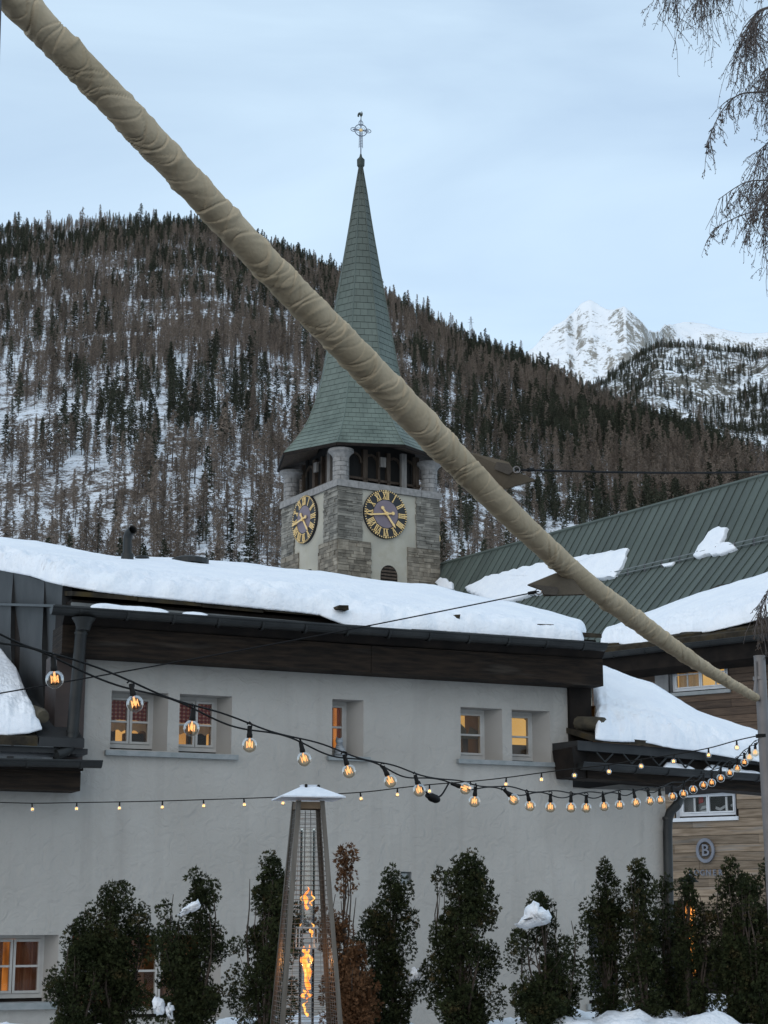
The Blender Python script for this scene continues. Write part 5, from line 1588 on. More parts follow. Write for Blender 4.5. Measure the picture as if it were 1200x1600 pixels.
for op, y0, y1 in ((T_OPEN['up'], 1080, 1086), (T_OPEN['low'], 1277, 1284)):
    mb = MB(); mb.fbox(FT, op[0] - .08, op[1] + .06, -.02, .06, op[2] - .075, op[2] - .002); mb.build('window_sill', M_SILL if y0 < 1200 else M_TFRAME, timber)
mb = MB(); o_ = T_OPEN['up']; mb.fbox(FT, o_[0] - .32, o_[0] - .02, -.02, .03, o_[2], o_[3]); mb.build('window_shutter', MATS['greying_trim'], timber)
# eaves, gutter and roof
zgt = lambda s: float(np.interp(s, *zip(*sorted(tsx(x, y, .6) for x, y in ((942, 1022), (1060, 1008), (1200, 992), (1300, 980))))))
g0, g1 = tsx(935, 1022, .6)[0], tsx(1300, 980, .6)[0]
mb = MB(); gutter(mb, PT(g0, .6, zgt(g0)), PT(g1, .6, zgt(g1)), .10, FT.n); gt = mb.build('gutter', M_GUTTER, timber)
for k in range(7):
    s = g0 + (g1 - g0) * (k + .5) / 7; mb = MB(); hook(mb, PT(s, .6, zgt(s)), .10, FT.n); o = mb.build('gutter_bracket', M_GUTTER, timber); o.parent = gt
mb = MB(); h_ = lambda s, d_: zgt(s) - d_
mb.hexa([PT(g0, .02, h_(g0, .48)), PT(g1, .02, h_(g1, .50)), PT(g1, .42, h_(g1, .40)), PT(g0, .42, h_(g0, .38)), PT(g0, .02, h_(g0, .1)), PT(g1, .02, h_(g1, .1)), PT(g1, .48, h_(g1, .02)), PT(g0, .48, h_(g0, .02))])
mb.build('fascia_board', M_BLACKWOOD, timber)
mb = MB(); q = [PT(g0, .60, zgt(g0) + .03), PT(g1, .60, zgt(g1) + .03), PT(g1, -5.5, zgt(g1) + 2.3), PT(g0, -5.5, zgt(g0) + 2.3)]; up = Vector((0, 0, .10))
mb.hexa(q + [p + up for p in q]); mb.build('roof_deck', M_SLATE, timber)
n_s = 9
for k in range(n_s):
    a, b = g0 + (g1 - g0) * k / n_s + .01, g0 + (g1 - g0) * (k + 1) / n_s - .01
    j = random.uniform(-.06, .06); mb = MB(); zz1 = .15 + random.uniform(0, .03)
    q = [PT(a, .42 + j, zgt(a) + zz1), PT(b, .42 + j, zgt(b) + zz1), PT(b, -.7, zgt(b) + zz1 + .42), PT(a, -.7, zgt(a) + zz1 + .42)]; up = Vector((0, 0, .06))
    mb.hexa(q + [p + up for p in q]); mb.build('roof_slab', M_SLATE, timber)
front = [FT.pt(x, y, nn) for x, y, nn in ((938, 1006, .3), (960, 1003, .35), (1000, 1010, .5), (1018, 1012, .55), (1034, 1003, .4), (1046, 994, .3), (1062, 991, .28), (1100, 986, .3), (1150, 976, .3), (1200, 962, .3), (1290, 945, .3))]
back = [FT.pt(x, y, -3.6) for x, y in ((938, 982), (965, 971), (1000, 957), (1050, 939), (1100, 922), (1130, 915), (1160, 906), (1200, 893), (1290, 870))]
back = [p - Vector((0, 0, .34)) for p in back]
blanket('roof_snow', front, back, [(0, .28), (1, .36)], 'thick wavy snow on the roof of the plank-clad house', NU=240, NV=50, lip=.2, rough=.10, side=.2, seed=8, wob=.22)
# ring emblem and lettering
def text_mesh(body, size, depth):
    cu = bpy.data.curves.new('lettering', 'FONT'); cu.body = body; cu.size = size; cu.extrude = depth; cu.align_x = 'CENTER'; cu.align_y = 'CENTER'; cu.resolution_u = 3
    cu.offset = size * .012
    ob = bpy.data.objects.new('lettering', cu); COL.objects.link(ob)
    dg = bpy.context.evaluated_depsgraph_get(); me = bpy.data.meshes.new_from_object(ob.evaluated_get(dg))
    bpy.data.objects.remove(ob); bpy.data.curves.remove(cu); return me
M_SIGN = mat('sign_metal', (.15, .16, .19), (.19, .20, .23), 4, .5, metal=.2)
es, ez = tsx(1104, 1329)
sg = thing('ring_emblem', 'grey ring emblem with a letter B on the plank wall', 'sign', PT(es, 0, ez))
ro, ri = .215, .155
axt = (FT.d * .92, Vector((0, 0, 1.12)), FT.n)
mb = MB(); ns = 40; v = []; f = []
for k in range(ns):
    a = 2 * math.pi * k / ns; ca, sa = math.cos(a), math.sin(a)
    for r_, nn in ((ri, .03), (ro, .03), (ro, .075), (ri, .075)): v.append(PT(es, nn, ez) + axt[0] * (r_ * ca) + axt[1] * (r_ * sa))
for k in range(ns):
    k2 = (k + 1) % ns
    for q in range(4): f.append((4 * k + q, 4 * k + (q + 1) % 4, 4 * k2 + (q + 1) % 4, 4 * k2 + q))
mb.add(v, f); mb.build('ring', M_SIGN, sg)
def put_text(body, size, depth, s, n, z, parent, nm, squash=1.0, m=None):
    me = text_mesh(body, size, depth); me.materials.clear(); me.materials.append(m or M_SIGN)
    rot = Matrix((FT.d * squash, Vector((0, 0, 1)), FT.n)).transposed().to_4x4(); me.transform(Matrix.Translation(PT(s, n, z) - ORG[parent.name]) @ rot)
    o = bpy.data.objects.new(nm, me); COL.objects.link(o); o.parent = parent; ORG[o.name] = ORG[parent.name]; return o
put_text('B', .32, .022, es, .05, ez - .005, sg, 'letter', .95)
ls, lz = tsx(1104, 1364)
lt = thing('wall_lettering', 'grey metal lettering on the plank wall, half hidden by the evergreens', 'lettering', PT(ls, 0, lz))
for k, ch in enumerate('BOGNER'):
    put_text(ch, .155, .015, ls + (k - 2.5) * .128, .04, lz, lt, 'letter', .95)

# warm lamp glowing behind the right-hand evergreens
lp = at(1079, 1462, 27)
t = thing('lit_lantern', 'tall amber light glowing behind the evergreens at right', 'lantern', Vector((lp.x, lp.y, 0)))
M_AMBER = emit('amber_glow', (1.0, .42, .10), (.75, .22, .04), 1.3, 9)
mb = MB(); b_ = Vector((lp.x, lp.y, 0)); mb.tube([b_, b_ + Vector((0, 0, .75))], .05, 10); mb.lathe([(.30, 0), (.30, .04), (.05, .06)], b_, 16); mb.build('post', M_BLACK, t, smooth=50)
mb = MB(); z0, z1 = at(1079, 1530, 27).z, at(1079, 1405, 27).z
prof = [(.02, z0)] + [(.055 + .03 * math.sin(k * 1.7), z0 + (z1 - z0) * k / 10) for k in range(1, 10)] + [(.01, z1)]
mb.lathe(prof, b_, 10); mb.build('flame_column', M_AMBER, t, smooth=50)
mb = MB()
for k in range(4):
    a = k * math.pi / 2 + .4; d = Vector((math.cos(a) * .14, math.sin(a) * .14, 0)); mb.tube([b_ + d + Vector((0, 0, z0 - .2)), b_ + d * .5 + Vector((0, 0, z1 + .25))], .014, 5)
mb.lathe([(.16, z1 + .25), (.03, z1 + .36)], b_, 4); mb.build('cage', M_BLACK, t)

# ================================================================== MASTS, FURLED SAIL, CABLES
M_SAIL = mat('taupe_sail_cloth', (.47, .375, .255), (.55, .445, .31), 6, .9, .15, 60, spec=.1, c3=(.41, .325, .215), c3scale=3)
mt = at(1184, 1060, 13.0); mtop = at(1186.5, 1026, 13.0)
mast = thing('steel_mast', 'plain grey steel mast carrying the far end of the furled sail', 'mast', Vector((mt.x + .02, mt.y, 0)))
mbot = Vector((mt.x + .045, mt.y, 0))
mb = MB(); mb.tube([mbot, mtop], .042, 18); mb.build('pole', M_STEEL, mast, smooth=50)
mb = MB(); mb.tube([mtop - Vector((0, 0, .004)), mtop + Vector((0, 0, .006))], .0435, 18); mb.build('cap', M_STEEL, mast, smooth=50)
for y in (1060, 1150):
    c = at(1186 + (y - 1060) * .05, y, 13.0); mb = MB(); mb.tube([c - Vector((0, 0, .012)), c + Vector((0, 0, .012))], .046, 16); mb.build('band', M_BLACK if y > 1100 else M_STEEL, mast, smooth=50)
lm0, lm1 = at(-17, 110, 6.3), at(-8, -160, 6.3)
dirm = (lm1 - lm0).normalized(); base = lm0 - dirm * (lm0.z / dirm.z)
m2 = thing('near_mast', 'dark mast edge in the top left corner, holding the furled sail', 'mast', base)
mb = MB(); mb.tube([base, lm1], .040, 16); mb.build('pole', mat('dark_mast_paint', (.045, .045, .055), None, 3, .5), m2, smooth=50)
mb = MB(); mb.tube([lm1, lm1 + dirm * .02], .046, 16); mb.build('cap', M_STEEL, m2, smooth=50)

# the roll: centre line and diameter by photo column
cl_px = [-40, 0, 60, 122, 200, 300, 400, 500, 600, 660, 715, 770, 817, 875, 923, 1012, 1048, 1101, 1153, 1183]
cl_py = [-66, -26, 36, 100, 181, 289, 396, 499, 602, 663.5, 721, 777, 823, 876, 918, 982, 1009, 1044, 1075, 1091]
dia = [63, 63, 62, 61, 59.5, 57, 56.5, 57.5, 58.5, 57, 51, 46, 42, 38.5, 35, 32, 27, 21.5, 16, 13]
inv0, inv1 = 1 / 6.4, 1 / 13.0
def Yat(x): return 1 / (inv0 + (inv1 - inv0) * x / 1187.0)
NA, NC = 2600, 48
xs = np.linspace(-40, 1181, NA)
cc = np.array([tuple(at(x, np.interp(x, cl_px, cl_py), Yat(x))) for x in xs])
from_end = np.cumsum(np.r_[0, np.linalg.norm(np.diff(cc, axis=0), axis=1)])
# smooth the centre line
def smooth_(a, w):
    k = np.ones(w) / w; p = np.pad(a, ((w // 2, w // 2), (0, 0)), mode='reflect', reflect_type='odd'); return np.stack([np.convolve(p[:, i], k, 'valid')[:len(a)] for i in range(3)], -1)
cc = smooth_(cc, 181)
rad = np.array([np.interp(x, cl_px, dia) / 2 * (Yat(x) * 1.0) / FPX for x in xs])
tan = np.gradient(cc, axis=0); tan /= np.linalg.norm(tan, axis=1)[:, None]
upv = np.array([0, 0, 1.0]); e1_ = np.cross(tan, upv); e1_ /= np.linalg.norm(e1_, axis=1)[:, None]; e2_ = np.cross(e1_, tan)
ang = np.linspace(0, 2 * np.pi, NC, endpoint=False)
Sg = from_end[:, None] + 0 * ang[None, :]; Ag = ang[None, :] + 0 * Sg
r_ = np.random.default_rng(12)
disp = np.zeros_like(Sg)
# overlapping wraps: each fold is a step that winds slantwise round the roll
pos = 0.0
while pos < from_end[-1]:
    sl = r_.uniform(.03, .10) * r_.choice([1, 1, 1, -1]); ph_ = r_.uniform(0, 6.28)
    c0 = pos + sl * np.sin(Ag - ph_) + .012 * np.sin(2 * Ag + ph_)
    w = r_.uniform(.03, .17); h = r_.uniform(.002, .0075)
    t_ = (Sg - c0) / w
    half = .55 + .45 * np.clip(np.cos(Ag - ph_ - r_.uniform(-.6, .6)) + .55, 0, 1)
    disp += h * half * np.where((t_ > 0) & (t_ < 1), (1 - t_) ** 1.6, 0)
    disp -= r_.uniform(.002, .010) * half * np.exp(-((Sg - c0) / .0055) ** 2)
    # soft pucker
    w2 = r_.uniform(.010, .022); c1 = c0 + r_.uniform(.02, .12)
    disp += r_.uniform(.002, .007) * np.exp(-((Sg - c1) / w2) ** 2) * np.clip(np.cos(Ag - ph_ + r_.uniform(-2, 2)) + .2, 0, 1)
    pos += r_.uniform(.016, .075)
def box_(a, w):
    k = np.ones(w) / w; p = np.pad(a, ((w // 2, w // 2), (0, 0)), mode='edge'); c = np.cumsum(np.vstack([np.zeros((1, a.shape[1])), p]), 0); return ((c[w:] - c[:-w]) / w)[:len(a)]
disp = disp - .88 * box_(disp, 101) + .0015
wr_ = fbm(Sg * 34 + 2.2 * np.sin(Ag), np.cos(Ag) * 1.6 + 7, 91, 4) - .5
wr2 = fbm(Sg * 9 + 1.2 * np.sin(Ag + 1), np.sin(Ag) * 1.4 + 3, 97, 3) - .5
disp += wr_ * .0055 + wr2 * .003
calm = np.interp(xs, [560, 720, 760, 800, 870, 885, 925, 940], [1, 1, .45, .5, .9, .35, .35, 1])[:, None] * np.interp(xs, [900, 1181], [1, .65])[:, None]
disp *= calm * .78
rr3 = rad[:, None] * .93 + disp
V = cc[:, None, :] + e1_[:, None, :] * (np.cos(Ag) * rr3)[..., None] + e2_[:, None, :] * (np.sin(Ag) * rr3)[..., None]
f = []
i = np.arange(NA - 1)[:, None] * NC; k = np.arange(NC)[None, :]; k2 = (k + 1) % NC
F = np.stack([i + k, i + NC + k, i + NC + k2, i + k2], -1).reshape(-1, 4)
mid_ = Vector(tuple(cc[NA // 2]))
sail = thing('furled_sail', 'shade sail of taupe cloth rolled tight around its long sloping shaft', 'shade sail', mid_)
np_mesh('rolled_cloth', V.reshape(-1, 3), F, M_SAIL, smooth=True, parent=sail)
mb = MB(); a, b = Vector(tuple(cc[-1])), at(1187, 1093, 13.0)
mb.tube([a - (b - a), b], .018, 10); mb.build('shaft_end', M_STEEL, sail, smooth=50)
mb = MB(); c = at(1179, 1081, 12.95); mb.tube([c, at(1181, 1060, 12.96), at(1180, 1033, 12.96)], .010, 6); mb.build('tensioner', M_STEEL, sail)
M_WEB = mat('webbing_patch', (.05, .042, .034), (.07, .058, .046), 20, .9, .2, 80)
def clew(poly, patch, ring_at, Y):
    mb = MB(); P3 = [at(x, y, yy) for x, y, yy in poly]
    n_ = (P3[1] - P3[0]).cross(P3[2] - P3[0]).normalized(); mb.prism(P3, n_ * .012)
    cl_ = mb.build('clew_corner', mat('clew_cloth', (.105, .088, .068), (.14, .118, .09), 6, .9, .15, 60, spec=.1), sail)
    mb = MB(); c_ = sum(P3, Vector()) / len(P3)
    toward = -1 if n_.dot(CAM - c_) < 0 else 1
    off = n_ * (.0135 if toward > 0 else -.0035)
    mb.prism([on_plane(x, y, P3[0], n_) + off for x, y in patch], n_ * .002); o = mb.build('webbing', M_WEB, sail); o.parent = cl_
    rc_ = at(*ring_at, Y)
    mb = MB(); mb.tube([rc_ + Vector((.018 * math.cos(t), 0, .018 * math.sin(t))) for t in np.linspace(0, 6.283, 15)], .004, 5, caps=False); o = mb.build('ring', M_STEEL, sail); o.parent = cl_
    return rc_
Ya, Yb = Yat(770), Yat(890)
ra = clew([(728, 705, Ya), (795, 722, Ya - .05), (803, 735, Ya - .06), (837, 750, Ya - .06), (784, 765, Ya), (760, 750, Ya)], [(776, 722), (795, 725), (803, 736), (795, 742), (772, 733)], (807, 734), Ya - .06)
rb = clew([(868, 897, Yb), (824, 915, Yb - .05), (846, 923, Yb - .06), (849, 932, Yb - .06), (913, 930, Yb), (890, 900, Yb)], [(828, 915), (870, 920), (873, 925), (868, 932), (850, 931), (846, 924)], (842, 924), Yb - .06)
def cable(name, pts, r, label, m=None):
    mb = MB(); mb.tube(pts, r, 6); o = mb.build(name, m or M_WIRE, None, origin=pts[0], smooth='all'); return tag(o, label, 'cable')
p1 = at(1290, 734, 11.8)
cable('sail_sheet', [ra] + [ra.lerp(p1, t) - Vector((0, 0, .02 * math.sin(math.pi * t))) for t in np.linspace(.02, 1, 20)], .0065, 'taut dark cable running right from the upper corner of the furled sail')
mb = MB(); q = ra.lerp(p1, .03); mb.tube([q, q + (p1 - ra).normalized() * .05], .012, 6); o = mb.build('cable_clamp', M_BLACK, sail)
p2 = at(-30, 1088.5, 9.2)
cable('sail_sheet', [rb.lerp(p2, t) - Vector((0, 0, .015 * math.sin(math.pi * t))) for t in np.linspace(0, 1, 40)], .0042, 'thin dark cable running down left from the lower corner of the furled sail')
mb = MB(); q = rb.lerp(p2, .006); mb.tube([q, q + (p2 - rb).normalized() * .05], .011, 6); mb.build('cable_clamp', M_BLACK, sail)

# ================================================================== STRING LIGHTS
M_BULB = glass('bulb_glass', (1.0, .90, .74), .6, 1.4)
M_FIL = emit('hot_filament', (1.0, .27, .06), (1.0, .52, .22), 1.7, 3, sampling='NONE')
M_FIL2 = emit('hot_small_filament', (1.0, .52, .20), (1.0, .66, .34), 2.6, 3, sampling='NONE')
M_GLOW = emit('warm_core', (1.0, .40, .13), (1.0, .52, .22), 1.25, 3, sampling='NONE')
def Ys(x): return 1 / (1 / 5.25 + (1 / 12.95 - 1 / 5.25) * x / 1187.0)
socks = [(83, 1027), (205, 1069), (302, 1107), (390, 1134), (470, 1159), (538, 1179), (599, 1197), (649, 1211), (706, 1223), (743, 1229), (788, 1233), (824, 1238), (860, 1240), (892, 1241), (916, 1242), (942, 1240.5),
         (968, 1238.5), (990, 1236), (1012, 1234), (1030, 1232), (1049, 1227), (1068, 1223), (1083, 1217), (1099, 1211), (1112, 1207), (1126, 1200), (1140, 1192), (1152, 1185), (1163, 1176), (1171, 1168), (1180, 1161)]
bulbs = [(85, 1052), (209, 1088), (300, 1129), (390, 1157), (474, 1178), (543, 1196), (606, 1211), (652, 1222), (720, 1228), (742, 1241), (797, 1242), (826, 1247), (860, 1250), (892, 1250), (916, 1250), (943, 1249),
         (968, 1247), (992, 1245), (1014, 1243), (1031, 1241), (1050, 1235), (1068, 1231), (1083, 1225), (1099, 1219), (1112, 1215), (1126, 1208), (1140, 1200), (1152, 1193), (1163, 1184), (1171, 1176), (1180, 1169)]
S3 = [at(x, y, Ys(x)) for x, y in socks]
line = [at(-70, 974, Ys(-70)), at(0, 996, Ys(0))] + S3 + [at(1186, 1156, 12.94)]
def spline(pts, per=8):
    P = [pts[0]] + list(pts) + [pts[-1]]; out = []
    for i in range(1, len(P) - 2):
        for t in np.linspace(0, 1, per, endpoint=False):
            a, b, c, d = P[i - 1], P[i], P[i + 1], P[i + 2]
            out.append(.5 * ((2 * b) + (c - a) * t + (2 * a - 5 * b + 4 * c - d) * t * t + (3 * b - a - 3 * c + d) * t ** 3))
    out.append(P[-1]); return out
for kk, (lab, off, amp_) in enumerate((('black supply cable of the globe-bulb string, upper strand', .010, .006), ('black supply cable of the globe-bulb string, lower twisted strand', -.008, .012))):
    pts = spline(line, 10); L = len(pts)
    q = [p + Vector((0, 0, off + amp_ * math.sin(i * .32 + kk * 2.2))) for i, p in enumerate(pts)]
    mb = MB(); mb.tube(q, .0034, 6); o = mb.build('light_cable', M_BLACK, None, origin=q[0], smooth='all'); tag(o, lab, 'cable')
def bulb_proto(R, big):
    """built at the origin, hanging straight down"""
    root = thing('globe_bulb' if big else 'small_bulb', 'x', 'bulb', (0, 0, 0))
    mb = MB(); k = R / .03
    mb.lathe([(.008 * k, .004), (.0088 * k, -.004 * k), (.0095 * k, -.024 * k), (.0112 * k, -.028 * k), (.0112 * k, -.040 * k), (.009 * k, -.042 * k)], (0, 0, 0), 10)
    if big: mb.tube([Vector((.012, 0, .010)), Vector((0, 0, .018)), Vector((-.012, 0, .010)), Vector((-.008, 0, -.006))], .003, 5)
    mb.build('socket', M_BLACK, root, smooth=50)
    c = -.040 * k - R * .93; prof = [(.0095 * k, -.040 * k)]
    for t in np.linspace(.32, math.pi, 11): prof.append((max(R * math.sin(t), .0005), c + R * math.cos(t)))
    mb = MB(); mb.lathe(prof, (0, 0, 0), 18); gl = mb.build('glass_globe', M_BULB, root, smooth='all', fix=False)
    mb = MB(); rw = .0008 * k if big else .0022 * k
    n = 5
    pts = []
    for i in range(n * 2 + 1):
        a = i * math.pi / n * 1.05 + .3
        pts.append(Vector((R * .40 * math.cos(a), R * .40 * math.sin(a), c + R * (.42 if i % 2 else -.38))))
    mb.tube(pts, rw, 4)
    o = mb.build('filament', M_FIL if big else M_FIL2, root, fix=False)
    mb = MB(); mb.tube([Vector((0, 0, -.04 * k)), Vector((0, 0, c + R * .35))], .0035 * k, 6); mb.lathe([(.001, c + R * .42), (.006 * k, c + R * .2), (.005 * k, c - R * .1), (.001, c - R * .3)], (0, 0, 0), 8); mb.build('stem', M_GLOW, root, fix=False)
    return root
ORDN = ['first', 'second', 'third', 'fourth', 'fifth', 'sixth', 'seventh', 'eighth', 'ninth', 'tenth', 'eleventh', 'twelfth', 'thirteenth', 'fourteenth', 'fifteenth', 'sixteenth', 'seventeenth', 'eighteenth', 'nineteenth', 'twentieth',
        'twenty-first', 'twenty-second', 'twenty-third', 'twenty-fourth', 'twenty-fifth', 'twenty-sixth', 'twenty-seventh', 'twenty-eighth', 'twenty-ninth', 'thirtieth', 'thirty-first', 'thirty-second']
pb = bulb_proto(.029, True)
for i, ((sx, sy), (bx, by)) in enumerate(zip(socks, bulbs)):
    o = pb if i == 0 else copy_thing(pb)
    s3, b3 = at(sx, sy, Ys(sx)), at(bx, by, Ys(sx) + random.uniform(-.01, .01))
    o.location = s3 - Vector((0, 0, .004)); dv = (b3 - s3).normalized()
    q = Vector((0, 0, -1)).rotation_difference(dv); o.rotation_mode = 'QUATERNION'; o.rotation_quaternion = q @ Matrix.Rotation(random.uniform(0, 6), 3, 'Z').to_quaternion()
    o['label'] = 'clear globe bulb with glowing filament, %s from the left on the thick twisted cable' % ORDN[i]
    o['group'] = 'globe bulbs on the thick cable'
small = [(-30, 1254), (50, 1256), (120, 1255), (187, 1254), (254, 1252.5), (318, 1250.5), (381, 1248.5), (443, 1246), (563, 1239), (621, 1232.5), (671, 1227), (735, 1222), (791, 1216), (846, 1208.5), (897, 1202), (951, 1196), (1002, 1187.5), (1053, 1180), (1107, 1170), (1151, 1158)]
def Yt(x): return float(np.interp(x, [-60, 600, 1187], [15.6, 14.6, 13.0]))
line = [at(-80, 1254, Yt(-80))] + [at(x, y - 1, Yt(x)) for x, y in small] + [at(1187, 1149, 13.0)]
pts = spline(line, 6); mb = MB(); mb.tube(pts, .0045, 5); o = mb.build('light_cable', M_BLACK, None, origin=pts[0], smooth='all'); tag(o, 'thin black cable of the small-bulb string, passing behind the patio heater', 'cable')
ps = bulb_proto(.021, False)
for i, (x, y) in enumerate(small[1:]):
    o = ps if i == 0 else copy_thing(ps)
    o.location = at(x, y, Yt(x)) ; o.rotation_euler = (random.uniform(-.1, .1), random.uniform(-.15, .15), random.uniform(0, 6))
    o['label'] = 'small lit bulb, %s from the left on the thin cable behind the heater' % ORDN[i]
    o['group'] = 'small bulbs on the thin cable'
# plug connector hanging in a V from the thick cable
a, m_, b = at(655, 1221, Ys(655)), at(676, 1246, Ys(676)), at(701, 1224, Ys(701))
t = thing('cable_plug', 'black plug connector hanging in a loop below the globe-bulb cable', 'plug', m_)
mb = MB(); mb.tube(spline([a, at(662, 1234, Ys(662)), m_], 6), .0042, 6); mb.tube(spline([m_, at(689, 1243, Ys(689)), b], 6), .0042, 6); mb.build('loop_cable', M_BLACK, t, smooth='all')
mb = MB(); q0, q1 = at(667, 1243, Ys(670)), at(685, 1250, Ys(684)); mb.tube([q0, q0.lerp(q1, .3), q0.lerp(q1, .35), q0.lerp(q1, .8), q1], [.010, .015, .019, .019, .011], 10); mb.build('connector', M_BLACK, t, smooth=50)

# ================================================================== PATIO HEATER
M_LEG = mat('brushed_heater_steel', (.105, .088, .072), (.155, .132, .11), 3, .36, .05, 40, metal=.7, stretch=(8, 8, .6))
M_GRILLE = mat('grille_wire', (.13, .12, .11), (.17, .155, .14), 5, .45, metal=.6)
M_HOOD = mat('frosted_hood', (.66, .70, .76), (.78, .80, .84), 14, .6, .25, 60)
Yh = 13.3
ht = at(484, 1252, Yh); base_z = ht.z - 2.12
hc = Vector((ht.x - .012, Yh, base_z))
heater = thing('patio_heater', 'pyramid gas patio heater with frosted hood, wire guards and a tall flame', 'patio heater', hc)
def hw_(z): return float(np.interp(z, [0, 2.12], [.268, .105]))
hd = Vector((math.cos(.22), math.sin(.22), 0)); he = Vector((hd.y, -hd.x, 0))       # along the front face, and out of it
def hp(x, y, z): return hc + hd * x + he * y + Vector((0, 0, z))
for sx, sy in ((-1, 1), (1, 1), (-1, -1), (1, -1)):
    mb = MB(); v = []
    for z in (.05, 2.12):
        w = hw_(z); lw = .034
        v += [hp(sx * w, sy * w, z), hp(sx * (w - lw), sy * w, z), hp(sx * (w - lw), sy * (w - .006), z), hp(sx * (w - .006), sy * (w - .006), z), hp(sx * (w - .006), sy * (w - lw), z), hp(sx * w, sy * (w - lw), z)]
    mb.add(v, [(q, (q + 1) % 6, 6 + (q + 1) % 6, 6 + q) for q in range(6)] + [(0, 1, 2, 3), (3, 4, 5, 0), (6, 9, 8, 7), (9, 6, 11, 10)])
    mb.build('leg', M_LEG, heater)
for side in range(4):
    mb = MB(); rot = [(1, 0), (0, 1), (-1, 0), (0, -1)][side]
    def gp(x, z, inset=.008):
        w = hw_(z) - inset
        X, Y_ = (x, w) if rot == (1, 0) else (w, -x) if rot == (0, 1) else (-x, -w) if rot == (-1, 0) else (-w, x)
        return hp(X, Y_, z)
    z = .85
    while z < 2.04:
        w = hw_(z) - .03; mb.tube([gp(-w, z), gp(w, z)], .0017, 4, caps=False); z += .0345
    z = .30
    while z < .85:
        w = hw_(z) - .03; mb.tube([gp(-w, z), gp(w, z)], .0019, 4, caps=False); z += .0345
    for fx in (-.36, 0, .36):
        mb.tube([gp(fx * hw_(.3), .28), gp(fx * hw_(2.05), 2.05)], .0018, 4, caps=False)
    mb.build('wire_guard', M_GRILLE, heater, fix=False)
for rot in range(4):
    mb = MB(); w = hw_(2.10) - .008
    a, b = [((-w, w), (w, w)), ((w, w), (w, -w)), ((w, -w), (-w, -w)), ((-w, -w), (-w, w))][rot]
    mb.bar(hp(*a, 2.085), hp(*b, 2.085), .008, .05); mb.build('top_rail', MATS['brown_rail'] if 'brown_rail' in MATS else mat('brown_rail', (.16, .105, .06), (.22, .15, .09), 6, .5, metal=.4), heater)
mb = MB()
for z0, z1 in ((.02, .30),):
    w0, w1 = hw_(z0) - .01, hw_(z1) - .01
    mb.hexa([hp(-w0, -w0, z0), hp(w0, -w0, z0), hp(w0, w0, z0), hp(-w0, w0, z0), hp(-w1, -w1, z1), hp(w1, -w1, z1), hp(w1, w1, z1), hp(-w1, w1, z1)])
mb.build('base_cabinet', M_LEG, heater)
mb = MB(); H0, H1 = 2.135, 2.225; wo, wi = .238, .062
v = [hp(sx * wo, sy * wo, H0) for sx, sy in ((-1, -1), (1, -1), (1, 1), (-1, 1))] + [hp(sx * wo, sy * wo, H0 + .010) for sx, sy in ((-1, -1), (1, -1), (1, 1), (-1, 1))] + [hp(sx * wi, sy * wi, H1) for sx, sy in ((-1, -1), (1, -1), (1, 1), (-1, 1))]
mb.add(v, [(3, 2, 1, 0)] + [(q, (q + 1) % 4, 4 + (q + 1) % 4, 4 + q) for q in range(4)] + [(4 + q, 4 + (q + 1) % 4, 8 + (q + 1) % 4, 8 + q) for q in range(4)] + [(8, 9, 10, 11)])
hood = mb.build('hood', M_HOOD, heater)
mb = MB(); mb.hexa([hp(-.05, -.05, H1), hp(.05, -.05, H1), hp(.05, .05, H1), hp(-.05, .05, H1), hp(-.058, -.058, H1 + .014), hp(.058, -.058, H1 + .014), hp(.058, .058, H1 + .014), hp(-.058, .058, H1 + .014)]); o = mb.build('hood_top', M_HOOD, heater); o.parent = hood
for x, y in ((-.03, .075), (.075, .02), (.03, -.075)):
    mb = MB(); mb.lathe([(.006, 0), (.011, .005), (.011, .02), (.004, .026)], hp(x, y, H1 - .008), 8); o = mb.build('bolt', M_BLACK, heater); o.parent = hood
# quartz tube with its joint collar
M_TUBE = glass('quartz_tube', (.93, .93, .92), 1.2, 1.45)
mb = MB()
for zz0, zz1 in ((.36, 1.06), (1.21, 1.92)):
    mb.lathe([(.056, zz0), (.056, zz1)], hp(0, 0, 0) , 20)
mb.f = [q for q in mb.f if len(q) == 4]; mb.mi = [0] * len(mb.f)
mb.build('quartz_tube', M_TUBE, heater, smooth='all', fix=False)
M_COLLAR = mat('tube_collar', (.42, .40, .38), (.50, .48, .46), 4, .4, metal=.6)
for z in (1.055, 1.20, 1.13):
    mb = MB(); w = .070 if z != 1.13 else .060
    for a, b in (((-w, w), (w, w)), ((w, w), (w, -w)), ((w, -w), (-w, -w)), ((-w, -w), (-w, w))):
        mb.bar(hp(*a, z), hp(*b, z), .006, .012 if z != 1.13 else .006)
    mb.build('tube_collar', M_COLLAR, heater)
mb = MB()
for sx, sy in ((-1, 1), (1, 1), (1, -1), (-1, -1)): mb.bar(hp(sx * .068, sy * .068, 1.05), hp(sx * .066, sy * .066, 1.21), .007, .007)
mb.build('collar_frame', M_COLLAR, heater)
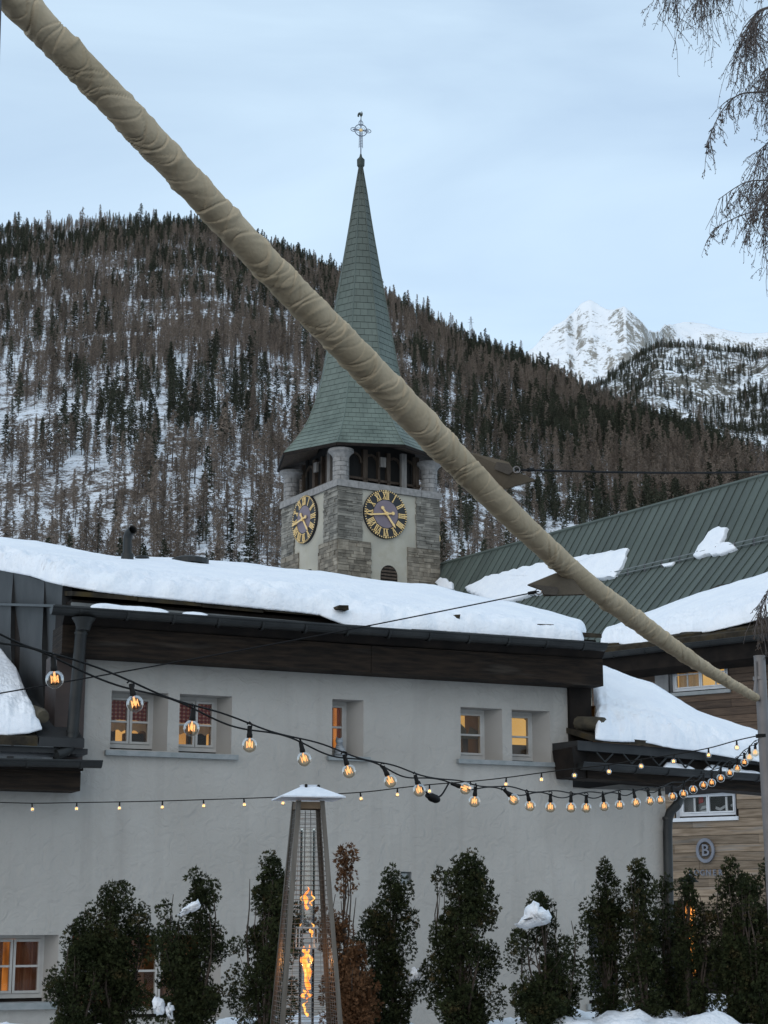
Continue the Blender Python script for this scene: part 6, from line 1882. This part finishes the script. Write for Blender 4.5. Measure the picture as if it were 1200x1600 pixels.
def flame_mat():
    m = bpy.data.materials.new('gas_flame'); m.use_nodes = True; N, L = m.node_tree.nodes, m.node_tree.links
    N.remove(N['Principled BSDF']); e = N.new('ShaderNodeEmission'); tr = N.new('ShaderNodeBsdfTransparent'); ms = N.new('ShaderNodeMixShader')
    tc = N.new('ShaderNodeTexCoord'); mp = N.new('ShaderNodeMapping'); mp.inputs['Scale'].default_value = (1, 1, .35); nz = N.new('ShaderNodeTexNoise'); nz.inputs['Scale'].default_value = 26; nz.inputs['Detail'].default_value = 3
    L.new(tc.outputs['Object'], mp.inputs[0]); L.new(mp.outputs[0], nz.inputs['Vector'])
    lw = N.new('ShaderNodeLayerWeight'); lw.inputs['Blend'].default_value = .35
    r = N.new('ShaderNodeValToRGB'); r.color_ramp.elements[0].position = .35; r.color_ramp.elements[0].color = (1, .17, .012, 1); r.color_ramp.elements[1].position = .66; r.color_ramp.elements[1].color = (1, .50, .12, 1)
    L.new(nz.outputs['Fac'], r.inputs['Fac']); L.new(r.outputs['Color'], e.inputs['Color']); e.inputs['Strength'].default_value = 1.9
    mu = N.new('ShaderNodeMath'); mu.operation = 'MULTIPLY'; mu.inputs[1].default_value = 1.05; L.new(lw.outputs['Facing'], mu.inputs[0])
    L.new(mu.outputs[0], ms.inputs[0]); L.new(e.outputs[0], ms.inputs[1]); L.new(tr.outputs[0], ms.inputs[2]); L.new(ms.outputs[0], N['Material Output'].inputs['Surface'])
    m.cycles.emission_sampling = 'FRONT_BACK'
    return m
M_FLAME = flame_mat()
fl = bpy.data.lights.new('flame_light', 'POINT'); fl.energy = 7; fl.color = (1.0, .45, .13); fl.shadow_soft_size = .05
fo = bpy.data.objects.new('flame_light', fl); COL.objects.link(fo); fo.parent = heater; fo.location = (0, 0, .95)
def hz_of(y): return at(480, y, Yh).z - base_z
def flame(x0, y0, y1, w, seed):
    """a licking tongue between two photo rows, around column x0"""
    n = 16; pts = []; rads = []
    for i in range(n):
        t = i / (n - 1); z = hz_of(y1 + (y0 - y1) * t)
        cx = (x0 - 479.5) / 206.0 + .010 * math.sin(t * 7 + seed) + .008 * math.sin(t * 13 + seed * 2)
        pts.append(hp(cx, .012 * math.sin(t * 5 + seed * 3), z))
        rads.append(max(.0015, w * (math.sin(math.pi * min(1, t * 1.25 + .10)) ** .6 if t < .72 else ((1 - t) / .28) ** .8 * .85) * (.78 + .35 * math.sin(t * 11 + seed * 1.7))))
    m = MB(); m.tube(pts, rads, 10); m.build('flame', M_FLAME, heater, smooth='all', fix=False)
for args in ((480, 1476, 1546, .030, 1.0), (484, 1490, 1530, .020, 2.4), (476, 1478, 1505, .022, 4.0), (476, 1546, 1560, .012, 3), (483, 1547, 1561, .009, 5), (478, 1564, 1588, .013, .5), (487, 1442, 1464, .012, 2), (478, 1386, 1421, .020, 1.3), (487, 1392, 1415, .008, 4)):
    flame(*args)
# ================================================================== HEDGE
M_THUJA = mat('thuja_green', (.012, .017, .007), (.034, .040, .016), 9, .85, rand=.5, island=True, spec=.1, c3=(.070, .050, .022), c3scale=5, c3lo=.58, c3hi=.72)
M_THUJADEAD = mat('thuja_brown', (.075, .036, .017), (.135, .070, .036), 9, .85, rand=.45, island=True, spec=.1)
M_THUJASTEM = mat('thuja_stem', (.035, .024, .018), (.075, .055, .042), 8, .9)
def shrub(px, ytop, wpx, Y, label, dead=False, seed=0, lumps=None, dens=1.0, zb=.35):
    """an upright evergreen: stems with flat scaly sprays crowding round them, thinner towards the foot"""
    r = np.random.default_rng(900 + seed)
    top = at(px, ytop + 13, Y); k = Y * 1.0 / FPX
    base = Vector((top.x, Y, zb)); H = top.z - zb; R = wpx / 2 * k
    root = thing('thuja_shrub', label, 'shrub', base, 'evergreen shrubs of the hedge')
    nst = 5 + int(R * 10)
    stems = []
    mb = MB()
    for i in range(nst):
        a = r.uniform(0, 6.283); d = R * r.uniform(.2, .82); hh = H * (1.0 if i == 0 else r.uniform(.72, .98)); d = d * .25 if i == 0 else d
        pts = []
        for t in np.linspace(0, 1, 7):
            b_ = math.sin(t * 1.7) if t < .9 else math.sin(1.53) * (1 - (t - .9) * 1.2)
            pts.append(base + Vector((math.cos(a) * d * b_ + r.normal(0, .014), math.sin(a) * d * b_ * .8 + r.normal(0, .014), hh * t)))
        stems.append(pts); mb.tube(pts, list(np.linspace(.017, .003, 7)), 5)
    mb.build('stem', M_THUJASTEM, root, fix=False)
    st_arr = np.array([[tuple(p) for p in st] for st in stems])
    nc = int(42 * dens * (H / 1.3) * (.5 + R / .4 * .5)) + 10
    # clumps of sprays along the stems, smaller towards the tips, sparse at the foot
    ci = np.where(r.random(nc) < .22, 0, r.integers(0, nst, nc)); ct = 1 - r.random(nc) ** .80 * .90
    ci[:3] = 0; ct[:3] = (.99, .94, .88)
    x = np.clip(ct * 6, 0, 5.999); k0 = x.astype(int); fr_ = (x - k0)[:, None]
    cen = st_arr[ci, k0] * (1 - fr_) + st_arr[ci, k0 + 1] * fr_
    ca = r.uniform(0, 6.283, nc); cd_ = R * .66 * r.random(nc) ** .6 * (1 - np.clip((ct - .74) / .26, 0, 1) * .72) * np.where(ct < .25, .6, 1)
    cen = cen + np.stack([np.cos(ca) * cd_, np.sin(ca) * cd_ * .85, r.normal(0, .03, nc)], -1)
    cr = (.055 + .085 * r.random(nc)) * (1.12 - .42 * np.clip((ct - .8) / .2, 0, 1)) * np.where(ct < .2, .7, 1) * (.75 + R * .8)
    per = (185 * (cr / .10) ** 1.7 * dens).astype(int) + 12
    idx = np.repeat(np.arange(nc), per); n = len(idx)
    g = r.normal(0, 1, (n, 3)); g /= np.linalg.norm(g, axis=1)[:, None]; g[:, 2] = g[:, 2] * 1.25
    rad_ = cr[idx] * r.random(n) ** .38
    p = cen[idx] + g * rad_[:, None]
    ln = r.uniform(.014, .034, n) * (1.1 if dead else 1.0)
    stray = r.random(n) < .06; ln = np.where(stray, ln * 1.7, ln)
    up = g * r.uniform(.3, 1.1, n)[:, None] + r.normal(0, .35, (n, 3)); up[:, 2] += r.uniform(.1, 1.0, n) if not dead else r.uniform(-.5, .8, n)
    up /= np.linalg.norm(up, axis=1)[:, None]
    sd = np.cross(up, r.normal(0, 1, (n, 3))); sd /= np.linalg.norm(sd, axis=1)[:, None] + 1e-9
    Vs = []
    for f_, l_ in ((-.75, .75), (-.25, 1.0), (.3, .95), (.8, .7)):
        d_ = up + sd * f_; d_ /= np.linalg.norm(d_, axis=1)[:, None]
        w_ = np.cross(d_, np.cross(up, sd)) * (ln * .15)[:, None]; o_ = p + sd * (f_ * ln * .12)[:, None]; L1 = (ln * l_)[:, None]
        Vs.append(np.stack([o_ - w_ * .5, o_ + d_ * L1 * .55 - w_, o_ + d_ * L1, o_ + d_ * L1 * .55 + w_], 1))
    V = np.stack(Vs, 1).reshape(-1, 3); F = np.arange(len(V)).reshape(-1, 4)
    # twigs from the stems out to the clumps
    mb = MB()
    for q in range(nc):
        a = st_arr[ci[q], max(0, k0[q] - 1)]; b = cen[q]; m_ = (a + b) / 2 - np.array([0, 0, .02])
        mb.tube([a, m_, b], [.006, .004, .002], 3, caps=False)
    mb.build('branch', M_THUJASTEM, root, fix=False)['kind'] = 'stuff'
    np_mesh('foliage', V, F, M_THUJADEAD if dead else M_THUJA, parent=root)
    return root, base, H, R
shrub(178, 1378, 150, 15.6, 'dark green evergreen in front of the left lower windows, flat-topped', seed=1, dens=1.15)
shrub(124, 1462, 70, 15.4, 'low bushy evergreen spreading from the foot of the flat-topped one at far left', seed=21)
shrub(302, 1357, 120, 15.4, 'green evergreen with a wad of snow caught near its tip, left of the heater', seed=2, dens=1.1)
shrub(418, 1342, 118, 15.5, 'dark evergreen standing directly behind the left edge of the heater', seed=3, dens=1.1)
shrub(538, 1325, 50, 15.3, 'dead brown evergreen just right of the patio heater', dead=True, seed=4, dens=.9)
shrub(560, 1470, 46, 15.2, 'dead brown low evergreen between the heater and the short green one', dead=True, seed=22, dens=.9)
shrub(608, 1363, 104, 15.8, 'short green evergreen between the brown one and the tall pointed one', seed=5, dens=1.1)
shrub(722, 1336, 132, 15.5, 'tall broad green evergreen near the small wall vent', seed=6, dens=1.15)
shrub(852, 1390, 146, 15.2, 'bushy evergreen with a big cap of snow on its crown', seed=7, dens=1.05)
shrub(950, 1340, 80, 15.7, 'slim twin-stemmed evergreen before the narrow lower window', seed=8, dens=.9)
shrub(1006, 1344, 72, 15.5, 'slim sparse evergreen just left of the right downpipe', seed=9, dens=.9)
shrub(1074, 1362, 76, 15.7, 'evergreen below the ring emblem, hiding the wall lettering', seed=10, dens=.9)
shrub(1146, 1330, 84, 15.5, 'dark evergreen with rounded top right of the ring emblem', seed=11)
shrub(1190, 1340, 90, 15.3, 'evergreen at the right edge of the picture beside the mast', seed=12)
shrub(1034, 1356, 60, 16.0, 'low evergreen filling the gap behind the right downpipe', seed=13, dens=.8)
shrub(1165, 1364, 70, 16.0, 'evergreen set back between the two rightmost evergreens', seed=14, dens=.8)
# the terrace this side of the hedge: dark stone slabs
M_SLAB = mat('terrace_stone', (.045, .043, .042), (.075, .072, .07), 3, .8, .3, 20, rand=.2)
mb = MB(); mb.add([(-14, -16, .004), (14, -16, .004), (14, 14.2, .004), (-14, 14.2, .004)], [(0, 1, 2, 3)]); tag(mb.build('terrace', M_SLAB, fix=False), kind='structure')
# snow bank along the hedge foot
xs_ = np.linspace(-7, 7, 220); ys_ = np.linspace(13.9, 17.4, 60)
X, Yg = np.meshgrid(xs_, ys_, indexing='ij')
env = np.clip((Yg - 13.9) / .9, 0, 1) * np.clip((17.4 - Yg) / .8, 0, 1); env = env * env * (3 - 2 * env)
hgt = .30 + .26 * fbm(X * 1.1, Yg * 1.3, 700, 4) + .42 * np.clip(fbm(X * 2.6 + 9, Yg * 2.6, 720, 3) - .42, 0, 1) + .05 * fbm(X * 9, Yg * 9, 730, 3) + np.where(X > .9, .08, 0) * np.clip((X - .9) * 2, 0, 1)
Zg = np.maximum(env * hgt, 0) + .004
tag(np_mesh('snow_bank', np.stack([X, Yg, Zg], -1).reshape(-1, 3), grid_faces(220, 60), M_SNOWICE, smooth=True), kind='structure')
# snow lumps caught in the evergreens
def lump(name, poly, Y, depth, label, seed=0):
    """a wad of snow: outline from the photo, given a rounded body"""
    r = np.random.default_rng(seed); P3 = [at(x, y, Y) for x, y in poly]; c = sum(P3, Vector()) / len(P3)
    out = []
    for i in range(len(P3)):
        a, b = P3[i], P3[(i + 1) % len(P3)]
        for t in (0, .33, .66): out.append(a.lerp(b, t) + Vector((r.normal(0, .006), 0, r.normal(0, .006))))
    n = len(out); v, f = [], []
    lv = [(.15, -1), (.62, -.85), (.90, -.45), (1, 0), (.92, .4), (.65, .8), (.2, 1)]
    for k_, dy in lv:
        for q in out:
            p = c + (q - c) * k_; v.append(p + Vector((r.normal(0, .004), dy * depth * (1 + r.normal(0, .06)) + r.normal(0, .006), r.normal(0, .005))))
    for l in range(len(lv) - 1):
        for i in range(n): f.append((l * n + i, l * n + (i + 1) % n, (l + 1) * n + (i + 1) % n, (l + 1) * n + i))
    f += [tuple(range(n)), tuple((len(lv) - 1) * n + i for i in range(n))]
    m = MB(); m.add(v, f); o = m.build(name, M_SNOWICE, None, smooth='all', origin=c); return tag(o, label, 'snow')
lump('snow_clump', [(802, 1446), (815, 1436), (822, 1418), (834, 1408), (845, 1414), (852, 1422), (862, 1430), (862, 1440), (846, 1446), (822, 1451)], 14.85, .13, 'large jagged wad of snow on the crown of the bushy evergreen', 1)
lump('snow_clump', [(276, 1430), (284, 1421), (292, 1415), (300, 1409), (310, 1408), (314, 1416), (306, 1424), (294, 1426), (285, 1433)], 14.95, .08, 'small wad of snow near the tip of the evergreen left of the heater', 2)
lump('snow_clump', [(238, 1580), (240, 1562), (248, 1556), (256, 1564), (257, 1584), (246, 1588)], 15.2, .07, 'snow lump low between the two left evergreens', 3)
lump('snow_clump', [(258, 1575), (266, 1566), (272, 1578), (271, 1592), (262, 1590)], 15.2, .06, 'little snow lump beside another, low on the left evergreen', 4)
lump('snow_clump', [(636, 1524), (644, 1512), (655, 1514), (661, 1526), (650, 1533), (640, 1536)], 15.7, .06, 'snow lump low between the short and the tall evergreens', 5)

# ================================================================== CAT ON THE LEDGE
cs_, cz_ = FM.px(533, 1180, -.10)
cp = FM.P(cs_, -.13, OPEN['upper_c'][2] + .0)
M_CAT = mat('tabby_coat', (.20, .215, .23), (.36, .38, .40), 1.0, .95, .3, 90, lo=.48, hi=.52, stretch=(4, 4, 42), detail=2)
cat = thing('cat', 'grey striped cat seated on the narrow window ledge, seen from behind', 'cat', cp)
bm = bmesh.new(); rings = []
out_ = FM.n; sd_ = FM.d
prof = [(0, .052, .070, 0), (.015, .066, .085, 0), (.05, .072, .085, .0), (.09, .066, .074, -.008), (.125, .054, .058, -.016), (.155, .043, .046, -.022), (.175, .036, .038, -.026), (.19, .041, .044, -.030), (.208, .047, .050, -.033), (.226, .044, .046, -.034), (.240, .030, .032, -.034), (.247, .010, .010, -.034)]
NS = 18
for z, rx, ry, oy in prof:
    ring = []
    for k in range(NS):
        a = 2 * math.pi * k / NS
        ring.append(bm.verts.new(sd_ * (rx * math.cos(a)) + out_ * (ry * math.sin(a) + oy) + Vector((0, 0, z))))
    rings.append(ring)
for i in range(len(rings) - 1):
    for k in range(NS): bm.faces.new((rings[i][k], rings[i][(k + 1) % NS], rings[i + 1][(k + 1) % NS], rings[i + 1][k]))
bm.faces.new(rings[0][::-1]); bm.faces.new(rings[-1])
def cone(c, ax, side, r, h):
    vs2 = [bm.verts.new(c + side * (r * math.cos(t)) + ax.cross(side) * (r * .45 * math.sin(t))) for t in np.linspace(0, 2 * math.pi, 9)[:-1]]; tp = bm.verts.new(c + ax * h)
    for q in range(8): bm.faces.new((vs2[q], vs2[(q + 1) % 8], tp))
    bm.faces.new(vs2[::-1])
for s_ in (-1, 1):
    cone(sd_ * (.027 * s_) - out_ * .034 + Vector((0, 0, .226)), (Vector((0, 0, 1)) + sd_ * .25 * s_).normalized(), sd_, .020, .046)
def limb(pts, rads):
    m = MB(); m.tube(pts, rads, 8); vv = [bm.verts.new(p) for p in m.v]
    for f_ in m.f: bm.faces.new([vv[q] for q in f_])
limb([out_ * .06 + sd_ * .03 + Vector((0, 0, .018)), out_ * .085 + sd_ * .07 + Vector((0, 0, .016)), out_ * .075 + sd_ * .115 + Vector((0, 0, .014)), out_ * .05 + sd_ * .15 + Vector((0, 0, .016))], [.015, .014, .012, .007])
for s_ in (-1, 1):
    limb([sd_ * (.045 * s_) + out_ * .02 + Vector((0, 0, .035)), sd_ * (.058 * s_) - out_ * .03 + Vector((0, 0, .020)), sd_ * (.05 * s_) - out_ * .085 + Vector((0, 0, .012))], [.034, .026, .014])
    limb([sd_ * (.024 * s_) - out_ * .05 + Vector((0, 0, .10)), sd_ * (.022 * s_) - out_ * .075 + Vector((0, 0, .012)), sd_ * (.022 * s_) - out_ * .10 + Vector((0, 0, .010))], [.018, .014, .012])
limb([-out_ * .075 + Vector((0, 0, .205)), -out_ * .092 + Vector((0, 0, .200))], [.020, .012])
bmesh.ops.recalc_face_normals(bm, faces=bm.faces)
me = bpy.data.meshes.new('coat'); bm.to_mesh(me); bm.free(); me.materials.append(M_CAT); me.polygons.foreach_set('use_smooth', [True] * len(me.polygons))
o = bpy.data.objects.new('body', me); COL.objects.link(o); o.parent = cat

# ================================================================== BIRCH AT THE RIGHT
M_TWIG = mat('birch_twig', (.075, .062, .058), (.125, .105, .096), 6, .8)
M_BIRCHBARK = mat('birch_bark', (.50, .48, .45), (.62, .60, .57), 3, .8, .3, 10, c3=(.05, .045, .04), c3scale=5, c3lo=.58, c3hi=.66)
bb = at(1520, 800, 9.0); bb = Vector((bb.x, 9.0, 0))
birch = thing('birch_tree', 'bare birch whose thin drooping twigs hang into the picture at the top right', 'tree', bb)
rb_ = np.random.default_rng(77)
trunk = [bb + Vector((.10 * math.sin(z * .7), .08 * math.sin(z), z)) for z in np.linspace(0, 8.2, 14)]
mb = MB(); mb.tube(trunk, list(np.linspace(.13, .03, 14)), 12); mb.build('trunk', M_BIRCHBARK, birch, smooth=50)
limbs, twigs, buds = MB(), MB(), MB()
def twig(p, d, L, r0, lev):
    pts = [Vector(p)]; d = Vector(d).normalized(); n = max(4, int(L / .06)); st = L / n
    for i in range(n):
        d = (d + Vector((rb_.normal(0, .09), rb_.normal(0, .09), -.24 + rb_.normal(0, .07)))).normalized()
        pts.append(pts[-1] + d * st)
    rads = list(np.linspace(r0, max(.0009, r0 * .5), len(pts)))
    twigs.tube(pts, rads, 4, caps=False)
    if lev < 2:
        for i in range(1, n):
            if rb_.random() < (.80 if lev == 0 else .50):
                s = Vector((rb_.normal(0, 1), rb_.normal(0, .7), rb_.normal(-.2, .5))).normalized()
                twig(pts[i], (pts[min(i + 1, n)] - pts[i]).normalized() * .6 + s * .7, L * rb_.uniform(.16, .42), r0 * .75, lev + 1)
    for i in range(1, n + 1):
        if rb_.random() < .5:
            q = pts[i] + Vector((rb_.normal(0, .003), rb_.normal(0, .003), 0)); e = q + Vector((rb_.normal(0, .006), 0, -.009))
            buds.tube([q, q.lerp(e, .5), e], [.0010, .0021, .0006], 4, caps=False)
def limb_(pts_px, r0, r1, ntw, Lr):
    pts = spline([at(x, y, Y) for x, y, Y in pts_px], 8); n = len(pts)
    limbs.tube(pts, list(np.linspace(r0, r1, n)), 6)
    for k_ in range(ntw):
        t = rb_.uniform(.10, 1) ** .65; i = min(n - 2, int(t * (n - 1)))
        d = (pts[i + 1] - pts[i]).normalized()
        twig(pts[i], d * .55 + Vector((rb_.normal(0, .35), rb_.normal(0, .5), rb_.uniform(-.9, .1))), rb_.uniform(*Lr), rb_.uniform(.0016, .0025), 0)
limb_([(1520, -180, 9.0), (1400, -240, 8.9), (1280, -230, 8.8), (1170, -180, 8.7), (1090, -110, 8.7), (1052, -50, 8.6)], .014, .0025, 81, (.18, .50))
limb_([(1500, -60, 9.1), (1420, -120, 9.2), (1320, -120, 9.2), (1220, -70, 9.2), (1130, -40, 9.2), (1092, -10, 9.2)], .012, .0025, 75, (.16, .44))
limb_([(1500, 60, 8.9), (1390, 0, 8.7), (1280, -5, 8.6), (1200, 12, 8.6), (1178, 26, 8.6), (1168, 60, 8.6)], .014, .003, 66, (.22, .50))
limb_([(1510, 180, 9.0), (1410, 130, 8.9), (1290, 120, 8.8), (1205, 142, 8.8), (1155, 148, 8.8), (1125, 178, 8.8), (1103, 230, 8.8)], .009, .0018, 36, (.06, .20))
limb_([(1510, 200, 9.0), (1420, 90, 9.1), (1320, 60, 9.2), (1240, 80, 9.2), (1196, 110, 9.2)], .010, .0025, 66, (.2, .42))
limb_([(1510, 330, 9.0), (1410, 240, 9.1), (1310, 200, 9.2), (1230, 205, 9.2), (1186, 235, 9.2)], .010, .0025, 74, (.28, .55))
limb_([(1510, 330, 9.0), (1410, 270, 8.9), (1300, 262, 8.8), (1210, 280, 8.8), (1165, 285, 8.8), (1122, 312, 8.8)], .009, .0018, 39, (.08, .28))
limb_([(1510, 400, 9.0), (1410, 345, 9.1), (1300, 325, 9.2), (1215, 325, 9.2), (1160, 336, 9.2), (1114, 358, 9.2)], .008, .0016, 33, (.06, .22))
limb_([(1510, 420, 9.0), (1400, 320, 8.8), (1290, 270, 8.7), (1220, 275, 8.7), (1190, 310, 8.7)], .009, .002, 66, (.26, .50))
limb_([(1510, 760, 9.0), (1400, 690, 9.0), (1300, 675, 9.0), (1225, 684, 9.0), (1172, 705, 9.0)], .006, .0015, 18, (.08, .22))
limb_([(1510, 900, 9.0), (1400, 830, 9.0), (1300, 830, 9.0), (1235, 870, 9.0), (1202, 920, 9.0), (1188, 960, 9.0)], .006, .0015, 45, (.10, .26))
limbs.build('limb', M_TWIG, birch, smooth=50, fix=False)
tw = twigs.build('twigs', M_TWIG, birch, fix=False); tw['kind'] = 'stuff'
bu = buds.build('catkins', mat('birch_catkin', (.055, .038, .028), (.09, .062, .045), 6, .9), birch, fix=False); bu['kind'] = 'stuff'
